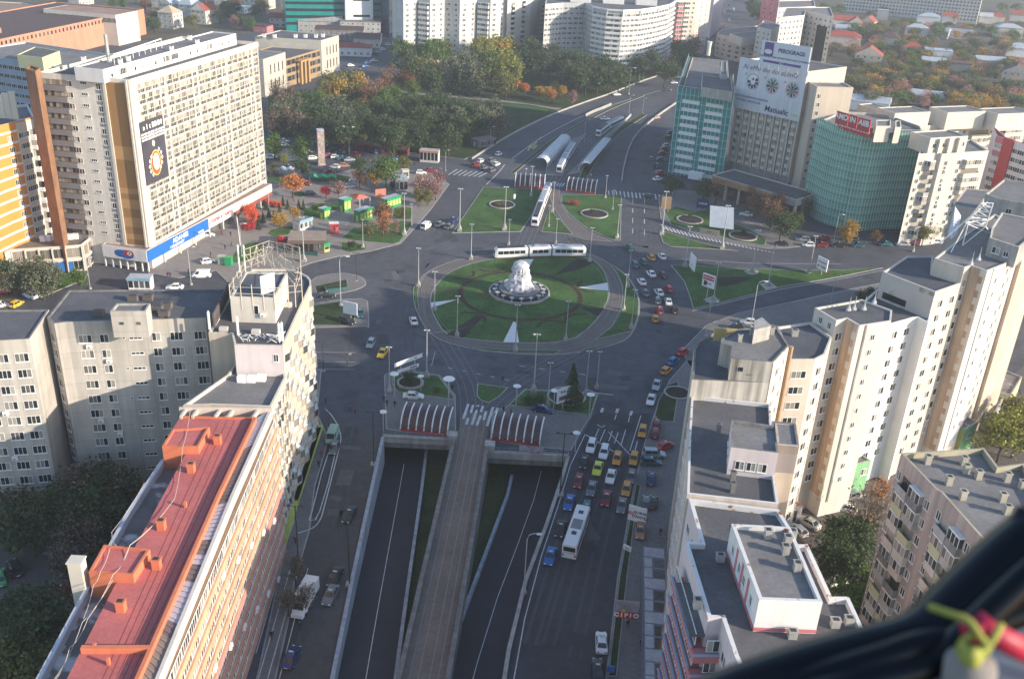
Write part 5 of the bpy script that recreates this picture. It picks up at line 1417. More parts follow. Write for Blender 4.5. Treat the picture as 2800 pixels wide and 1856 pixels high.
def left_slab():
 f=[(80,926),(134,845),(124,868)]
 q2=poly([(-260,940),(13,930),(80,926),(134,846),(-160,848)],33)
 w3,w2,ws=win(2.0,1.45,3),win(1.35,1.45,2),win(2.0,.55,3,FRAME,GLD)
 zs=levels(29.2,2.75,10)
 B=Bld('apartment_block','grey concrete block at the left edge with a plain sunlit end wall','apartment block',cen(q2))
 B.vol(q2,0,33,GREYR,BITU,CONCD,.25)
 B.fac(q2[1],q2[2],zs,[(.55,w3)]);B.fac(q2[0],q2[1],zs,[(u,w3)for u in(.72,.93)]+[(.86,acbox(),-.8,'air_conditioner')],skip=lambda r,c:c==2 and r%3)
 B.finish()
 q1=poly([(128,868),(148,884),(178,880),(523,870),(562,868),(590,850),(640,790),(188,793)],33)
 B=Bld('apartment_block','grey concrete slab with regular white windows, lift house on its dark roof','apartment block',cen(q1))
 B.vol(q1,0,33,GREYR,BITU,CONCD,.25)
 B.fac(q1[0],q1[1],zs,[(.5,win(1.5,1.5,2),0)])
 a,b_=q1[2],q1[3];L=(b_-a).length
 B.fac(a,b_,zs,[(.135,w3),(.285,w2),(.535,ws,.35),(.70,w2),(.865,w3),(.44,win(.5,.4,1,FRAME,GLD,1,False),.45)],skip=lambda r,c:c==5 and r%2)
 B.fac(q1[3],q1[4],zs,[(.5,win(1.9,1.45,3))])
 B.fac(a,b_,[z-.85 for z in zs],[(.16,acbox(),0,'air_conditioner'),(.3,acbox(),0,'air_conditioner')],skip=lambda r,c:(r*2+c*3)%5)
 p=poly([(301,851),(399,851),(411,829),(319,829)],36.5)
 B.vol(p,32,36.5,GREYR,BITUL,CONC,.3,'lift_house')
 B.fac(p[0],p[1],[34.2],[(.27,win(.7,.5,1,CONCD,GLD,1,False)),(.75,win(.7,.5,1,CONCD,GLD,1,False))])
 B.chimneys([(272,862),(365,822),(406,820),(432,850),(450,864),(457,842)],32.8,(1.6,1.1,.9),mat('tar_vent',(.13,.11,.1),.9,var=.1))
 B.finish()
left_slab()
def corner_block():
 top=[(570,909),(634,912),(641,942),(774,945),(812,862),(851,778),(850,765),(842,755),(825,746),(805,739),(784,735),(690,735),(640,790)]
 ps=poly(top,32.5)
 B=Bld('corner_building','corner block with a rounded end, cluttered roof and pipe frame on its lift house','apartment block',cen(ps))
 FAC=mat('cream_corner_facade',(.5,.42,.33),.85,var=.1,scale=.15,streak=.15)
 B.vol(ps,0,32.5,FAC,BITU,CREAMW,.4)
 fr=MB();wbox(fr,frame_on(ps[2],ps[3]),0,(ps[3]-ps[2]).length,-.06,.02,26,32.4);B.part(fr,'gable',PINKW)
 B.fac(ps[2],ps[3],[29.7],[(.84,win(.8,1.3,2))],off=.06)
 low=poly([(500,1108),(578,1105),(741,1111),(781,1031),(775,995),(641,995),(622,1023)],27.6)
 zs=levels(28.2,2.8,10)
 a,b_=ps[3],ps[5];L=(b_-a).length;nb=int(L/3.1)
 cols=(CREAM,PEACHL,TAN,PEACHL)
 fa=Vector((-34.6,110.5,0))
 end=low[2];dirn=(b_-a).normalized()
 a2=Vector((end.x,end.y,0));L2=(a-a2).length;n2=int(L2/3.1)
 B.vol(low,0,27.6,FAC,BITUL,CREAMW,.5,'lower_wing')
 bl=lambda r,k:balcony(2.4,.6,1.0,cols[(r*5+k*3)%4],1,GLC,bay=1.3)if(r+k)%2==0 else win(1.9,1.45,3)
 B.fac(a,b_,zs,[((i+.5)/nb,bl)for i in range(nb)],'balcony')
 B.fac(a2,Vector((a.x,a.y,0)),levels(24.0,2.8,8),[((i+.5)/n2,bl)for i in range(n2)],'balcony')
 for i in range(5,10):B.fac(ps[i],ps[i+1],zs,[(.5,win(1.5,1.45,2))])
 sh=MB()
 for(p,q,LL)in((a,b_,L),(a2,Vector((a.x,a.y,0)),L2)):wbox(sh,frame_on(p,q),0,LL,-.9,.02,2.8,3.6)
 B.part(sh,'shop_canopy',mat('lime_fascia',(.35,.42,.08),.7,var=.3,scale=.3));
 p=poly([(629,811),(750,815),(786,745),(672,742)],36.6)
 B.vol(p,31.5,36.6,CREAM,mat('bitumen_slate',(.11,.12,.14),.9,var=.15),CREAMW,.3,'lift_house')
 B.fac(p[0],p[1],[33.6],[(.57,win(.8,1.6,1,FRAME,GLD,1,False),0,'door'),(.72,acbox(),-.3,'air_conditioner')])
 t=MB();P_=[Vector((q.x,q.y,36.6))for q in p];rn=random.Random(4)
 q8=[Vector((q.x,q.y,36.6))for q in poly([(629,811),(670,742),(740,716),(822,735),(826,805),(750,815)],36.6)]
 ring_h=[0,1.3,2.6,4.0]
 pts=[]
 for i in range(6):
  a_,b2=q8[i],q8[(i+1)%6]
  for k in range(4):pts.append(a_.lerp(b2,k/4))
 for i,q in enumerate(pts):
  hgt_=4.0 if 4<=i<17 else 2.2
  base=Vector((q.x,q.y,34.5 if i>12 else 36.4))
  t.tube([base,(q.x,q.y,36.6+hgt_)],.075,4)
  nx=pts[(i+1)%24]
  for z in(0.6,1.7,2.8,3.9):
   if z<=hgt_:t.tube([(q.x,q.y,36.6+z),(nx.x,nx.y,36.6+z+(.0 if(i+1)%24!=4 else 0))],.05,4)
  if 4<=i<17:t.tube([(q.x,q.y,36.6+(0.6 if i%2 else 3.9)),(nx.x,nx.y,36.6+(3.9 if i%2 else .6))],.045,4)
 for i in range(40):
  q,r_=rn.choice(pts[4:17]),rn.choice(pts[4:20]);u_,w_=rn.random(),rn.random();t.tube([q.lerp(r_,u_*.3)+Vector((0,0,rn.uniform(.3,4))),q.lerp(r_,u_*.3+.25)+Vector((0,0,rn.uniform(.5,4)))],.05,4)
 for i in range(4,11):
  q,r_=pts[i],pts[(21-i)%24]
  t.tube([(q.x,q.y,40.5),((q.x+r_.x)/2,(q.y+r_.y)/2,40.7),(r_.x,r_.y,38.8 if i<7 else 40.5)],.05,4)
 B.part(t,'pipe_frame',mat('cream_pipe',(.52,.45,.36),.6,var=.1))
 o=B.part(MB().box(-1.4,1.4,-.1,.1,0,3.2,0,Matrix.Translation(P(733,800,36.6))@Matrix.Rotation(.9,4,'Z')),'panel_antenna',mat('pale_blue_panel',(.5,.58,.6),.5,var=0))
 an=MB()
 for x,y in((765,938),(773,936),(652,920),(574,905)):
  q=P(x,y,32.3);B.part(MB().box(-.16,.16,-.1,.1,.3,3.4,0,Matrix.Translation(q)).tube([q,q+Vector((0,0,3.6))],.06,5),'panel_antenna',WHITE)
 q=P(663,745,36);t=MB()
 for s_ in(-.5,.5):t.tube([q+Vector((s_,0,0)),q+Vector((s_,0,5))],.16,6)
 t.tube([q+Vector((0,0,5)),q+Vector((-.2,0,10))],.05,5);B.part(t,'mast',WHITE)
 wr=MB();rn=random.Random(9)
 for k in range(26):
  q=P(rn.uniform(655,770),rn.uniform(915,940),32.3);wr.tube([q,q+Vector((rn.uniform(-.8,.8),rn.uniform(-.6,.6),rn.uniform(.2,.9))),q+Vector((rn.uniform(-1.6,1.6),rn.uniform(-1,1),.1))],.05,4)
 B.part(wr,'cable_tangle',WHITE)
 B.chimneys([(787,838),(700,912),(612,905)],32.1,(1.3,.8,.7),CREAMW,'roof_box',False)
 B.chimneys([(662,1043),(688,1043),(715,1040)],27.1,(1.3,1.0,1.0),WHITE,'air_conditioner',False)
 hb=MB();a_,b2=P(585,890,33),P(628,800,33);F=frame_on(Vector((a_.x,a_.y,0)),Vector((b2.x,b2.y,0)));LL=(b2-a_).length
 wbox(hb,F,0,LL,-.1,.1,32.6,35.0);B.part(hb,'hoarding_back',mat('dark_hoarding',(.09,.08,.085),.8,var=.4,scale=.5,stain=((.35,.1,.05),1.0,.62)))
 B.finish()
corner_block()
def red_roof():
 R0=[(494,1138),(698,1143),(596,1356),(414.5,1767),(300,2024),(120,2010),(182,1856),(303,1620),(373,1487),(421,1400),(507,1241),(443,1219)]
 z=27.0
 par=[(743,1116),(634.6,1356),(430,1856),(355,2030)]
 outer=poly([(490,1112),(743,1114),(634.6,1356),(430,1856),(350,2040),(60,2000)],z)
 ps=[outer[0],outer[1],outer[2],outer[3],outer[4],outer[5]]
 B=Bld('apartment_block','long block with a red painted roof and striped peach balcony facade, bottom left','apartment block',cen(ps))
 low=poly([(445,1257),(520,1240),(182,1900),(60,1900),(105,1856),(351,1400)],24.5)
 B.vol(ps[:1]+ps[1:5]+[P(150,2040,z)],0,24.4,PEACH,CONC,None,0)
 t0=poly([(340,1418),(448,1262),(512,1243),(373,1487),(303,1621),(182,1858),(120,2010),(40,2010),(105,1856)],24.6)
 terr=mat('peeling_terrace',(.16,.15,.15),.9,var=.25,scale=.4,stain=((.5,.5,.5),.35,.53))
 B.part(MB().prism(ccw(t0),0,24.6),'terrace',terr)
 tw=MB();wallstrip(tw,poly([(447,1256),(351,1400),(105,1856),(40,1980)],25.6),.5,24.4,25.7);B.part(tw,'terrace_parapet',mat('pale_blue_coping',(.4,.43,.48),.8,var=.15))
 rr=ccw(poly(R0,z));r=MB();r.side(rr,24,z,1);r.flat(rr,z,0);B.part(r,'roof',[REDROOF,REDRIM])
 rim=MB();wallstrip(rim,poly([(698,1143),(596,1356),(414.5,1767),(300,2024)],z+.5),.4,z-.1,z+.7)
 wallstrip(rim,poly([(222,1770),(418,1770)],z+.6),.5,z-.1,z+.75);wallstrip(rim,poly([(494,1138),(698,1143)],z+.2),.3,z-.1,z+.25)
 B.part(rim,'roof_rim',REDRIM)
 seam=MB()
 for k in range(1,6):
  t=.42+k*.1
  ribbon(seam,[P(494+(698-494)*t,1150,z),P(182+(370-182)*t,1856,z)],.07,z+.012)
 B.part(seam,'roof_seam',mat('dark_red_seam',(.2,.04,.04),.9,var=.1))
 CORR=mat('corrugated_sheet',(.46,.47,.52),.5,var=.06,scale=.3,metal=.2);CORD=mat('corrugated_dark',(.17,.15,.15),.8,var=.2)
 ins=[(700,1143),(598,1356),(416,1767),(372,1866)];out=[(736,1124),(628,1356),(424,1856),(395,1900)]
 A_=[P(*q,27)for q in ins];O_=[P(*q,27)for q in((738,1120),(630,1356),(446,1800),(402,1900))]
 def along(L,t):
  tot=sum((b-a).length for a,b in zip(L,L[1:]));s=t*tot
  for a,b in zip(L,L[1:]):
   l=(b-a).length
   if s<=l:return a.lerp(b,s/l)
   s-=l
  return L[-1]
 for k,(t0_,t1,m)in enumerate(((0,.17,CORR),(.17,.42,CORD),(.42,.56,CORR),(.56,.61,CORD),(.61,.645,CORR),(.645,.7,CORD),(.7,.82,CORR),(.82,.86,CORD),(.86,1,mat('grid_tiles',(.26,.23,.2),.8,var=.2)))):
  g=MB();n=max(4,int((t1-t0_)*130))
  for i in range(n):
   s0,s1=t0_+(t1-t0_)*i/n,t0_+(t1-t0_)*(i+1)/n
   zz=26.95+(.05 if i%2 else 0);p0,p1,q1,q0=along(A_,s0),along(A_,s1),along(O_,s1),along(O_,s0)
   g.face([(p.x,p.y,zz)for p in(p0,p1,q1,q0)][::-1])
  B.part(g,'roof_sheet',m)
 bm_=MB();wallstrip(bm_,poly([(490,1113),(743,1115)],27.7),.3,26,27.7);B.part(bm_,'end_wall',PEACHL)
 for x in(508,540,602,637,706):
  bb=MB();a_,b2=P(x+2,1114,27.5),P(x-14,1140,27.3);wallstrip(bb,[a_,b2],.35,26.8,27.5);B.part(bb,'roof_beam',PEACHL)
 B.part(MB().flat(poly([(494,1114),(735,1118),(712,1142),(486,1138)],25.3),25.3),'roof_trough',mat('rubble',(.14,.12,.08),.95,var=.5,scale=.6,stain=((.5,.4,.08),.8,.6)))
 fp=MB();wallstrip(fp,[Vector((outer[i].x,outer[i].y,0))for i in(1,2,3,4)],.4,25.5,27.15);B.part(fp,'facade_parapet',CREAM)
 a,b_=outer[4],outer[1];L=(b_-a).length
 F=frame_on(a,b_);zs=levels(23.9,2.75,9)
 for z in zs:
  B.part(wbox(MB(),F,0,L,-.75,.02,z-1.15,z-.1),'balcony_band',PEACH if z>15 else mat('lower_band_pink',(.46,.22,.2),.85,var=.1))  # bands of the lower floors take a darker pink
  B.part(wbox(MB(),F,0,L,-.78,.02,z-.1,z-.04),'balcony_rail',PEACH)
 n=22
 B.fac(a,b_,zs,[((i+.5)/n,lambda r,k:win(L/n-.12,1.5,4,FRAME,GL if(r+k)%4 else GLC,1,False))for i in range(n)],off=.45)
 B.fac(a,b_,[z-1.3 for z in zs],[((i*2.3+1)/n,acbox(),0,'air_conditioner')for i in range(9)],skip=lambda r,c:(r*3+c)%4,off=.75)
 B.part(wbox(MB(),F,0,L,-.3,.02,24.7,25.6),'recess_strip',mat('recess_dark_brown',(.24,.15,.09),.85,var=.15))  # proud strip for the recess under the parapet, its shade put into the brown
 for pts in([(472,1172),(443,1219),(542,1221),(573,1166)],[(284,1488),(242,1563),(364,1571),(410,1500)]):
  q=poly(pts,28.2);B.vol(q,24.6,28.2,REDRIM,REDROOF,REDRIM,.25,'stair_house')
 B.chimneys([(443,1446),(430,1553),(333,1669),(596,1213),(524,1290)],27,(.9,.8,1.3),REDRIM)
 B.chimneys([(508,1387),(261,1777),(298,1816)],27,(.3,.3,.9),REDRIM,'vent_pipe',False)
 q=P(220,1595,26);B.part(MB().box(-.75,.75,-.65,.65,-26,3.2,0,Matrix.Translation(q)).box(-.85,.85,-.75,.75,3.2,3.4,0,Matrix.Translation(q)),'white_chimney_stack',CREAMW)
 B.finish()
 def cable(lb,pts,sag=.6,r=.03):
  path=[]
  for(x0,y0,z0),(x1,y1,z1)in zip(pts,pts[1:]):
   p,q=P(x0,y0,z0),P(x1,y1,z1)
   for i in range(9):
    t=i/8;v=p.lerp(q,t);v.z-=sag*4*t*(1-t);path.append(v)
  tag(MB().tube(path,r,5).build('cable',mat('pale_cable',(.5,.45,.4),.7,var=0)),lb,'cable')
 cable('long pale cable sagging along the red roof from the far beams',[(520,1118,29),(500,1220,28.4),(478,1360,27.5),(355,1490,28.5),(310,1568,28.5),(225,1700,27),(145,1860,27)])
 cable('second pale cable from the nearer red stair house to the bottom edge',[(478,1362,27.5),(357,1488,28.5),(240,1690,27),(190,1770,27),(150,1858,27)],.5)
 cable('thin pale cable crossing the nearer red stair house',[(306,1456,27),(300,1500,28.4),(275,1560,28.4),(255,1600,27.2),(228,1690,27)],.3)
 cable('thin cable beside the terrace parapet of the red roofed block',[(395,1320,26),(305,1455,27),(312,1485,28.3),(342,1500,28.4)],.3)
red_roof()
CARGLASS=mat('car_glass',(.02,.025,.03),.08,var=0,spec=.7)
PAINT={k:mat('car_paint_'+k.replace(' ','_'),c,.3,var=0,spec=.55,metal=me)for k,c,me in(('white',(.72,.72,.72),0),('silver',(.42,.44,.47),.4),('grey',(.16,.17,.18),.3),('black',(.02,.022,.026),.1),('dark blue',(.02,.05,.16),.2),('blue',(.03,.13,.38),.2),('teal',(.03,.12,.14),.2),('dark red',(.22,.015,.03),.1),('red',(.5,.03,.04),.1),('yellow',(.7,.42,.02),0),('amber',(.62,.27,.03),0),('lime yellow',(.6,.65,.04),0),('orange',(.55,.16,.04),0),('green',(.03,.3,.12),0),('cream',(.62,.6,.5),0),('pale green',(.3,.42,.3),0),('tan',(.4,.2,.12),0))}
HEADL=mat('headlight_glass',(.7,.7,.68),.2,var=0)
TAILL=mat('taillight_glass',(.4,.02,.02),.3,var=0)
PLATE=mat('number_plate',(.75,.75,.75),.5,var=0)
def loft(b,secs,m=0):
 n=len(secs[0])
 for a,c in zip(secs,secs[1:]):
  for k in range(n):b.face([a[k],a[(k+1)%n],c[(k+1)%n],c[k]],m)
 b.face(list(reversed(secs[0])),m);b.face(secs[-1],m)
def make_car(kind):
 L,W,Hh=dict(sedan=(4.45,1.76,1.44),hatchback=(3.95,1.7,1.5),suv=(4.5,1.86,1.7),van=(4.9,1.95,2.05),estate=(4.6,1.78,1.5))[kind]
 o=empty(kind if kind!='suv' else 'off_road_car',(0,0,0));w=W/2;l=L/2
 zb=.92 if kind in('sedan','hatchback','estate')else 1.05
 hood=zb-.12
 if kind=='van':hood=zb
 def ring(x,hw,z0,z1):return[Vector(p)for p in((x,-hw*.96,z0),(x,hw*.96,z0),(x,hw,(z0+z1)*.5),(x,hw*.9,z1),(x,-hw*.9,z1),(x,-hw,(z0+z1)*.5))]
 prof=[(-l,w*.84,.38,zb-.28),(-l+.12,w*.93,.28,zb-.06),(-l+.5,w,.22,zb),(0,w,.2,zb),(l-1.25,w,.22,zb),(l-.8,w*.99,.22,hood),(l-.25,w*.93,.26,hood-.14),(l,w*.8,.36,hood-.34)]
 b=MB();loft(b,[ring(*p)for p in prof])
 xb0,xb1,xt0,xt1=dict(sedan=(-l+.55,l-1.15,-l+1.25,l-1.95),hatchback=(-l+.12,l-.95,-l+.55,l-1.65),suv=(-l+.12,l-1.1,-l+.4,l-1.75),van=(-l+.08,l-.55,-l+.14,l-1.25),estate=(-l+.12,l-1.15,-l+.5,l-1.9))[kind]
 wb,wt=w*.9,w*.7 if kind!='van' else w*.82
 B_=[Vector((xb0,-wb,zb-.02)),Vector((xb1,-wb,zb-.02)),Vector((xb1,wb,zb-.02)),Vector((xb0,wb,zb-.02))]
 T_=[Vector((xt0,-wt,Hh)),Vector((xt1,-wt,Hh)),Vector((xt1,wt,Hh)),Vector((xt0,wt,Hh))]
 for i in range(4):j=(i+1)%4;b.face([B_[i],B_[j],T_[j],T_[i]])
 m_=[(T_[i]*.86+(T_[0]+T_[2])*.07)+Vector((0,0,.05))for i in range(4)]
 for i in range(4):j=(i+1)%4;b.face([T_[i],T_[j],m_[j],m_[i]])
 b.face(m_)
 body=b.build('body',PAINT['white'],o);body.material_slots[0].link='OBJECT'
 def pane(name,i,s0=.06,s1=.94,z0=.1,z1=.9,kid=None):
  j=(i+1)%4
  def q(s,t):return(B_[i].lerp(B_[j],s)).lerp(T_[i].lerp(T_[j],s),t)
  n=(B_[j]-B_[i]).cross(T_[i]-B_[i]).normalized()*.012
  bb=MB();bb.face([q(s0,z0)+n,q(s1,z0)+n,q(s1,z1)+n,q(s0,z1)+n]);bb.build(name,CARGLASS,o)
 pane('windscreen',1);pane('rear_window',3)
 for i in(0,2):
  if kind=='van':pane('side_window',i,.74 if i==0 else .05,.95 if i==0 else .26)
  else:pane('side_window',i,.08,.5);pane('side_window',i,.53,.92)
 r=.31 if kind not in('suv','van')else .36
 wm=MB()
 wm.lathe([(.02,-.1),(r,-.1),(r,.1),(.02,.1)],12,0);wm.lathe([(.02,.105),(r*.62,.105)],8,1);wm.lathe([(r*.62,-.105),(.02,-.105)],8,1)
 wm.v=[(x,z,y)for x,y,z in wm.v];wm.f=[tuple(reversed(f))for f in wm.f]
 me=wm.mesh('wheel',[BLACK,STEEL])
 for x in(-l+.8,l-.85):
  for y in(-w+.1,w-.1):
   q=bpy.data.objects.new('wheel',me);COL.objects.link(q);q.parent=o;q.location=(x,y,r)
 for y in(-1,1):
  MB().box(l-.2,l-.015,y*w*.58-.17,y*w*.58+.17,hood-.38,hood-.22).build('headlight',HEADL,o)
  MB().box(-l-.01,-l+.16,y*w*.62-.14,y*w*.62+.14,zb-.36,zb-.18).build('taillight',TAILL,o)
 MB().box(-l-.02,-l+.05,-.26,.26,.5,.62).build('number_plate',PLATE,o)
 return o
CARS={}
NCAR=[0]
def car(kind,paint,px,py,rz,where,group,flip=False,z=0.0,taxi=False):
 """rz: world heading in degrees (90 = straight away from the camera)"""
 if kind not in CARS:CARS[kind]=make_car(kind);o=CARS[kind]
 else:o=copy_tree(CARS[kind])
 p=P(px,py,z);o.location=p;o.rotation_euler=(0,0,R(rz))
 for ch in o.children:
  if ch.name.startswith('body'):ch.material_slots[0].link='OBJECT';ch.material_slots[0].material=PAINT[paint]
 if taxi:
  s=bpy.data.objects.new('roof_sign',WM.setdefault('taxi',MB().box(-.12,.12,-.3,.3,1.42,1.6).mesh('roof_sign',[PAINT['cream']])));COL.objects.link(s);s.parent=o
 nm={'suv':'off road car','sedan':'saloon car','van':'van','hatchback':'hatchback','estate':'estate car'}[kind]
 later(o,paint+' '+('taxi' if taxi else nm),where,'van' if kind=='van' else('taxi' if taxi else 'car'),group,nm)
 return o
def hd(a,c):
 d=P(*c)-P(*a);return math.degrees(math.atan2(d.y,d.x))
QD=hd((1400,1720),(1554,1250))
W_,S_,H_,U_,E_,V_='white','silver','hatchback','suv','estate','van'
q='in the queue on the street right of the underpass'
for kind,paint,x,y,tx in(('estate',W_,678,1020,0),('estate',W_,788,1072,0),('hatchback','amber',900,1128,1),('hatchback','amber',1042,1130,1),('hatchback','black',617,1160,0),('sedan','lime yellow',733,1212,1),('sedan',W_,845,1282,0),('hatchback','grey',1020,1285,0),('hatchback','dark red',570,1325,0),('sedan','grey',682,1385,0),('hatchback','amber',978,1392,1),('sedan','dark red',806,1470,0),('sedan','blue',490,1505,0),('sedan','grey',940,1530,0)):
 (px,py),=L14([(x,y)]);car(kind,paint,px,py,QD+180,q,'cars queueing on the right-hand street',taxi=bool(tx))
for kind,paint,x,y in(('hatchback','teal',635,130),('sedan','black',415,300),('sedan','blue',328,535)):
 (px,py),=B14([(x,y)]);car(kind,paint,px,py,QD+180,q,'cars queueing on the right-hand street')
for kind,paint,x,y,dr in(('sedan',W_,765,1275,0),('sedan','black',730,1510,0)):
 (px,py),=B14([(x,y)]);car(kind,paint,px,py,88,'by the right kerb near the bottom edge','cars on the right-hand street')
for kind,paint,x,y,rz,tx in(('hatchback','amber',1320,370,58,1),('sedan',S_,1238,495,75,0),('sedan',W_,1190,622,76,0),('hatchback','amber',1118,895,78,1),('hatchback','blue',1380,290,55,0),('hatchback','red',1465,210,50,0)):
 (px,py),=L14([(x,y)]);car(kind,paint,px,py,rz+180 if y>400 else rz,'along the right kerb below the roundabout','cars along the right kerb',taxi=bool(tx))
for kind,paint,x,y,rz in(('hatchback','dark red',1240,832,80),('hatchback','dark red',1228,905,80),('hatchback','red',1312,1018,40),('suv',S_,1215,1090,0),('hatchback','teal',1190,1155,0),('sedan','dark blue',1192,1295,82),('hatchback','grey',1145,1500,82),('hatchback','black',1205,1500,80)):
 (px,py),=L14([(x,y)]);car(kind,paint,px,py,rz,'parked on the pavement by the scaffold','cars parked by the scaffold',z=.1)
(px,py),=B14([(1095,320)]);car('hatchback','tan',px,py,262,'parked on the pavement by the scaffold','cars parked by the scaffold',z=.1)
r_='on the roundabout right of the lawn'
for kind,paint,x,y,rz,tx in(('suv','teal',1005,728,110,0),('hatchback','amber',1190,812,105,1),('sedan',W_,1283,802,100,0),('hatchback','teal',1125,848,105,0),('suv','teal',1048,872,100,0),('sedan',W_,1190,950,105,0),('hatchback','black',1290,962,100,0),('sedan',W_,1110,1020,102,0),('hatchback','red',1340,1080,98,0),('sedan','grey',1142,1115,95,0),('sedan',W_,1257,1110,102,0),('hatchback','teal',1245,1180,88,0),('sedan',W_,1338,1188,88,0),('hatchback','dark red',1263,1265,92,0),('suv','black',1390,1258,88,0),('hatchback','amber',1227,1335,85,1)):
 (px,py),=M14([(x,y)]);car(kind,paint,px,py,rz,r_,'cars on the roundabout',taxi=bool(tx))
for kind,paint,pt,rz,wh,gr in(('sedan',W_,M70([(1350,1355)])[0],105,'on the road left of the lawn','cars left of the roundabout'),('hatchback',S_,L70([(985,140)])[0],265,'on the road left of the lawn','cars left of the roundabout'),('sedan','yellow',L70([(1085,222)])[0],262,'on the road left of the lawn','cars left of the roundabout'),('sedan','black',M70([(610,1135)])[0],12,'on the short slip road between the two small islands','cars left of the roundabout'),('suv','black',M70([(780,1362)])[0],330,'parked on the small island under the white board','cars left of the roundabout'),('sedan','teal',M70([(895,1290)])[0],280,'parked on the small island under the white board','cars left of the roundabout'),('van',W_,M70([(1458,545)])[0],70,'on the sunlit road north west of the roundabout','cars north west of the roundabout'),('sedan','grey',M70([(1575,525)])[0],68,'on the sunlit road north west of the roundabout','cars north west of the roundabout'),('sedan','grey',M70([(1655,545)])[0],68,'on the sunlit road north west of the roundabout','cars north west of the roundabout'),('sedan','dark blue',M70([(1690,490)])[0],68,'on the sunlit road north west of the roundabout','cars north west of the roundabout'),('sedan',W_,L70([(1350,590)])[0],2,'parked by the round planter near the left canopy','cars by the canopies'),('sedan','dark blue',L14([(262,705)])[0],350,'parked behind the right canopy','cars by the canopies'),('van','pale green',L70([(655,940)])[0],268,'on the slip lane beside the corner building','cars on the left street'),('hatchback','grey',L70([(672,1040)])[0],268,'on the slip lane beside the corner building','cars on the left street'),('sedan','black',B70([(800,180)])[0],262,'on the left street','cars on the left street'),('sedan','grey',B70([(640,870)])[0],262,'on the left street','cars on the left street'),('sedan','black',B70([(680,710)])[0],262,'on the left street','cars on the left street'),('sedan','dark blue',B70([(305,1400)])[0],82,'on the left street','cars on the left street'),('hatchback',W_,M00([(1785,845)])[0],35,'on the paved yard by the bins','cars on the plaza'),('van',W_,M00([(1730,965)])[0],190,'on the paved yard by the bins','cars on the plaza'),('sedan',W_,M00([(1500,1065)])[0],188,'on the paved yard by the bins','cars on the plaza'),('hatchback',W_,M00([(1785,615)])[0],15,'parked at the foot of the tower','cars on the plaza'),('hatchback','red',M00([(20,1105)])[0],20,'parked by the trees at the left edge','cars at the left edge'),('suv',W_,M00([(265,1140)])[0],150,'parked by the trees at the left edge','cars at the left edge'),('hatchback','yellow',M00([(145,1212)])[0],78,'parked by the trees at the left edge','cars at the left edge'),('hatchback',W_,M00([(5,1222)])[0],20,'parked by the trees at the left edge','cars at the left edge'),('suv','black',B00([(130,640)])[0],130,'in the dark yard at bottom left','cars in the left yard'),('sedan','green',B00([(5,720)])[0],120,'in the dark yard at bottom left','cars in the left yard'),('hatchback','grey',B00([(545,525)])[0],140,'in the dark yard at bottom left','cars in the left yard'),('hatchback',S_,B00([(670,495)])[0],140,'in the dark yard at bottom left','cars in the left yard'),('hatchback','dark red',B00([(530,835)])[0],160,'in the dark yard at bottom left','cars in the left yard')):
 car(kind,paint,pt[0],pt[1],rz,wh,gr)
MB_=None
g,wh='cars at the northern crossing','waiting at the western zebra crossing'
for kind,paint,x,y in(('hatchback',W_,1928,1392),('suv','dark red',1882,1428),('hatchback','grey',1955,1450),('suv','grey',2020,1390),('hatchback',W_,2062,1420),('hatchback','grey',2022,1472),('hatchback',W_,2082,1332)):
 (px,py),=N70([(x,y)]);car(kind,paint,px,py,62,wh,g)
for kind,paint,x,y,rz in(('sedan',W_,897,820,20),('sedan','black',1335,778,15),('sedan',S_,1385,718,15),('sedan',S_,1425,672,12),('hatchback','black',283,1335,52),('sedan',W_,797,1028,28),('hatchback','tan',1240,1018,40),('hatchback','grey',1190,1375,85),('hatchback','black',1175,1698,350)):
 (px,py),=N14([(x,y)]);car(kind,paint,px,py,rz,'on the northern dual carriageway','cars on the northern road')
for kind,paint,x,y,rz in(('sedan',W_,1248,1545,40),('suv','dark red',1268,1500,30),('sedan','black',1240,1432,85),('hatchback','teal',1278,1382,15),('hatchback','dark red',1295,1325,15),('hatchback','dark red',1310,1290,15),('hatchback',S_,1330,1262,15),('suv','black',1345,1195,15),('hatchback','grey',1362,1150,15)):
 (px,py),=N14([(x,y)]);car(kind,paint,px,py,rz,'parked along the foot of the teal tower','cars parked by the teal tower')
for kind,paint,x,y,rz in(('sedan','black',265,692,175),('estate',S_,455,655,170),('hatchback',W_,498,702,175),('hatchback','dark red',612,702,178),('hatchback','dark red',635,650,178),('sedan','black',762,705,178),('hatchback','teal',925,705,178),('sedan','teal',1162,695,178),('sedan',S_,1308,695,178),('hatchback','dark red',1395,685,178),('sedan','dark red',1485,675,178),('hatchback',W_,1585,675,178)):
 (px,py),=M20([(x,y)]);car(kind,paint,px,py,rz,'parked below the green netting','cars parked below the green netting')
for kind,paint,x,y,rz in(('sedan',W_,2005,440,165),('hatchback','grey',1912,415,165),('hatchback',W_,2020,1365,170),('hatchback','black',1915,1410,190)):
 (px,py),=M14([(x,y)]);car(kind,paint,px,py,rz,'beside the right-hand side road','cars by the right side road')
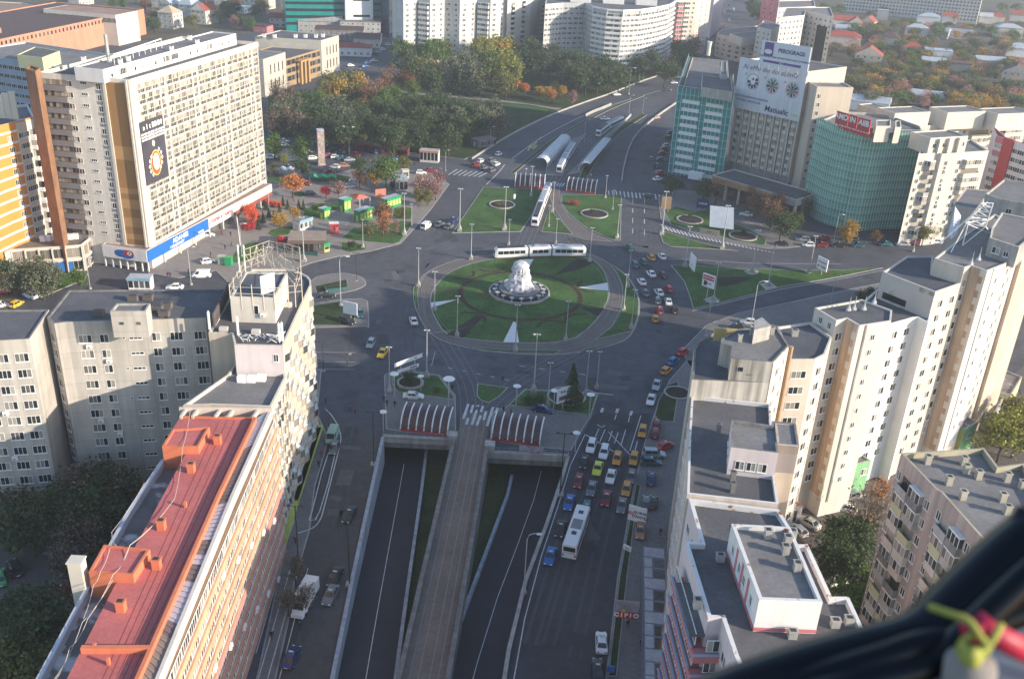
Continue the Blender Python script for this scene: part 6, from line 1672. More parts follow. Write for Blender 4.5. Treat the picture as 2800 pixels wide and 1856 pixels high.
for kind,paint,x,y,rz in(('hatchback',W_,280,345,20),('suv',W_,255,408,35),('estate',W_,70,600,20),('hatchback',S_,395,640,20),('hatchback',W_,655,530,25),('hatchback','black',715,565,20),('estate','cream',735,615,35),('sedan','black',345,765,170),('hatchback','black',1060,505,175),('sedan','teal',1160,520,170),('hatchback','red',990,580,25),('hatchback',W_,1090,600,20),('sedan','teal',1200,622,15),('sedan',S_,1310,640,20),('hatchback','dark red',1400,565,175),('hatchback',W_,1075,755,170),('hatchback','tan',1235,735,15),('sedan','dark red',995,838,170),('hatchback','blue',1730,520,100),('hatchback','blue',1990,625,10),('hatchback','black',700,1180,20),('hatchback',S_,1310,1070,20),('hatchback','dark red',620,1025,160),('suv',S_,1130,250,15)):
 (px,py),=S33([(x,y)]);car(kind,paint,px,py,rz,'in the car park between tower and wooded park','cars in the kiosk car park')
for kind,paint,x,y in(('hatchback',W_,1415,1492),('sedan','dark red',1500,1475)):
 (px,py),=N70([(x,y)]);car(kind,paint,px,py,12,'behind the grey container cabin','cars in the kiosk car park')
for kind,paint,x,y,rz in(('sedan','grey',1175,295,10),('hatchback',W_,1250,288,40),('sedan','blue',1215,325,30),('estate',W_,1135,392,30),('hatchback',W_,1090,432,40),('hatchback',S_,1055,455,40),('sedan','black',1020,472,40),('sedan',W_,1012,530,35),('estate','blue',935,575,50),('hatchback','blue',955,548,40),('hatchback',W_,812,570,30),('sedan','grey',795,615,15),('sedan',S_,690,612,20)):
 (px,py),=N70([(x,y)]);car(kind,paint,px,py,rz,'in the street beyond the wooded park','cars in the street beyond the park')
for kind,paint,x,y,rz in(('hatchback',S_,1820,110,80),('hatchback','black',1862,52,80),('hatchback',S_,1870,92,85),('sedan',W_,1900,85,260),('hatchback','grey',1855,140,80),('sedan',S_,1860,180,262),('hatchback','red',1822,225,80),('estate','tan',1815,268,80),('sedan','black',1895,260,262),('suv','black',1720,415,80),('hatchback',S_,1905,108,262)):
 (px,py),=N14([(x,y)]);car(kind,paint,px,py,rz,'on the far avenue at the top','cars on the far avenue')
for kind,paint,x,y,rz in(('sedan','cream',2210,1435,130),('hatchback',W_,2180,1455,115),('hatchback',W_,2312,1395,160),('suv','dark blue',2262,1385,60),('hatchback',S_,2335,1360,25),('hatchback',W_,2440,1275,30),('sedan',W_,2470,1225,40),('hatchback',W_,2290,1596,20)):
 car(kind,paint,px:=x,py:=y,rz,'in the yard behind the right-hand row','cars in the right yard')
def coach():
 c,d=P(1552,1475),P(1590,1360);o=empty('bus',P(1574,1472),math.atan2((P(1590,1400)-P(1535,1560)).y,(P(1590,1400)-P(1535,1560)).x),'long white bus with roof hatches among the queueing cars','bus')
 L,w,h=11.8,1.25,3.0
 b=MB();ring=lambda x,s,zt:[Vector((x,-w*s,.35)),Vector((x,w*s,.35)),Vector((x,w*s,zt-.35)),Vector((x,w*s*.86,zt)),Vector((x,-w*s*.86,zt)),Vector((x,-w*s,zt-.35))]
 loft(b,[ring(-L/2,.94,h-.12),ring(-L/2+.2,1,h),ring(L/2-.3,1,h),ring(L/2,.93,h-.2)])
 b.build('body',PAINT['white'],o)
 MB().box(-L/2-.02,-L/2+.05,-.98,.98,1.7,2.55).build('rear_window',CARGLASS,o)
 MB().box(L/2-.05,L/2+.02,-1.05,1.05,1.2,2.6).build('windscreen',CARGLASS,o)
 for y in(-1,1):
  for i in range(6):MB().box(-L/2+.5+i*1.85,-L/2+2.2+i*1.85,y*w-.012,y*w+.012,1.45,2.45).build('side_window',CARGLASS,o)
  for x in(-L/2+2.6,L/2-2.4):
   wm=MB();wm.lathe([(.05,-.13),(.48,-.13),(.48,.13),(.05,.13)],14);wm.v=[(a,c_,b_)for a,b_,c_ in wm.v];q_=wm.build('wheel',BLACK,o);q_.location=(x,y*(w-.14),.48)
  MB().box(-L/2-.03,-L/2+.08,y*1.0-.12,y*1.0+.12,.75,1.15).build('taillight',TAILL,o)
 for x,a,dk in((-L/2+3.4,.42,1),(L/2-2.4,.42,1)):MB().box(x-a,x+a,-.4,.4,h,h+.08).build('roof_hatch',DARKM,o)
 MB().box(-L/2+4.6,-L/2+7.3,-.85,.85,h,h+.05).build('roof_panel',mat('grey_roof_panel',(.2,.21,.22),.5,var=.1),o)
 me=text_mesh('lettering','NIC BIMBARI',.32,MATS['red_print'],.005);t=bpy.data.objects.new('lettering',me);COL.objects.link(t);t.parent=o
 t.matrix_basis=Matrix.Translation((-L/2-.03,0,1.42))@Matrix.Rotation(R(-90),4,'Z')@Matrix.Rotation(R(90),4,'X')
coach()
def lorry():
 o=empty('box_van',P(*B70([(425,930)])[0]),R(81),'white box delivery van at the left kerb','van')
 b=MB();b.box(-3.2,1.5,-1.05,1.05,.9,3.0).build('cargo_box',PAINT['white'],o)
 b=MB();ring=lambda x,z1,s:[Vector((x,-1.0*s,.4)),Vector((x,1.0*s,.4)),Vector((x,1.0*s,z1*.6)),Vector((x,.85*s,z1)),Vector((x,-.85*s,z1)),Vector((x,-1.0*s,z1*.6))]
 loft(b,[ring(1.5,2.4,1),ring(2.2,2.35,1),ring(2.9,1.35,1),ring(3.5,1.05,.9)]);b.build('cab',PAINT['white'],o)
 b=MB();b.face([(2.85,-.82,1.45),(2.85,.82,1.45),(2.28,.74,2.28),(2.28,-.74,2.28)]);b.v=[(x+.03,y,z+.03)for x,y,z in b.v];b.build('windscreen',CARGLASS,o)
 for y in(-1,1):MB().box(1.65,2.4,y*.97-.04,y*.97+.04,1.35,2.0).build('side_window',CARGLASS,o)
 MB().box(1.75,2.15,-.25,.25,2.38,2.46).build('roof_hatch',DARKM,o)
 for x in(-2.2,2.5):
  for y in(-.9,.9):
   wm=MB();wm.lathe([(.05,-.12),(.4,-.12),(.4,.12),(.05,.12)],12);wm.v=[(a,c_,b_)for a,b_,c_ in wm.v];q_=wm.build('wheel',BLACK,o);q_.location=(x,y,.4)
 for y in(-.75,.75):MB().box(3.42,3.52,y-.15,y+.15,.75,.95).build('headlight',HEADL,o)
 o.rotation_euler=(0,0,R(261))
lorry()
TRAMW=mat('tram_white',(.66,.67,.68),.4,var=.05,scale=.5);TRAMG=mat('tram_roof_grey',(.3,.33,.38),.6,var=.15,scale=.6);TRAMSK=mat('tram_skirt',(.2,.09,.08),.7,var=.1)
def tram(label,pts,z=.2,dark=(0,),front=None,w=1.2):
 """articulated tram: one section between each two ground pixels"""
 P_=[P(*p,z)for p in pts]
 o=root_at('tram',tuple(P_[0]),label,'tram')
 for i,(a,c)in enumerate(zip(P_,P_[1:])):
  d=(c-a);L=d.length-.5;rz=math.atan2(d.y,d.x);M=Matrix.Translation((a+c)/2)@Matrix.Rotation(rz,4,'Z')
  b=MB();hh=3.1;l=L/2;nose0=.55 if i==0 else 0;nose1=.45 if i==len(P_)-2 else 0
  ring=lambda x,s,zt:[M@Vector(q)for q in((x,-w*s,.45),(x,w*s,.45),(x,w*s,zt-.4),(x,w*s*.8,zt),(x,-w*s*.8,zt),(x,-w*s,zt-.4))]
  loft(b,[ring(-l,.82 if nose0 else 1,hh-nose0),ring(-l+.7,1,hh),ring(l-.7,1,hh),ring(l,.85 if nose1 else 1,hh-nose1)])
  s=b.build('car_section',TRAMW,o)
  rf=MB();rf.box(-l+.9,l-.9,-.75,.75,hh,hh+.22,0,M);rf.box(-l+1.5,-l+3.2,-.6,.6,hh+.22,hh+.42,0,M);rf.build('roof_box',DARKM if i in dark else TRAMG,s)
  sk=MB();sk.box(-l+.3,l-.3,-w*.96,w*.96,.12,.46,0,M);sk.build('skirt',TRAMSK,s)
  n=max(2,int((L-1.6)/1.45))
  for y in(-1,1):
   for k in range(n):
    x0=-l+.8+(L-1.6)*k/n;MB().box(x0+.06,x0+(L-1.6)/n-.06,y*w-.015,y*w+.015,1.35,2.35,0,M).build('window',CARGLASS,s)
  if nose0:MB().face([M@Vector(q)for q in((-l-.02,-w*.7,1.3),(-l-.02,-w*.74+.05,2.4),(-l-.02,w*.74-.05,2.4),(-l-.02,w*.7,1.3))]).build('windscreen',CARGLASS,s)
  if nose1:MB().box(l-.02,l+.02,-w*.7,w*.7,1.3,2.4,0,M).build('rear_window',CARGLASS,s)
  if i<len(P_)-2:
   j=MB();q0=P_[i+1];j.box(-.45,.45,-w*.85,w*.85,.5,hh-.2,0,Matrix.Translation(q0)@Matrix.Rotation(rz,4,'Z'));j.build('bellows',DARKM,o)
 return o
tram('white three section tram crossing behind the round lawn',[(1349,705),(1443,701),(1506,699),(1602,700)])
tram('white tram approaching between the two northern lawns',[(1461,622),(1478,575),(1490,543),(1499,520)],.15,(0,))
tram('white tram standing between the platform canopies',[(1528,476),(1546,440),(1566,408)],.05,())
tram('white tram leaving the far end of the platform',[(1634,376),(1660,355),(1700,335)],.05,(0,))
def stop():
 CAN=mat('canopy_sheet',(.42,.44,.47),.5,var=.12,scale=.5)
 for lb,pts,side in(('left arched canopy of the tram stop',N14([(300,1440),(400,1290),(500,1232)]),-1),('right arched canopy of the tram stop',N14([(570,1470),(690,1330),(760,1250)]),1)):
  c=[P(*p,0)for p in pts];o=root_at('platform_canopy',tuple(c[0]),lb,'canopy')
  n=12;path=[c[0].lerp(c[-1],i/n)for i in range(n+1)];d=(c[-1]-c[0]).normalized();nn=Vector((-d.y,d.x,0))*side
  rf=MB();rib=MB()
  prof=[Vector((0,.2)),Vector((.0,1.8)),Vector((.5,2.8)),Vector((1.5,3.5)),Vector((2.8,3.6)),Vector((4.2,3.2))]
  nn=-nn
  for a,b_ in zip(path,path[1:]):
   for u,v in zip(prof,prof[1:]):
    q_=[a+nn*u.x+Vector((0,0,u.y)),b_+nn*u.x+Vector((0,0,u.y)),b_+nn*v.x+Vector((0,0,v.y)),a+nn*v.x+Vector((0,0,v.y))];rf.face(q_)
  for a in path[::1]:rib.tube([a+nn*u.x+Vector((0,0,u.y+.05))for u in prof],.09,5)
  rf.build('roof',CAN,o);rib.build('canopy_rib',WHITE,o)
 slab('pavement',N14([(285,1500),(300,1400),(520,1200),(640,1150),(560,1250),(470,1400),(430,1510)]),.25,PAVE)
 slab('pavement',N14([(480,1500),(560,1420),(700,1260),(960,1010),(1010,1000),(820,1210),(690,1330),(590,1480)]),.25,PAVE)
 ps=chaikin(poly(N14([(700,1300),(800,1200),(960,1060),(1020,1000)])),2,False);tag(wallstrip(MB(),ps,.12,.2,1.5).build('platform_railing',mat('railing_grey',(.35,.37,.4),.6,var=.3,scale=1.5)),'long grey platform railing behind the tram stop','railing')
stop()
def canopy(label,a,c,n=7,d=4.4,h=3.5,clr=(.07,.035,.04),rv=.1):
 A,C_=P(*a),P(*c);o=root_at('stair_canopy',tuple(A),label,'canopy')
 e=(C_-A);L=e.length;e.normalize();nn=Vector((-e.y,e.x,0))
 arc=[Vector((d*(1-math.cos(t*math.pi/2*1.35))*.8,h*math.sin(min(1,t*1.2)*math.pi/2)))for t in[i/9 for i in range(10)]]
 SH=mat('dark_red_sheet',clr,.35,var=.2,scale=.5,spec=.5)
 sh=MB()
 for u,v in zip(arc,arc[1:]):sh.face([A+nn*u.x+Vector((0,0,u.y)),C_+nn*u.x+Vector((0,0,u.y)),C_+nn*v.x+Vector((0,0,v.y)),A+nn*v.x+Vector((0,0,v.y))])
 sh.build('roof',SH,o)
 for i in range(n):
  p=A+e*(L*i/(n-1));rb_=MB();rb_.tube([p+nn*(u.x-.06)+Vector((0,0,u.y+.04))for u in arc],rv+.05,6);rb_.build('rib',WHITE,o)
 bw=MB();wallstrip(bw,[A-nn*.1,C_-nn*.1],.25,0,.55);bw.build('base_wall',REDP,o)
 return o
canopy('red brown barrel canopy with white ribs over the left stairs',(1095,1177),(1223,1192))
canopy('red brown barrel canopy with white ribs over the right stairs',(1344,1203),(1475,1220))
canopy('red brown barrel canopy with white ribs left of the northern tram line',(1408,512),(1488,517),7,4.4,3.7)
canopy('red brown barrel canopy with white ribs right of the northern tram line',(1549,523),(1627,531),7,4.4,3.7)
def rise(px,py,tx,ty):
 b=P(px,py);lo,hi=0.0,60.0
 for _ in range(40):
  m=(lo+hi)/2
  if proj((b.x,b.y,m))[1]>ty:lo=m
  else:hi=m
 return b,lo
LAMPS={}
GALV=mat('lamp_post_grey',(.4,.41,.42),.6,var=.1);PALE=mat('lamp_glass',(.75,.75,.73),.4,var=0)
def make_lamp(kind):
 o=empty('lamp_post' if kind!='dark' else 'street_lamp',(0,0,0))
 if kind=='mast':
  MB().box(-.5,.5,-.5,.5,0,.7).lathe([(.5,.7),(.25,1.5),(.16,1.6)],8).build('base',CONC,o)
  MB().tube([(0,0,1.5),(0,0,10)],.13,6,0,.07).build('pole',GALV,o)
  MB().box(-.35,.35,-.06,.06,9.9,10.02).build('cross_arm',GALV,o)
  for x in(-.4,.4):MB().box(x-.16,x+.16,-.12,.12,9.86,9.98).build('lamp_head',PALE,o)
 elif kind=='arm':
  MB().lathe([(.45,0),(.4,.4),(.15,.5)],8).build('base',CONC,o)
  MB().tube([(0,0,.4),(0,0,9),(.25,0,9.7),(.9,0,10),(1.4,0,9.95)],.09,6,0,.06).build('pole',GALV,o)
  MB().box(1.2,1.9,-.15,.15,9.85,10.0).build('lamp_head',PALE,o)
 elif kind=='dark':
  MB().box(-.5,.5,-.5,.5,0,.3).build('base',CONC,o)
  MB().tube([(0,0,.3),(0,0,10)],.1,6,0,.07).build('pole',DARKM,o)
  for x in(-1,1):MB().tube([(0,0,9.8),(x*.9,0,10)],.05,5).build('arm',DARKM,o);MB().box(x*.9-.25,x*.9+.25,-.12,.12,9.9,10.05).build('lamp_head',DARKM,o)
 elif kind=='double':
  MB().tube([(0,0,0),(0,0,9.4)],.12,6,0,.07).build('pole',GALV,o)
  for x in(-1,1):MB().tube([(0,0,9.3),(x*.7,0,9.8),(x*1.3,0,9.9)],.05,5).build('arm',GALV,o);MB().box(x*1.6-.4,x*1.6+.4,-.18,.18,9.8,10.0).build('lamp_head',PALE,o)
 else:
  MB().tube([(0,0,0),(0,0,9.6)],.16,6).build('pole',GALV,o)
  MB().lathe([(.1,9.3),(1.15,9.6),(1.0,9.8),(.5,10),(.02,10.02)],12).build('lamp_head',PALE,o)
 return o
def lamp(kind,bx,by,tx,ty,where,rz=0.0):
 b,h=rise(bx,by,tx,ty)
 if kind in LAMPS:o=copy_tree(LAMPS[kind])
 else:o=LAMPS[kind]=make_lamp(kind)
 s=h/10;o.location=b;o.scale=(max(s,.55),max(s,.55),s)if kind!='mushroom' else(s*1.5,s*1.5,s);o.rotation_euler=(0,0,rz)
 d={'mast':'tall grey lighting mast','arm':'curved grey lamp post','dark':'dark slim street lamp','double':'two headed lamp post','mushroom':'white disc headed lamp'}[kind]
 later(o,d,where,'street lamp','street lamps of the square','lamp')
def lamps(kind,mp,items,where,rz=0.0):
 for bx,by,tx,ty in items:
  (a,b_),(c,d)=mp([(bx,by),(tx,ty)]);lamp(kind,a,b_,c,d,where,rz)
lamps('mast',M70,[(412,835,395,450),(918,715,912,470),(1272,605,1270,245),(1335,540,1338,335)],'along the kiosk garden')
lamps('mast',M70,[(1745,575,1752,205),(2130,565,2140,190),(2167,690,2175,470),(1843,815,1850,510)],'by the north western lawn')
lamps('mast',M70,[(1393,1045,1400,715),(1530,1255,1540,915),(1723,1475,1730,1125)],'on the left side of the round lawn')
lamps('arm',M70,[(728,1210,720,780)],'between the two small western islands');lamps('dark',M70,[(862,1000,855,755)],'on the tip of the upper western island')
lamps('mast',L70,[(2223,190,2238,-210),(1145,540,1143,150),(1463,415,1467,5)],'south of the round lawn')
lamps('mast',L14,[(185,550,218,40),(305,660,327,285),(630,570,657,185),(725,510,752,190)],'on the southern right island')
lamps('mushroom',L70,[(1187,580,1185,375),(1412,540,1410,395),(1650,680,1657,415),(2230,660,2238,480),(1092,870,1092,700)],'by the left canopy and islands');lamps('mushroom',L14,[(355,690,367,520),(660,740,668,552),(540,1050,550,880)],'by the right canopy')
lamps('dark',L70,[(1010,1160,1005,705),(625,850,622,685),(805,215,808,0),(580,360,578,105)],'along the left street')
lamps('dark',B70,[(803,760,788,240),(365,575,350,80)],'along the lower left street');lamps('dark',L14,[(410,1420,452,890)],'on the wall of the right underpass');lamps('arm',B14,[(100,830,120,315)],'on the wall of the right underpass')
lamps('mast',M14,[(163,275,172,15),(347,410,365,150),(315,535,325,350),(375,680,388,465),(665,835,685,540)],'along the northern tram line')
lamps('mast',M14,[(900,635,920,345),(862,390,875,220),(800,290,806,95)],'on the north eastern lawn')
lamps('mast',M14,[(1283,600,1310,230),(1482,880,1520,530),(1800,725,1850,350),(2055,925,2110,560),(2195,1040,2250,695)],'along the eastern side road')
lamps('mast',M14,[(990,1050,1018,735),(955,1250,980,940),(1020,1410,1050,1070),(1727,1165,1772,840),(460,1510,483,1170)],'right of the round lawn')
lamps('arm',M14,[(1375,265,1380,162),(2045,1400,2090,995),(1665,1470,1705,1170)],'near the eastern pavement');lamps('mast',M20,[(508,930,565,610),(1400,745,1440,530)],'along the eastern side road')
lamps('arm',M20,[(715,680,775,425),(690,1190,735,940)],'near the eastern pavement')
lamps('double',N70,[(800,1330,795,1085)],'in front of the market stalls');lamps('arm',N70,[(152,1140,148,1010),(1625,1465,1625,1285),(2010,1250,2012,1085)],'along the edge of the wooded park')
lamps('arm',N14,[(1000,810,1020,580),(1090,690,1095,580),(1125,700,1130,575),(618,1215,628,1020),(1000,1000,1015,815),(1120,970,1130,840)],'along the northern carriageway')
lamps('mushroom',N14,[(120,1495,122,1445),(675,1540,675,1495),(808,1560,808,1505)],'by the northern canopies')
lamps('arm',M00,[(775,1065,730,790),(1640,1030,1605,700),(2075,790,2050,500),(2310,415,2308,200)],'on the plaza before the tower');lamps('arm',K(0,420,3.733),[(405,1455,380,1310)],'by the trees at the left edge')
def board(label,tl,tr,base,m,wz,lines=(),cat='billboard',name='billboard',posts=1,th=.25):
 """an advertising board: top corners (pixels), foot (pixel), height of its face in metres"""
 b,hh=rise(base[0],base[1],(tl[0]+tr[0])/2,(tl[1]+tr[1])/2)
 A,C_=P(*tl,hh),P(*tr,hh)
 o=root_at(name,(b.x,b.y,0),label,cat)
 F=frame_on(A,C_);L=(Vector((C_.x,C_.y,0))-Vector((A.x,A.y,0))).length
 face=wbox(MB(),F,0,L,-th/2,th/2,hh-wz,hh).build('panel',m,o)
 for k in range(posts):
  u=L*(k+.5)/posts;q_=F@Vector((u,.2,0));MB().tube([(q_.x,q_.y,0),(q_.x,q_.y,hh-.1)],.12,6).build('post',GALV,o)
 for(u,z,s,sz,mm)in lines:put_text(o,F,L*u,hh-wz+wz*z,s,sz,mm,th/2+.03,bold=.01)
 return o,F,L,hh
PB,NAVY,RP=MATS['pale_board'],MATS['navy_print'],mat('bright_red_print',(.5,.05,.05),.6,var=0)
board('blank white board beside the black cars',(938,822),(976,830),(957,880),WHITE,3.2)
o,F,L,hh=board('white board with a red framed text on the eastern triangle lawn',(1924,745),(1957,756),(1932,830),WHITE,3.6,[(.5,.3,'KOCYSI',.55,NAVY)])
wbox(MB(),F,L*.06,L*.96,-.17,-.12,hh-1.6,hh-.35).build('red_frame',RP,o);put_text(o,F,L*.5,hh-.95,'UBUICHJB',.75,WHITE,.22);wbox(MB(),F,L*.15,L*.4,-.16,-.12,hh-3.2,hh-1.9).build('black_picture',DARKM,o)
board('white board with black and red text near the eastern lawn tip',(2239,699),(2266,712),(2242,752),WHITE,3.6,[(.5,.62,'IORI MANEFUSE',.42,RP),(.5,.25,'JET AUSU',.8,RP)])
board('narrow white board with a green picture at the western end of the triangle lawn',(1890,689),(1904,706),(1891,741),WHITE,4.2,[(.5,.25,'C',.7,NAVY)])
o,F,L,hh=board('white board with dark letters on the southern right island',(1525,1065),(1563,1052),(1535,1120),WHITE,3.4,[(.4,.75,'B oo',.7,NAVY)]);wbox(MB(),F,L*.12,L*.96,-.17,-.12,hh-2.8,hh-1.9).build('dark_band',mat('brown_print_band',(.12,.1,.11),.6,var=.6,scale=3),o)
board('white board with red block letters beside the grey car queue',(1721,1378),(1770,1393),(1745,1440),WHITE,3.0,[(.66,.66,'CLUBURI',.55,NAVY),(.68,.36,'CANTEA',.75,NAVY),(.2,.5,'BIO',.9,RP)])
o,F,L,hh=board('red and grey board with white CIPITO style letters by the pavement',(1687,1640),(1750,1646),(1712,1700),mat('grey_picture_board',(.3,.28,.3),.6,var=.3,scale=.8),3.2)
wbox(MB(),F,.05,L-.05,-.19,-.13,hh-3.15,hh-1.9).build('red_band',RP,o);put_text(o,F,L*.48,hh-2.5,'C I P I O',1.0,WHITE,.22,bold=.05);b=MB();disc(b,F,L*.33,hh-1.7,.3,.3,-.2,0);b.build('yellow_spot',PAINT['yellow'],o)
board('small white road sign panel on the verge',(1706,1486),(1727,1497),(1720,1506),WHITE,.9,[(.5,.5,'V a',.5,NAVY)],'sign','road_sign')
board('small blue sign at the bottom edge of the verge',(1661,1819),(1682,1822),(1672,1842),PAINT['blue'],1.0,[],'sign','road_sign')
for lb,tl,tr,base,w_,t in(('upper of two long white banners stretched over the southern road',(1078,994),(1155,965),(1115,1023),.95,'A-I'),('lower of two long white banners stretched over the southern road',(1087,1012),(1145,993),(1115,1028),.85,'RAZZAL')):
 board(lb,tl,tr,base,WHITE,w_,[(.75,.5,t,.5,NAVY)],'banner','street_banner',2,.06)
board('blue and white board on posts behind the round planter, east',(1907,542),(1941,547),(1925,575),PAINT['dark blue'],3.2,[(.5,.5,'AURUM',.8,WHITE)],posts=2)
board('sunlit brown board at the western end of the eastern pavement',(1811,537),(1838,539),(1822,580),mat('brown_board',(.32,.22,.13),.8,var=.2),4.2,posts=2)
board('small white sign standing in the northern lawn',(2210/3.136+700,450+255/3.136),(1410,531),(1407,545),WHITE,2.0,[],'sign','road_sign')
board('printed banner hung on the rail of the right portal',(1420,1217),(1486,1226),(1452,1240),mat('mottled_banner',(.35,.33,.42),.7,var=.6,scale=2.2),1.6,[],'banner','street_banner',2,.06)
board('red hoarding with a white corner in the kiosk garden',(1026,518),(1055,515),(1040,545),mat('faded_red_hoarding',(.45,.18,.13),.7,var=.15),3.0,posts=2)
o=root_at('billboard',tuple(P(1972,600)),'large blue grey tilted board beside the second planter, seen from behind','billboard')
A,C_,D_,E_=P(1942,564,7.5),P(2007,570,7.5),P(2006,628,2.6),P(1940,620,2.6)
b=MB();b.face([E_,D_,C_,A]);n=Vector((0,.25,.15));b.face([A+n,C_+n,D_+n,E_+n]);b.face([A,C_,C_+n,A+n]);b.face([E_,A,A+n,E_+n]);b.face([C_,D_,D_+n,C_+n]);b.build('panel',ZINC,o)
for x,y in((1955,622),(1995,628)):q_=P(x,y);MB().tube([q_,(q_.x,q_.y+1,6)],.15,6).build('post',GALV,o)
o,F,L,hh=board('low cream signboard on the eastern lawn',(1914,622),(1967,632),(1940,640),mat('cream_signboard',(.45,.4,.28),.8,var=.1),1.8,[(.5,.5,'EXIT',.7,BROWN)],'sign','sign_board',2)
def planter(px,py,r,h,where,bush=True):
 o=root_at('planter',tuple(P(px,py)),None,'planter','round flower beds');c=P(px,py)
 b=MB();ou,in_=circle(c,r,36),circle(c,r-.45,36);b.side(ou,0,h,0);b.ring(ou,in_,h,0);b.side(in_,.1,h,0,False);b.build('stone_rim',CONC,o)
 MB().flat(in_,h*.7).build('soil',SOIL,o);o['label']=where
planter(1373,562,4.4,.5,'round stone rimmed bed on the north western lawn')
planter(1625,587,4.6,.5,'round stone rimmed bed on the north eastern lawn')
planter(1886,603,4.4,.5,'round stone rimmed bed before the blue board')
planter(2031,648,4.5,.5,'round stone rimmed bed beside the tilted board')
planter(1122,1050,2.9,.6,'round stone rimmed bed behind the left canopy')
planter(1549,1085,4.2,.3,'low round bed round the spruce behind the right canopy')
planter(1852,1075,3.0,.3,'half hidden round bed at the foot of the right-hand row')
def fountain():
 c=RC+Vector((-.3,1.4,0))
 o=root_at('fountain',(c.x,c.y,0),'white rock-like domed fountain sculpture on a round terrace in the lawn','fountain')
 b=MB();ou,in_=circle(c,8.1),circle(c,7.7);b.side(ou,.15,.75);b.ring(ou,in_,.75);b.side(in_,.3,.75,0,False);b.build('basin_rim',CONC,o)
 MB().flat(in_,.32).build('basin_floor',mat('wet_dark_stone',(.03,.03,.035),.35,var=.3,scale=.6),o)
 MB().lathe([(4.9,0),(4.9,.95),(5.4,1.0),(5.4,1.3),(.05,1.3)],40,0,(c.x,c.y,.2)).build('terrace',mat('terrace_stone',(.2,.2,.21),.7,var=.2,scale=.8),o)
 g=MB();seg,rings=40,26
 prof=[(3.7,0),(3.75,.6),(3.45,1.4),(3.1,2.2),(2.75,3.0),(2.6,3.8),(2.55,4.8),(2.5,5.6),(2.4,6.3),(2.1,6.9),(1.5,7.35),(.05,7.6)]
 def pr(t):
  f=t*(len(prof)-1);i=min(int(f),len(prof)-2);u=f-i;return prof[i][0]*(1-u)+prof[i+1][0]*u,prof[i][1]*(1-u)+prof[i+1][1]*u
 R_=[]
 for j in range(rings+1):
  r,z=pr(j/rings);row=[]
  for k in range(seg):
   a=2*math.pi*k/seg;v=Vector((r*math.cos(a),r*math.sin(a),z))
   d=(1+.2*noise.noise(v*.8)+.13*noise.noise(v*2.3))*(1-.016*z);row.append(Vector((c.x+v.x*d,c.y+v.y*d,1.45+z)))
  R_.append(row)
 for a,b_ in zip(R_,R_[1:]):
  for k in range(seg):g.face([a[k],a[(k+1)%seg],b_[(k+1)%seg],b_[k]])
 g.build('sculpture',mat('rough_white_stone',(.5,.5,.53),.9,var=.3,scale=1.1,var2=.2,bump=.8),o)
 for k in range(16):
  a=2*math.pi*k/16+.1;q_=c+Vector((6.5*math.cos(a),6.5*math.sin(a),0))
  MB().lathe([(.18,.3),(.14,.9),(.2,1.0),(.62,1.25),(.62,1.32),(.05,1.2)],10,0,(q_.x,q_.y,0)).build('stone_bowl',mat('pale_bowl',(.5,.5,.48),.7,var=.1),o)
fountain()
def wires():
 WI=mat('wire_grey',(.12,.12,.13),.6,var=0)
 def top(bx,by,tx,ty,mp,f=.93):
  (a,c),(d,e)=mp([(bx,by),(tx,ty)]);b,h=rise(a,c,d,e);return Vector((b.x,b.y,h*f))
 T=[top(1393,1045,1400,715,M70),top(1843,815,1850,510,M70),top(2167,690,2175,470,M70),top(375,680,388,465,M14),top(665,835,685,540,M14),top(990,1050,1018,735,M14),top(1020,1410,1050,1070,M14),top(460,1510,483,1170,M14),top(2223,190,2238,-210,L70),top(1463,415,1467,5,L70),top(185,550,218,40,L14),top(305,660,327,285,L14),top(163,275,172,15,M14),top(347,410,365,150,M14)]
 for i,j,lb in((0,1,'north western'),(1,2,'northern'),(2,3,'short northern'),(3,4,'north eastern'),(4,5,'eastern'),(5,6,'south eastern'),(6,7,'southern right'),(7,8,'southern middle'),(8,9,'southern left'),(9,0,'western'),(8,10,'slanting southern'),(10,11,'southern island'),(12,13,'tram line'),(13,3,'long tram line')):
  p,q=T[i],T[j];path=[p.lerp(q,k/8)-Vector((0,0,1.2*4*(k/8)*(1-k/8)))for k in range(9)]
  tag(MB().tube(path,.022,4).build('overhead_wire',WI),'thin overhead tram wire, the %s span between the masts'%lb,'wire','overhead tram wires')
wires()
b=MB();rn=random.Random(6)
TYRE=mat('tyre_worn_asphalt',(.066,.068,.078),.8,var=.2,scale=.1)
for pts in([(1700,1180),(1600,1420),(1500,1760)],[(1660,1160),(1560,1400),(1450,1760)],[(1740,1180),(1655,1420),(1570,1800)],[(930,1150),(880,1400),(790,1800)],[(980,1150),(930,1400),(860,1800)],[(1040,960),(1085,800),(1180,700),(1330,665),(1560,670)],[(1120,960),(1105,830),(1180,720)],[(1800,900),(1780,780),(1740,690),(1600,655)],[(1745,540),(1740,680)],[(1780,540),(1780,690)],[(1230,640),(1300,520),(1400,420),(1600,310),(1800,235)],[(1180,640),(1250,540),(1320,470)],[(1830,900),(2050,850),(2350,780)],[(1820,700),(2050,705),(2400,700)]):
 c=chaikin(poly(pts),2,False)
 for o_ in(-.8,.8):
  L_,R_=strip_poly(c,abs(o_)*2);ribbon(b,L_ if o_>0 else R_,.55,.005)
b.build('road_wear',TYRE)['kind']='structure'
b,b2=MB(),MB()
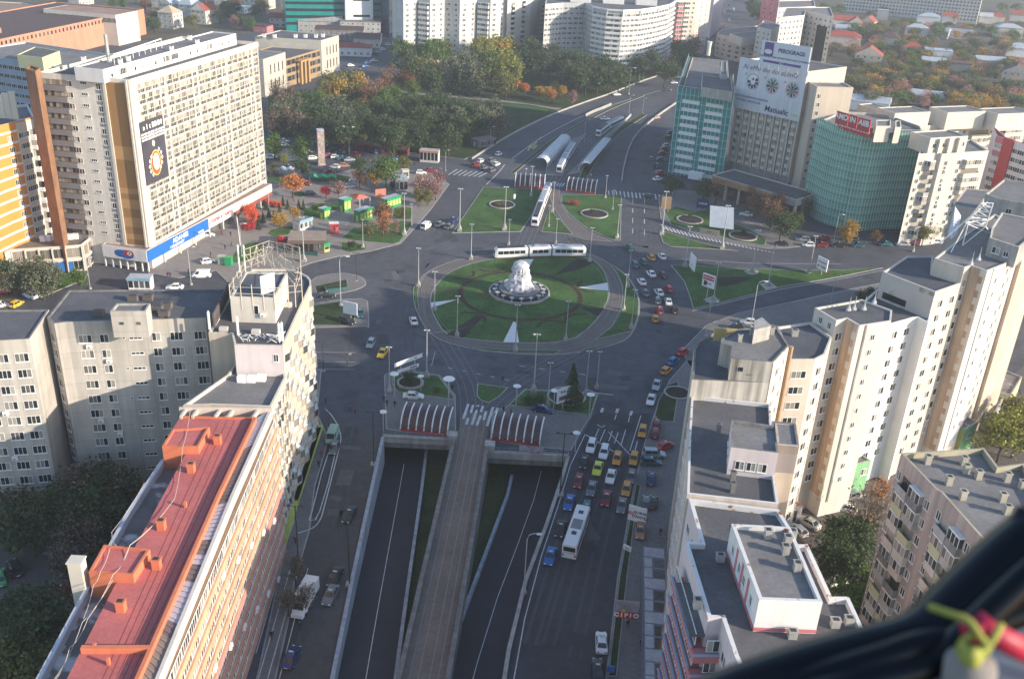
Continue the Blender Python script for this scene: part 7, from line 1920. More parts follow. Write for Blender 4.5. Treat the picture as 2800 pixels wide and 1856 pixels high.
for x,y,w,d in[(rn.uniform(1060,1830),rn.uniform(960,1180),1,1)for _ in range(14)]+[(rn.uniform(1180,1800),rn.uniform(640,700),1,1)for _ in range(8)]+[(rn.uniform(1020,1150),rn.uniform(720,960),1,1)for _ in range(8)]+[(rn.uniform(1560,1640),rn.uniform(1300,1800),1,1)for _ in range(8)]+[(rn.uniform(880,960),rn.uniform(1150,1450),1,1)for _ in range(7)]+[(rn.uniform(1760,1850),rn.uniform(730,920),1,1)for _ in range(6)]:
 p=P(x,y);a=rn.choice((0,.3,1.2,1.5));M=Matrix.Translation(p)@Matrix.Rotation(a,4,'Z');w,d=rn.uniform(.8,3.2),rn.uniform(.6,7)
 (b if rn.random()<.6 else b2).face([M@Vector(q)for q in((-w/2,-d/2,.0062),(w/2,-d/2,.0062),(w/2,d/2,.0062),(-w/2,d/2,.0062))])
b.build('road_patch',mat('fresh_asphalt_patch',(.05,.051,.056),.9,var=.15))['kind']='structure';b2.build('road_patch',mat('old_asphalt_patch',(.105,.104,.105),.9,var=.2))['kind']='structure'
BARK=mat('bark',(.07,.055,.045),.95,var=.3,scale=1.0)
LEAF={k:mat('leaves_'+k.replace(' ','_'),tuple(v*1.4 for v in c),.8,var=.22,scale=.5,island=.5,trans=.28,spec=.15)for k,c in(('dark green',(.052,.075,.034)),('green',(.075,.12,.03)),('olive',(.13,.125,.045)),('yellow green',(.16,.17,.04)),('golden',(.3,.19,.04)),('orange',(.36,.15,.05)),('rust brown',(.17,.1,.06)),('red',(.4,.05,.06)),('pink grey',(.3,.16,.14)),('brown',(.15,.115,.08)),('grey green',(.105,.115,.07)),('scarlet',(.5,.1,.05)))}
def tree_proto(kind,seed):
 rn=random.Random(seed);b=MB()
 def card(p,s):
  a=Vector((rn.gauss(0,1),rn.gauss(0,1),rn.gauss(0,1))).normalized();c=a.cross(Vector((rn.gauss(0,1),rn.gauss(0,1),rn.gauss(0,1)))).normalized()
  a*=s*rn.uniform(.6,1.2);c*=s*rn.uniform(.45,.9)
  b.face([p-a,p+c*.8,p+a,p-c*.8])
 t=MB();H0=10.0
 limbs=[]
 if kind=='spruce':
  for i in range(1500):
   z=rn.random()**1.2*9.2+.6;lay=math.floor(z/.62)*.62;r=(10-z)*.32*(1-.45*((z-lay)/.62));a=rn.uniform(0,6.283)
   q=r*math.sqrt(rn.uniform(.2,1));card(Vector((q*math.cos(a),q*math.sin(a),z-q*.18)),.3)
  t.tube([(0,0,0),(0,0,9.6)],.2,6,0,.03)
 elif kind=='bush':
  for k in range(26):
   a,r=rn.uniform(0,6.283),3.6*math.sqrt(rn.random());c=Vector((r*math.cos(a),r*math.sin(a),5+rn.uniform(-3,3.2)*(1-r/5.5)))
   for i in range(36):card(c+Vector((rn.gauss(0,1),rn.gauss(0,1),rn.gauss(0,.9))),.55)
  t.tube([(0,0,0),(0,0,4)],.3,6)
 else:
  top,bot,rad,sq=dict(round=(10,2.6,3.7,1),broad=(10,2.2,4.8,1),oval=(10,2.0,2.5,1),sparse=(10,2.4,3.6,.35),willow=(10,1.0,3.6,1),young=(10,3.6,2.4,.8))[kind]
  zc,hz=(top+bot)/2,(top-bot)/2
  t.tube([(0,0,0),(rn.uniform(-.15,.15),rn.uniform(-.15,.15),2.5),(rn.uniform(-.3,.3),rn.uniform(-.3,.3),zc+.8)],.26,7,0,.1)
  nclump=46
  for k in range(nclump):
   while True:
    v=Vector((rn.uniform(-1,1),rn.uniform(-1,1),rn.uniform(-1,1)))
    if .35<v.length<1:break
   v*=rn.uniform(.85,1.08)
   lop=1+.22*math.sin(3*math.atan2(v.y,v.x)+seed)
   c=Vector((v.x*rad*lop*(1-.25*max(0,v.z)),v.y*rad*lop*(1-.25*max(0,v.z)),zc+v.z*hz*.92))
   if k%3==0 or kind=='sparse':
    t.tube([(0,0,bot+.4+.35*(c.z-bot)*.5),(c.x*.5,c.y*.5,bot+.62*(c.z-bot)),(c.x*.96,c.y*.96,c.z)],.09,4,0,.025)
   n=int((15 if kind=='sparse' else 44)*rn.uniform(.5,1.3));sp=.55 if kind!='willow' else .4
   if kind=='sparse':
    for j in range(5):
     d=Vector((rn.gauss(0,.7),rn.gauss(0,.7),rn.uniform(.1,1.0)));t.tube([c*.92+Vector((0,0,.0)),c+d],.03,3,0,.012)
   for i in range(n):
    q=c+Vector((rn.gauss(0,sp*1.25),rn.gauss(0,sp*1.25),rn.gauss(0,sp)))
    if kind=='willow':q.z-=abs(rn.gauss(0,1.5));q.z=max(q.z,.6)
    card(q,.3 if kind!='broad' else .36)
 return b,t
TREES={}
FAR=[]
def tree(kind,leaf,px,py,h,where,group,wide=1.0,zc=.6,desc=None,far=False):
 """(px, py): middle of the crown in the photo"""
 v=(kind,random.choice((0,1,2)))
 if far:
  FAR.append((kind,leaf,P(px,py,h*zc),h,wide));return
 if v not in TREES:
  b,t=tree_proto(kind,hash(v[1])*7+len(kind));o=empty('tree' if kind not in('bush','spruce','willow')else{'bush':'bush','spruce':'spruce_tree','willow':'willow_tree'}[kind],(0,0,0))
  t.build('trunk',BARK,o);c=b.build('crown',LEAF['green'],o);TREES[v]=o
 else:o=copy_tree(TREES[v])
 for c in o.children:
  if c.name.startswith('crown'):c.material_slots[0].link='OBJECT';c.material_slots[0].material=LEAF[leaf]
 p=P(px,py,h*zc);o.location=(p.x,p.y,0);s=h/10
 o.scale=(s*wide,s*wide*random.uniform(.92,1.08),s);o.rotation_euler=(0,0,random.uniform(0,6.28))
 later(o,'%s %s'%(leaf,desc or{'bush':'bush','spruce':'conifer','willow':'weeping tree','sparse':'half bare tree','young':'young tree','oval':'tall tree','round':'tree','broad':'broad tree'}[kind]),where,'bush' if kind=='bush' else 'tree',group,'tree')
def trees(mp,kind,leaf,h,pts,where,group,wide=1.0):
 for x,y in mp(pts):tree(kind,leaf,x,y,h*random.uniform(.9,1.1),where,group,wide)
g='trees of the wooded park'
wh='in the shaded front rows of the park'
trees(N70,'broad','dark green',13,[(430,1010),(560,990),(700,1070),(850,960),(930,1050),(1100,1090),(1200,970),(1250,1100),(1330,910),(1400,1010),(1480,930),(1500,1070),(1620,960),(1700,1090),(1760,950),(1840,1060),(1020,930),(1650,1170),(780,1130),(1400,1150),(620,1090),(1560,860),(1180,1180)],wh,g)
trees(N70,'broad','grey green',13,[(180,960),(320,910),(660,920),(760,1000),(1950,1010),(2020,940),(1560,1000),(1720,1010)],wh,g)
trees(N70,'sparse','brown',12,[(250,1020),(360,1060),(530,1090),(640,1130),(2080,1060),(150,1050),(1900,920)],wh,g)
trees(N70,'round','olive',6,[(920,1200),(1120,1220),(1290,1240)],'behind the market stalls',g)
wh='in the sunlit middle of the park'
trees(N70,'broad','olive',13,[(640,720),(760,700),(600,790),(820,790)],wh,g);trees(N70,'broad','golden',13,[(860,710),(700,780)],wh,g);trees(N70,'round','orange',9,[(920,810),(1400,670),(1310,700)],wh,g)
trees(N70,'sparse','rust brown',13,[(1040,760),(1150,650),(1280,660),(1100,710),(980,800)],wh,g);trees(N70,'round','green',11,[(1110,850),(1340,760),(540,860),(1190,800),(400,850)],wh,g);trees(N70,'sparse','brown',11,[(180,760),(300,800),(240,850)],'in front of the beige office',g)
wh='in the back rows below the white blocks'
trees(N70,'broad','green',16,[(1250,420),(1350,400),(1480,460),(1550,420),(1440,390)],wh,g);trees(N70,'broad','dark green',16,[(1300,520),(1980,560),(1900,640),(2250,520),(1500,680),(1340,620)],wh,g)
trees(N70,'willow','grey green',20,[(1690,560),(1800,520),(1860,600)],wh,g,.95);trees(N70,'broad','yellow green',19,[(2100,500),(2060,600),(2170,600),(2110,400),(1960,420)],wh,g,.9);trees(N70,'broad','golden',15,[(2180,430),(2080,420),(1930,400)],wh,g);trees(N70,'broad','olive',14,[(1420,570),(1560,600),(1640,420),(1750,400),(2140,720)],wh,g)
trees(N14,'broad','dark green',16,[(180,430),(250,540),(350,470),(430,560),(520,520),(600,560),(680,610),(760,560),(840,600),(920,660),(640,660),(1200,520),(1080,570),(1450,430),(1320,600),(1500,500),(740,660),(560,640)],wh,g);trees(N14,'sparse','brown',14,[(320,560),(480,620),(860,660),(1340,540),(1580,380),(1500,340)],wh,g);trees(N14,'broad','rust brown',14,[(1550,320),(1450,330)],wh,g)
trees(N14,'young','orange',7,[(110,760),(350,820),(40,740)],'on the sunlit lawn of the park',g,1.3);trees(N14,'young','golden',7,[(240,790),(310,790),(435,780)],'on the sunlit lawn of the park',g,1.3);trees(N14,'young','olive',7,[(370,745),(-60,770)],'on the sunlit lawn of the park',g,1.3);trees(N14,'sparse','pink grey',7,[(520,830)],'on the sunlit lawn of the park',g)
g='trees of the kiosk garden';wh='in the kiosk garden'
for kind,leaf,x,y,h,w in(('oval','green',110,360,10,1.2),('oval','green',530,420,10,1.3),('round','yellow green',265,595,5,1),('round','olive',110,760,5,1.1),('round','dark green',550,730,8,1.1),('young','orange',400,1010,8,1.6),('sparse','pink grey',1130,1070,7,1.1),('young','red',930,1120,4.5,1.5),('round','rust brown',1470,900,7.5,1.1),('round','golden',1720,900,8,1),('broad','green',1890,760,13,.95),('round','dark green',1450,700,7.5,1.1),('oval','olive',2180,670,7.5,1.2),('oval','rust brown',1850,1430,8.5,1.2),('bush','green',770,1370,4,.7),('round','golden',430,1470,5,1.1),('bush','olive',2150,1430,4.5,.8),('round','golden',200,1560,5.5,1.2),('bush','dark green',2000,1000,4,.6)):
 (a,c),=S33([(x,y)]);tree(kind,leaf,a,c,h,wh,g,w)
for kind,leaf,x,y,h,w in(('bush','red',240,915,4.5,.85),('sparse','olive',1640,730,7,.9),('sparse','orange',1880,620,8,1.0),('sparse','pink grey',2090,680,6,.5),('bush','dark green',1370,970,4,.7),('bush','green',2230,470,4,.7),('sparse','pink grey',1920,740,5,.8)):
 (a,c),=S50([(x,y)]);tree(kind,leaf,a,c,h,wh,g,w)
trees(M70,'sparse','pink grey',8,[(1560,110),(1490,160),(1400,170),(1540,200)],'along the sunlit road north west',g);trees(M70,'oval','olive',7,[(1400,260),(1470,260)],'along the sunlit road north west',g)
trees(M00,'round','scarlet',6,[(2140,390),(2160,440)],'at the foot of the tower',g);trees(M00,'bush','red',3,[(2110,520),(2150,515)],'at the foot of the tower',g)
trees(M70,'spruce','dark green',3.6,[(20,440),(60,440),(110,400),(80,340),(200,360),(270,330),(365,330),(405,335),(20,500),(150,430),(230,300)],'in pots among the garden stalls','potted conifers',1.0);trees(M70,'bush','scarlet',3,[(140,320),(190,330),(90,300)],'among the garden stalls',g)
g='trees at the left edge';k4=K(0,420,3.733)
trees(k4,'sparse','olive',11,[(110,900),(30,880)],'before the orange block',g);trees(k4,'broad','grey green',8,[(230,1220),(380,1160),(500,1260),(420,1300),(130,1290)],'before the low shop pavilion',g);trees(k4,'round','green',7,[(790,1270)],'before the low shop pavilion',g);trees(k4,'round','dark green',8,[(20,1200),(330,1290)],'before the low shop pavilion',g)
g='trees of the left yard';wh='in the shaded left yard'
trees(L00,'broad','dark green',11,[(850,1330),(950,1430),(700,1480),(560,1560)],wh,g);trees(L00,'sparse','brown',11,[(700,1330),(620,1420),(1050,1380),(150,1530)],wh,g)
trees(B00,'broad','dark green',11,[(120,150),(250,250),(250,1000),(420,1100),(330,1250),(560,90),(960,60)],wh,g);trees(B00,'sparse','brown',9,[(650,300),(800,330),(560,560),(880,150),(1050,120)],wh,g);trees(B00,'broad','olive',10,[(80,1400),(200,1480)],wh,g)
g='trees of the right yard';wh='in the yard right of the row'
trees(L20,'broad','yellow green',12,[(2200,880),(2320,860)],wh,g);trees(L20,'round','olive',11,[(2300,720)],wh,g);trees(L20,'sparse','orange',6,[(1120,1370)],wh,g);trees(B20,'broad','dark green',8,[(800,330),(880,450),(720,450),(740,580),(900,330),(820,600)],wh,g);trees(B20,'sparse','brown',12,[(1020,130)],wh,g);trees(B20,'broad','green',8,[(1000,800),(1080,920),(920,900)],wh,g)
g='trees of the eastern pavement';wh='before the columned podium'
trees(M14,'broad','dark green',7,[(1370,160)],wh,g,1.2);trees(M14,'round','dark green',8,[(1650,210),(1880,170),(1980,210)],wh,g,1.2);trees(M14,'sparse','rust brown',9,[(1760,210),(2060,270),(2240,400)],wh,g);trees(M20,'broad','dark green',9,[(370,480),(440,340),(280,500)],'left of the green netting',g);trees(M20,'broad','rust brown',9,[(170,360),(250,330),(60,340)],'left of the green netting',g)
trees(M20,'oval','golden',8,[(850,560)],'below the green netting',g,1.4);trees(M20,'round','rust brown',5,[(1080,610)],'below the green netting',g);trees(M20,'round','olive',7,[(1560,560),(1500,590)],'below the green netting',g);trees(M20,'bush','dark green',4,[(1060,1080),(970,1110)],'by the side road behind the row',g)
trees(L14,'spruce','dark green',9.5,[(520,440)],'behind the southern white board','plants of the islands',1.1);trees(L14,'bush','dark green',2.6,[(150,600),(230,590)],'on the southern right island','plants of the islands',1.1);trees(L70,'bush','green',1.8,[(1552,510)],'on the southern left island','plants of the islands');trees(L70,'round','dark green',4,[(1305,420)],'in the left round bed','plants of the islands')
trees(M14,'bush','red',1.8,[(505,318),(545,322)],'on the north eastern lawn','plants of the islands',1.3);trees(M14,'bush','dark green',2.4,[(688,395),(1525,425),(1990,570)],'in the middle of a round bed','plants of the islands',.7);trees(M70,'bush','olive',1.6,[(2080,335),(2120,330)],'in the middle of a round bed','plants of the islands',1.4);trees(B70,'sparse','brown',6,[(330,610),(270,880),(400,850)],'along the left pavement','street trees on the left',.9)
HW={}
def house(px,py,w,d,h,rz,wall,roof,where,desc,rise_=3.0,hip=False,flat=False):
 p=P(px,py);o=empty('house',p,R(rz),None,'house');a,c=w/2,d/2
 MB().box(-a,a,-c,c,0,h).build('wall',wall,o)
 if flat:MB().box(-a-.2,a+.2,-c-.2,c+.2,h,h+.35).build('roof',roof,o)
 else:
  e=.5;q=a-(c if hip else-.3);b=MB();z0=h-.1
  A,B_,C_,D_=(Vector(v)for v in((-a-e,-c-e,z0),(a+e,-c-e,z0),(a+e,c+e,z0),(-a-e,c+e,z0)));E_,F_=Vector((-max(q,.3),0,h+rise_)),Vector((max(q,.3),0,h+rise_))
  b.face([A,B_,F_,E_]).face([C_,D_,E_,F_]).face([D_,A,E_]).face([B_,C_,F_]).face([A,D_,C_,B_])
  if not hip:
   b.m[2]=b.m[3]=1
  r=b.build('roof',[roof,wall],o);MB().box(a*.3,a*.3+.8,-.5,.3,h,h+rise_+.9).build('chimney',BRICK,o)
 me=win(1.3,1.4,2);n=max(1,int(w/3.2));nd=max(1,int(d/3.5))
 for fl in range(max(1,int(h/3))):
  for i in range(n):
   q=bpy.data.objects.new('window',me);COL.objects.link(q);q.parent=o;q.location=(-a+w*(i+.5)/n,-c,1+3*fl)
  for s_ in(-1,1):
   for i in range(nd):
    q=bpy.data.objects.new('window',me);COL.objects.link(q);q.parent=o;q.location=(s_*a,-c+d*(i+.5)/nd,1+3*fl);q.rotation_euler=(0,0,R(90*s_))
 later(o,desc,where,'house','houses of the garden quarters','house')
wr='in the garden quarter top right'
DKW=mat('dark_grey_render',(.2,.2,.21),.9,var=.1,streak=.2)
for x,y,w,d,h,rz,wl,rf,ds,ri,hip,fl in((770,230,26,12,6,172,CREAM,TILE,'long red roofed house',3,0,0),(890,270,13,10,7,75,CREAM,TILE,'gabled red roofed house',4,0,0),(1010,260,12,10,7,60,PEACHL,TILE,'orange gabled house',4,0,0),(830,300,18,9,5,165,WHITER,ZINC,'house with white sheet roof',2.5,0,0),(790,390,24,11,7,165,CREAMW,TILE,'pale house with a pinkish roof',3,1,0),(1180,390,15,12,6,160,CREAM,DKROOF,'house with a dark hipped roof',4,1,0),(1000,590,13,16,9,70,CREAMW,TILE,'tall cream gabled house with a red ridge',5,0,0),(1130,170,9,8,8,165,GREYW,ZINC,'grey flat fronted house',1,0,1),(1420,300,16,11,6,165,WHITER,ZINC,'low white house',2.5,1,0),(1520,210,18,12,7,165,WHITER,ZINC,'wide pale house',2.5,1,0),(1790,330,17,11,8,160,WHITER,DKROOF,'white house with a dark red side',1,0,1),(1640,330,10,10,6,150,GREYW,ZINC,'grey shed roofed house',2,0,0),(1600,520,17,12,7,165,WHITER,ZINC,'bright white flat roofed house',1,0,1),(1560,600,14,10,6,165,CREAMW,ZINC,'white and grey house',2,0,0),(1770,650,13,11,8,165,DKW,DKROOF,'dark grey windowless house',1,0,1),(2040,590,18,12,6,170,TAN,ZINC,'tan house with low roof',2,0,0),(2200,320,20,13,8,168,CREAMW,ZINC,'cream house with a zinc hipped roof',2.5,1,0),(2250,740,14,14,9,65,PEACHL,DKROOF,'steep dark roofed house',4,0,0),(1620,900,34,16,5,160,GREYW,ZINC,'long blue grey sheet roofed hall',2,0,0),(960,930,26,14,5,158,WHITER,ZINC,'white hall with dark roof light',2,0,0),(2110,200,12,9,6,165,CREAM,TILE,'distant red roofed house',3,1,0),(2290,180,14,9,6,165,CREAM,TILE,'distant red roofed house',3,0,0),(1700,200,12,9,6,165,WHITER,TILE,'distant red roofed house',3,0,0),(2010,200,11,9,6,165,CREAM,ZINC,'distant pale house',3,0,0),(2280,480,15,10,6,165,WHITER,ZINC,'pale house',3,1,0),(1380,480,13,9,6,165,WHITER,TILE,'red roofed house',3,1,0)):
 (a,c),=N20([(x,y)]);house(a,c,w,d,h,rz,wl,rf,wr,ds,ri,bool(hip),bool(fl))
wr='in the garden quarter top left'
for x,y,w,d,h,rz,wl,rf,ds,ri,hip,fl in((1470,240,11,11,10,75,CREAM,mat('cream_pyramid_roof',(.42,.34,.24),.8,var=.1),'cream house with a pyramid roof',4,1,0),(1760,200,15,11,9,75,CREAMW,TILE,'cream villa with red turrets',4,0,0),(1640,150,13,10,9,75,CREAM,ZINC,'pale gabled villa',6,1,0),(1480,130,15,10,8,75,GREYW,ZINC,'grey roofed villa',4,0,0),(1390,60,12,9,7,75,CREAMW,ZINC,'distant pale villa',3,0,0),(2180,60,13,9,8,75,CREAM,TILE,'distant red roofed villa',3,0,0),(2290,75,10,9,9,75,PEACHL,TILE,'orange villa',3,1,0),(2090,110,12,8,4,75,WHITER,ZINC,'low white shed',1,0,1),(2270,270,12,10,4,75,PINK,DKROOF,'pink walled shed',1,0,1),(1920,40,12,9,7,75,CREAM,ZINC,'distant grey roofed villa',3,0,0),(700,40,16,9,6,75,CREAM,TILE,'distant brown roofed house',3,0,0)):
 (a,c),=N00([(x,y)]);house(a,c,w,d,h,rz,wl,rf,wr,ds,ri,bool(hip),bool(fl))
wr='by the street beyond the park'
for x,y,w,d,h,rz,wl,rf,ds,ri,hip,fl in((830,470,22,12,5,5,WHITER,TILE,'white corner house with a patched red roof',2,1,0),(960,380,16,26,5,5,CREAMW,DKROOF,'long low house with brown roof',1.5,0,0),(560,280,28,14,8,5,GREYW,CONC,'grey industrial shed',3,0,0),(720,340,30,16,7,8,CONCD,DKROOF,'dark flat industrial shed',1,0,1),(900,300,26,14,9,8,GREYW,BITUL,'pale flat industrial shed',1,0,1),(220,230,14,10,6,5,CREAMW,TILE,'small red roofed house',3,0,0)):
 (a,c),=N70([(x,y)]);house(a,c,w,d,h,rz,wl,rf,wr,ds,ri,bool(hip),bool(fl))
g='trees of the garden quarters';wr='among the top right houses'
rnt=random.Random(12)
for leaf,kind,pts in(('green','broad',[(640,60),(700,90),(780,70),(1250,210),(1400,200),(1330,190),(1980,230),(2170,60),(2290,60),(1760,400),(1830,480),(1580,740),(1330,640),(1430,690),(1930,670),(1850,830),(2230,540)]),('dark green','broad',[(1490,390),(1940,400),(1000,300),(1460,760),(1650,780),(2200,400),(1900,760),(1240,660),(60,130),(90,60),(1090,300)]),('golden','round',[(1270,660),(1960,630),(2190,340),(2100,860),(1900,900),(2020,870),(1340,320)]),('rust brown','sparse',[(1080,400),(1280,440),(1340,520),(1590,380),(2060,480),(2130,470),(1800,760),(1370,790),(1180,820),(1110,700),(1080,390),(2050,800),(1700,130),(1760,160),(2060,130),(2200,160)]),('olive','broad',[(940,640),(870,690),(1050,590),(1420,520),(1500,560),(1730,830),(2280,250),(2020,750),(1150,500),(920,720),(1230,560),(2120,350)]),('pink grey','sparse',[(1350,800),(1800,720),(1200,800),(2300,800),(1740,120)]),('grey green','broad',[(700,420),(740,400),(900,470),(1680,460),(2140,560),(1480,80),(1150,90),(1030,120)])):
 for x,y in N20(pts):tree(kind,leaf,x,y,rnt.uniform(7,10),wr,g,1.1,far=y<130)
 for k in range(36):
  x,y=rnt.uniform(880,2340),rnt.uniform(210,880);(x,y),=N20([(x,y)]);tree(kind,leaf,x,y,rnt.uniform(6,10),wr,g,1.15,far=True)
wr='among the top left houses'
for leaf,kind,pts in(('green','oval',[(960,20),(2150,190),(1050,20)]),('olive','broad',[(1650,180),(1350,130),(2230,30)]),('rust brown','broad',[(1240,40),(2240,60),(2010,20)]),('dark green','broad',[(1320,210),(1940,60),(2010,60),(1890,130),(1980,120),(2190,90),(2060,170),(1310,190)]),('pink grey','sparse',[(2010,180),(1310,120),(1780,60),(1560,30)])):
 trees(N00,kind,leaf,10,pts,wr,g)
trees(N70,'sparse','brown',12,[(1190,130),(1200,60),(1210,210)],'between the teal office and the white block',g);trees(N14,'broad','dark green',12,[(2080,80),(2060,40),(2110,110),(2160,140)],'right of the far avenue',g)
for k in range(90):
 s_=1 if k%2 else-1;FAR.append(('broad',('green','olive','dark green','rust brown')[k%4],Vector((s_*rnt.uniform(165,400),rnt.uniform(60,320),0)),rnt.uniform(7,11),1.1))
def far_trees():
 """the many small trees between the far houses, as one mass"""
 rn=random.Random(8);keys=sorted({f[1]for f in FAR});b=MB();tv=[]
 protos={}
 for(k,v_),o in TREES.items():
  for c in o.children:
   if c.name.startswith('crown')and k not in protos:protos[k]=c.data
 vs_,fs,mi=[],[],[]
 for kind,leaf,p,h,wide in FAR:
  me=protos.get(kind)or protos['broad'];s=h/10;a=rn.uniform(0,6.28);M=Matrix.Translation((p.x,p.y,0))@Matrix.Rotation(a,4,'Z')@Matrix.Diagonal((s*wide*1.15,s*wide*1.15,s,1));b0=len(vs_);m=keys.index(leaf)
  co=[M@v.co for v in me.vertices];vs_+=[tuple(c)for c in co]
  for q in me.polygons:fs.append(tuple(b0+i for i in q.vertices));mi.append(m)
 me=bpy.data.meshes.new('distant_trees');me.from_pydata(vs_,[],fs);[me.materials.append(LEAF[k])for k in keys];me.polygons.foreach_set('material_index',mi);me.update()
 o=bpy.data.objects.new('distant_trees',me);COL.objects.link(o);o['kind']='stuff'
far_trees()
def kiosk(label,px,py,w,d,h,rz,wall,roof,front=None,name='kiosk',par=.5,panels=()):
 o=empty(name,P(px,py),R(rz),label,name.replace('_',' '));a,c=w/2,d/2
 MB().box(-a,a,-c,c,0,h).build('wall',wall,o)
 MB().box(-a-.15,a+.15,-c-.15,c+.15,h,h+.15).build('roof',roof,o)
 if par:MB().box(-a-.2,a+.2,-c-.3,-c-.15,h-.5,h+par).build('sign_band',front or wall,o)
 b=MB();n=max(1,int(w/1.3))
 for i in range(n):b.box(-a+w*(i+.12)/n,-a+w*(i+.88)/n,-c-.04,-c+.02,.9,h-.7)
 b.build('shop_window',panels[0]if panels else GLD,o)
 MB().box(-a-.04,-a+.02,-.5,.5,.1,min(2.1,h-.3)).build('door',panels[0]if panels else CREAM,o)
 return o
KG,KY=mat('kiosk_green',(.02,.25,.09),.6,var=.08),mat('kiosk_lime',(.45,.5,.15),.6,var=.2,scale=1.5)
for lb,pt,w,d,h in(('small green kiosk with lime front, left of the garden',S50([(935,575)])[0],2.6,2.2,3.4),('small green kiosk with lime front beside the red canopy',S50([(1260,455)])[0],3.0,2.6,4.2),('long green kiosk with lime front in the middle of the garden',S50([(1560,600)])[0],5.5,2.6,3.6),('long green kiosk with lime front at the right of the garden',S50([(2010,390)])[0],6.8,2.6,3.4)):
 o=kiosk(lb,pt[0],pt[1],w,d,h,55,KG,ZINC,KG,'kiosk',.4,(KY,))
kiosk('blue and white kiosk with flat grey roof',*S50([(580,740)])[0],5,3,3,55,WHITER,BITUL,mat('kiosk_blue',(.2,.35,.45),.6,var=.2))
kiosk('brown café pavilion with a wide flat roof',*S50([(660,1060)])[0],10,9,3.6,8,mat('brown_cafe_wall',(.14,.1,.08),.8,var=.2),mat('brown_cafe_roof',(.27,.22,.18),.9,var=.15,lines=None),mat('brown_cafe_wall',(.14,.1,.08)),'pavilion')
kiosk('small red kiosk with white drawings',*S50([(1090,810)])[0],2.6,2.4,3,15,REDP,WHITER,REDP,'kiosk',.3,(PINK,))
kiosk('grey container cabin beside the big green tree',*S33([(2120,1090)])[0],4.4,6,4.2,15,mat('cabin_grey',(.22,.22,.22),.7,var=.1),ZINC,None,'cabin',0)
kiosk('pale cabin with red band at the park corner',*N70([(1490,1385)])[0],7,3.5,4.4,355,CREAM,GREYW,mat('faded_red_hoarding'),'cabin',.1)
kiosk('pale blue white cabin by the paved yard',*M00([(1215,1065)])[0],5.5,3,3.4,4,WHITER,ZINC,mat('kiosk_blue'),'cabin',.2)
kiosk('low shed with grey roof at the park edge',*N70([(1950,1250)])[0],9,5,3,40,CONCD,BITUL,None,'shed',0)
kiosk('small cream guard hut by the car park',*S33([(2195,910)])[0],2.4,2,3,20,CREAM,CREAMW,None,'cabin',0)
MAR=mat('maroon_stall',(.16,.04,.04),.8,var=.2)
for i,(x,y)in enumerate(((1335,440),(1545,470),(1745,500),(1935,525),(2140,545))):
 o=kiosk('dark red market stall at the park edge, %s'%('leftmost' if i==0 else 'rightmost' if i==4 else ordinal(i+1)+' from the left'),*S33([(x,y)])[0],7 if i==0 else 5.4,3.4,2.9,352,MAR,mat('maroon_roof',(.15,.06,.06),.8,var=.2),MAR,'market_stall',.05);o['group']='market stalls'
o=root_at('red_canopy',tuple(P(*S50([(1490,400)])[0])),'faded red tent roof on posts in the kiosk garden','canopy')
q=[P(*p,3.2)for p in S50([(1320,240),(1440,270),(1500,265),(1665,235),(1560,180),(1420,175)])];t=P(*S50([(1490,190)])[0],4.6);b=MB()
for i in range(6):b.face([q[i],q[(i+1)%6],t])
b.build('roof',mat('faded_red_tent',(.45,.13,.09),.8,var=.15),o)
for i in(0,2,3,4):MB().tube([(q[i].x,q[i].y,0),q[i]],.08,5).build('post',WHITE,o)
def thing_mesh(name,label,cat,bm,mats,group=None):return tag(bm.build(name,mats),label,cat,group)
TW=mat('tower_bricks',(.35,.27,.24),.8,var=.7,scale=1.2,var2=.3)
o=root_at('brick_tower',tuple(P(*S33([(865,700)])[0])),'slender mottled brick and glass tower in the kiosk car park','tower');M=Matrix.Translation(P(*S33([(865,700)])[0]))@Matrix.Rotation(.35,4,'Z')
MB().box(-1.2,1.2,-1.2,1.2,0,13,0,M).box(-1.4,1.4,-1.4,1.4,0,.6,0,M).build('shaft',TW,o);MB().box(-1.25,1.25,-1.25,1.25,13,13.2,0,M).build('cap',ZINC,o)
b=MB()
for s_ in(-1.22,1.22):
 for u in(-1.15,0,1.15):b.box(u-.06,u+.06,s_-.03,s_+.03,.6,13,0,M).box(s_-.03,s_+.03,u-.06,u+.06,.6,13,0,M)
 for z in range(2,13,2):b.box(-1.2,1.2,s_-.03,s_+.03,z,z+.12,0,M).box(s_-.03,s_+.03,-1.2,1.2,z,z+.12,0,M)
b.build('frame',CONC,o)
for lb,pt,m in(('bright green wheeled waste bin on the paved yard',M00([(1962,865)])[0],PAINT['green']),('grey green waste bin beside the bright green one',M00([(1905,855)])[0],PAINT['pale green'])):
 o=root_at('waste_bin',tuple(P(*pt)),lb,'bin');p=Vector(o['at']);MB().prism([p+Vector(v)for v in((-.9,-.7,0),(.9,-.7,0),(1,.8,0),(-1,.8,0))],.15,2.3).build('body',m,o);MB().box(p.x-1.05,p.x+1.05,p.y-.8,p.y+.9,2.3,2.5).build('lid',m,o)
gr=mat('teal_hedge_cover',(.04,.12,.12),.8,var=.15)
for lb,pts in(('long low teal planter box before the brown pavilion',S50([(270,1085),(840,1150),(820,1190),(245,1130)])),('low teal planter box on the upper western island',M70([(590,1075),(785,1048),(788,1075),(600,1100)]))):
 o=root_at('planter_box',cen(poly(pts)),lb,'planter');MB().prism(poly(pts),0,.9).build('box',gr,o);MB().flat(inset(ccw(poly(pts)),.25),.92).build('soil',GRASSD,o)
kiosk('small lime green newspaper kiosk beside the pavilion',*S50([(900,1110)])[0],3.2,2.4,2.4,40,KY,KG,KG)
GRB=mat('green_tent',(.05,.32,.13),.7,var=.15)
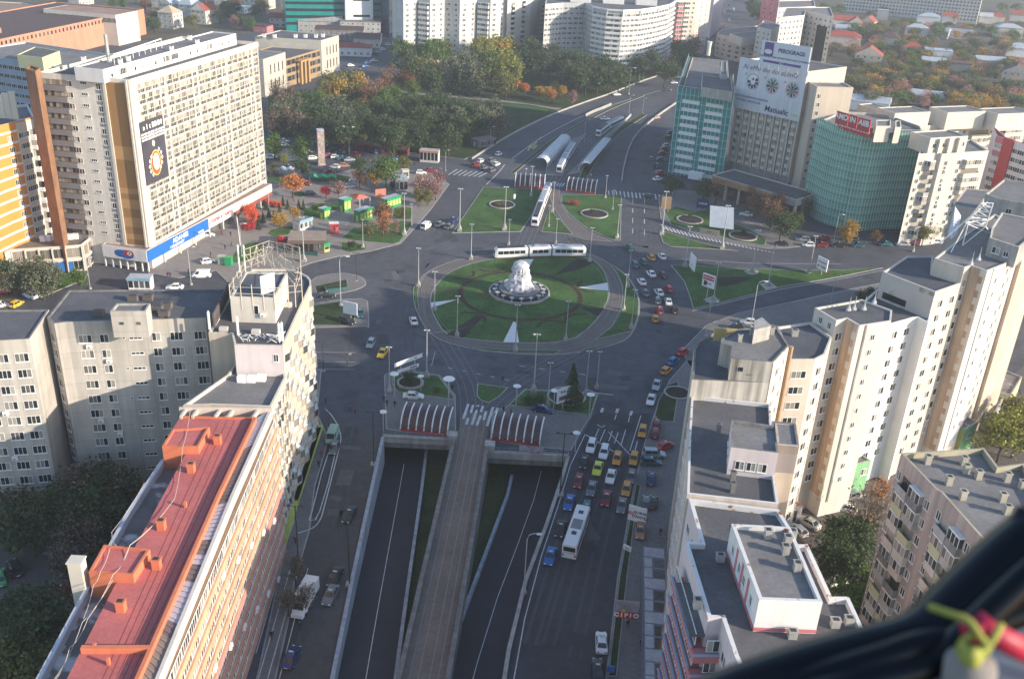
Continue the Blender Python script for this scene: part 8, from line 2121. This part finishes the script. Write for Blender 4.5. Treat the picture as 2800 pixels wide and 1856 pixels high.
for lb,x,y,w,d in(('green and white canvas stall roof near the tower corner',250,870,8,4),('green canvas stall roof in the car park',890,985,9,4),('white canvas stall roof behind the rust trees',1420,1050,5,3)):
 (a,c),=S33([(x,y)]);p=P(a,c);o=empty('market_tent',p,R(10),lb,'market stall');b=MB()
 n=3
 for i in range(n):
  x0,x1=-w/2+w*i/n,-w/2+w*(i+1)/n;xm=(x0+x1)/2
  b.face([(x0,-d/2,2.2),(xm,-d/2,2.9),(xm,d/2,2.9),(x0,d/2,2.2)]);b.face([(xm,-d/2,2.9),(x1,-d/2,2.2),(x1,d/2,2.2),(xm,d/2,2.9)])
 b.build('roof',WHITE if 'white canvas' in lb else GRB,o)
 for sx in(-1,1):
  for sy in(-1,1):MB().tube([(sx*w/2,sy*d/2,0),(sx*w/2,sy*d/2,2.2)],.06,5).build('post',STEEL,o)
o=root_at('lattice_aerial',tuple(P(2632,670,41)),'leaning white lattice aerial with torn sheet on the right-hand roofs','aerial');b=MB();rn=random.Random(2)
b0=[P(2632,672,41),P(2710,640,41),P(2700,600,41)];t0=[P(2690,545,52),P(2716,556,51),P(2700,552,50)];m0=[P(2652,593,47),P(2695,620,46),P(2640,610,46)]
for i in range(3):
 b.tube([b0[i],m0[i]],.12,5).tube([m0[i],t0[i]],.12,5).tube([m0[i],m0[(i+1)%3]],.1,5).tube([b0[i],m0[(i+1)%3]],.08,5)
 for k in range(5):
  u=k/5;b.tube([m0[i].lerp(t0[i],u),m0[(i+1)%3].lerp(t0[(i+1)%3],u+.2)],.07,4).tube([m0[i].lerp(t0[i],u),m0[(i+1)%3].lerp(t0[(i+1)%3],u)],.07,4)
b.tube([m0[0],P(2570,665,41)],.12,5).tube([m0[0],P(2600,690,41)],.1,5)
b.build('lattice',WHITE,o);b=MB()
t1=[P(2612,565,44),P(2592,640,41),P(2602,655,41),P(2616,640,41),P(2628,590,42)]
for u,v in zip(t1[1:],t1[2:]):b.face([t1[0],u,v])
b.build('torn_sheet',mat('torn_sheet',(.5,.52,.58),.8,var=.35,scale=1.5),o)
for x,y in((2320,840),(2335,838),(2362,838),(2390,820),(2655,715),(2676,702),(2716,690)):
 p=P(x,y+8,37.4 if y>800 else 41.3);b=MB();b.lathe([(.5,0),(.2,.6),(.07,1.3),(.05,2.4)],6,0,p);later(thing_mesh('roof_aerial',None,'aerial',b,STEEL),'small pale conical aerial','on the roofs of the right-hand row','aerial','roof aerials','aerial');
for o_ in[t[0]for t in PENDING if t[0].name.startswith('roof_aerial')]:
 c=sum((v.co for v in o_.data.vertices),Vector())/len(o_.data.vertices);c.z=min(v.co.z for v in o_.data.vertices);o_.data.transform(Matrix.Translation(-c));o_.location=c
SKIN,HAIR=mat('skin',(.42,.26,.19),.6,var=0),mat('dark_hair',(.03,.02,.015),.7,var=0)
JACK={k:mat('cloth_'+k,c,.9,var=.1)for k,c in(('black',(.02,.02,.025)),('navy',(.03,.04,.09)),('grey',(.13,.13,.14)),('red',(.25,.04,.05)),('white',(.5,.5,.5)))}
def person_mesh(step):
 me=bpy.data.meshes.new('skeleton');bm=bmesh.new();s=.2*step
 pt=dict(pel=(0,0,.95),ch=(0,.01,1.3),nk=(0,0,1.5),hd=(0,.02,1.62),tp=(0,.01,1.76),hl=(-.1,0,.9),kl=(-.11,s*.7+.03,.5),al=(-.11,s,.08),fl=(-.12,s+.16,.04),hr=(.1,0,.9),kr=(.11,-s*.3+.04,.5),ar=(.11,-s,.1),fr=(.12,-s+.15,.04),sl=(-.2,0,1.42),el=(-.27,-s*.4,1.15),wl=(-.27,-s*.2+.08,.9),gl=(-.26,-s*.2+.12,.8),sr=(.2,0,1.42),er=(.27,s*.4,1.15),wr=(.27,s*.6+.06,.9),gr=(.26,s*.6+.1,.8))
 rad=dict(pel=.15,ch=.16,nk=.06,hd=.1,tp=.06,hl=.1,kl=.065,al=.05,fl=.035,hr=.1,kr=.065,ar=.05,fr=.035,sl=.075,el=.055,wl=.04,gl=.035,sr=.075,er=.055,wr=.04,gr=.035)
 V_={k:bm.verts.new(v)for k,v in pt.items()}
 for ch in('pel ch nk hd tp','pel hl kl al fl','pel hr kr ar fr','ch sl el wl gl','ch sr er wr gr'):
  ks=ch.split()
  for a,c in zip(ks,ks[1:]):bm.edges.new((V_[a],V_[c]))
 bm.to_mesh(me);bm.free();o=bpy.data.objects.new('skeleton',me);COL.objects.link(o);md=o.modifiers.new('s','SKIN');o.modifiers.new('d','SUBSURF').levels=1
 for i,k in enumerate(pt):o.data.skin_vertices[0].data[i].radius=(rad[k],rad[k]);o.data.skin_vertices[0].data[i].use_root=(k=='pel')
 dg=bpy.context.evaluated_depsgraph_get();dg.update();out=bpy.data.meshes.new_from_object(o.evaluated_get(dg));bpy.data.objects.remove(o);out.name='body'
 out.materials.clear();[out.materials.append(x)for x in(JACK['black'],JACK['navy'],SKIN,HAIR)]
 for p in out.polygons:
  c=p.center;p.material_index=0 if c.z>.9 else 1;p.use_smooth=True
  if c.z>1.5 or(c.z<.86 and abs(c.x)>.2):p.material_index=2
  if c.z>1.66 or(c.z>1.58 and c.y<-.03):p.material_index=3
 return out
PM=[person_mesh(1),person_mesh(.3)]
def person(mp,x,y,jk,rz,where,stride=0,z=.1):
 (a,c),=mp([(x,y)]);o=bpy.data.objects.new('person',PM[stride]);COL.objects.link(o);o.location=P(a,c,z);o.rotation_euler=(0,0,R(rz))
 o.material_slots[0].link='OBJECT';o.material_slots[0].material=JACK[jk]
 later(o,('walking' if stride==0 else 'standing')+' person in a %s jacket'%jk,where,'person','people on the square','person')
k5=K(260,540,4.93)
for x,y,j,r,s in((980,1075,'red',20,0),(1015,1080,'navy',20,0),(1710,495,'red',200,0),(1830,525,'navy',190,0),(1757,705,'black',60,0),(1842,660,'grey',80,0),(1560,800,'black',300,1),(1262,1030,'black',100,1)):person(k5,x,y,j,r,'on the plaza before the tower',s)
for x,y,j,r,s in((1098,628,'black',180,0),(1122,660,'black',170,1),(1190,668,'black',160,0),(1684,530,'black',0,0),(2114,455,'navy',20,0),(2122,715,'black',40,1),(2185,735,'red',60,1)):person(L70,x,y,j,r,'near the southern islands and canopies',s)
for x,y,j,r,s in((805,710,'grey',10,0),(850,735,'red',350,0),(564,1095,'red',200,0),(541,1185,'black',190,0),(597,640,'navy',80,1),(784,310,'navy',80,1)):person(L70,x,y,j,r,'on the left street',s)
for x,y,j,r,s in((135,1225,'black',180,0),(340,410,'red',170,0),(377,1145,'navy',180,1)):person(B70,x,y,j,r,'on the lower left pavement',s)
for x,y,j,r,s in((990,1130,'black',10,0),(1108,1300,'black',0,0),(1270,340,'black',0,1)):person(B14,x,y,j,r,'on the pavement below the scaffold',s)
for x,y,j,r,s in((515,1345,'grey',80,1),(575,1360,'black',260,1),(430,1290,'red',60,0),(960,440,'white',20,0)):person(S33,x,y,j,r,'in the kiosk garden and car park',s)
def cockpit():
 def N_(px,py,d):
  v=ROT@Vector(((px-CX)/F_PX,(py-CY)/F_PX,1));return CAM_LOC+v*d
 o=root_at('window_frame',tuple(N_(2500,1750,.62)),'blurred black helicopter window frame in the near bottom right corner','window frame')
 blk=mat('frame_black',(.002,.002,.003),.28,var=0,spec=.35);blu=mat('panel_blue_shaded',(.012,.03,.075),.4,var=.4,scale=9,spec=.5)  # panel blue darkened: the cabin's shade is put into its colour
 fr=[(1760,1950),(1900,1872),(2090,1806),(2280,1752),(2430,1715),(2480,1685),(2540,1625),(2640,1530),(2720,1458),(2830,1372),(2950,1280)]
 t=MB();path=chaikin([N_(x+64,y+58,.6)for x,y in fr],2,False);t.tube(path,.021,14);t.build('rim',blk,o,None,True)
 t=MB();path=chaikin([N_(x+105,y+105,.575)for x,y in fr],2,False);t.tube(path,.010,12);t.build('inner_rim',blk,o,None,True)
 far=[N_(x+60,y+60,.64)for x,y in fr];near=[N_(3300,2300-60*i,.66)for i in range(len(fr))];b=MB()
 for i in range(len(fr)-1):b.face([far[i],far[i+1],near[i+1],near[i]])
 for i in range(len(fr)-1):b.face([q+(q-CAM_LOC)*.05 for q in(near[i],near[i+1],far[i+1],far[i])])
 b.build('door_panel',blu,o)
 t=MB();t.tube(chaikin([N_(2800,1390,.6),N_(2735,1500,.6),N_(2715,1600,.6),N_(2722,1680,.6),N_(2800,1660,.6)],2,False),.0045,10);t.build('seal',blk,o,None,True)
 t=MB();t.tube(chaikin([N_(2010,1930,.59),N_(2250,1845,.585),N_(2440,1790,.58),N_(2500,1765,.58),N_(2650,1735,.58),N_(2830,1650,.58)],2,False),.009,10);t.build('lower_rim',blk,o,None,True)
 c=root_at('release_handle',tuple(N_(2680,1745,.56)),'blurred red release handle tied with yellow cord inside the window frame','handle')
 t=MB();t.tube([N_(2660,1690,.555),N_(2700,1725,.55),N_(2830,1790,.55)],.007,12);t.tube([N_(2664,1694,.553),N_(2668,1745,.553)],.008,12);t.build('grip',mat('handle_red',(.32,.02,.05),.5,var=0),c,None,True)
 t=MB();t.tube(chaikin([N_(2540,1657,.555),N_(2600,1678,.545),N_(2650,1692,.54),N_(2680,1740,.535),N_(2705,1765,.535),N_(2690,1795,.535),N_(2655,1792,.535),N_(2618,1790,.54),N_(2630,1750,.54),N_(2660,1735,.54)],2,False),.002,8);t.tube(chaikin([N_(2738,1705,.54),N_(2718,1745,.535),N_(2700,1770,.535),N_(2650,1795,.532)],2,False),.002,8);t.lathe([(.001,-.006),(.006,-.003),(.006,.003),(.001,.006)],10,0,N_(2655,1794,.53));t.build('cord',mat('cord_yellow',(.26,.28,.06),.8,var=0),c,None,True)
 t=MB();t.tube([N_(2655,1810,.55),N_(2640,1900,.56)],.014,12);t.build('strap',mat('grey_strap',(.22,.2,.19),.8,var=0),c,None,True)
cockpit()
def haze():
 b=MB().box(-2550,2550,-55,5150,-8.2,101.5);hm=bpy.data.materials.new('haze');hm.use_nodes=True;N=hm.node_tree.nodes
 N.remove(N["Principled BSDF"]);v=N.new('ShaderNodeVolumePrincipled');v.inputs['Color'].default_value=(.82,.87,.97,1);v.inputs['Density'].default_value=.0002;v.inputs['Anisotropy'].default_value=.2
 hm.node_tree.links.new(v.outputs[0],N["Material Output"].inputs['Volume']);o=b.build('haze',hm);o['kind']='stuff'
haze()
settle_labels()
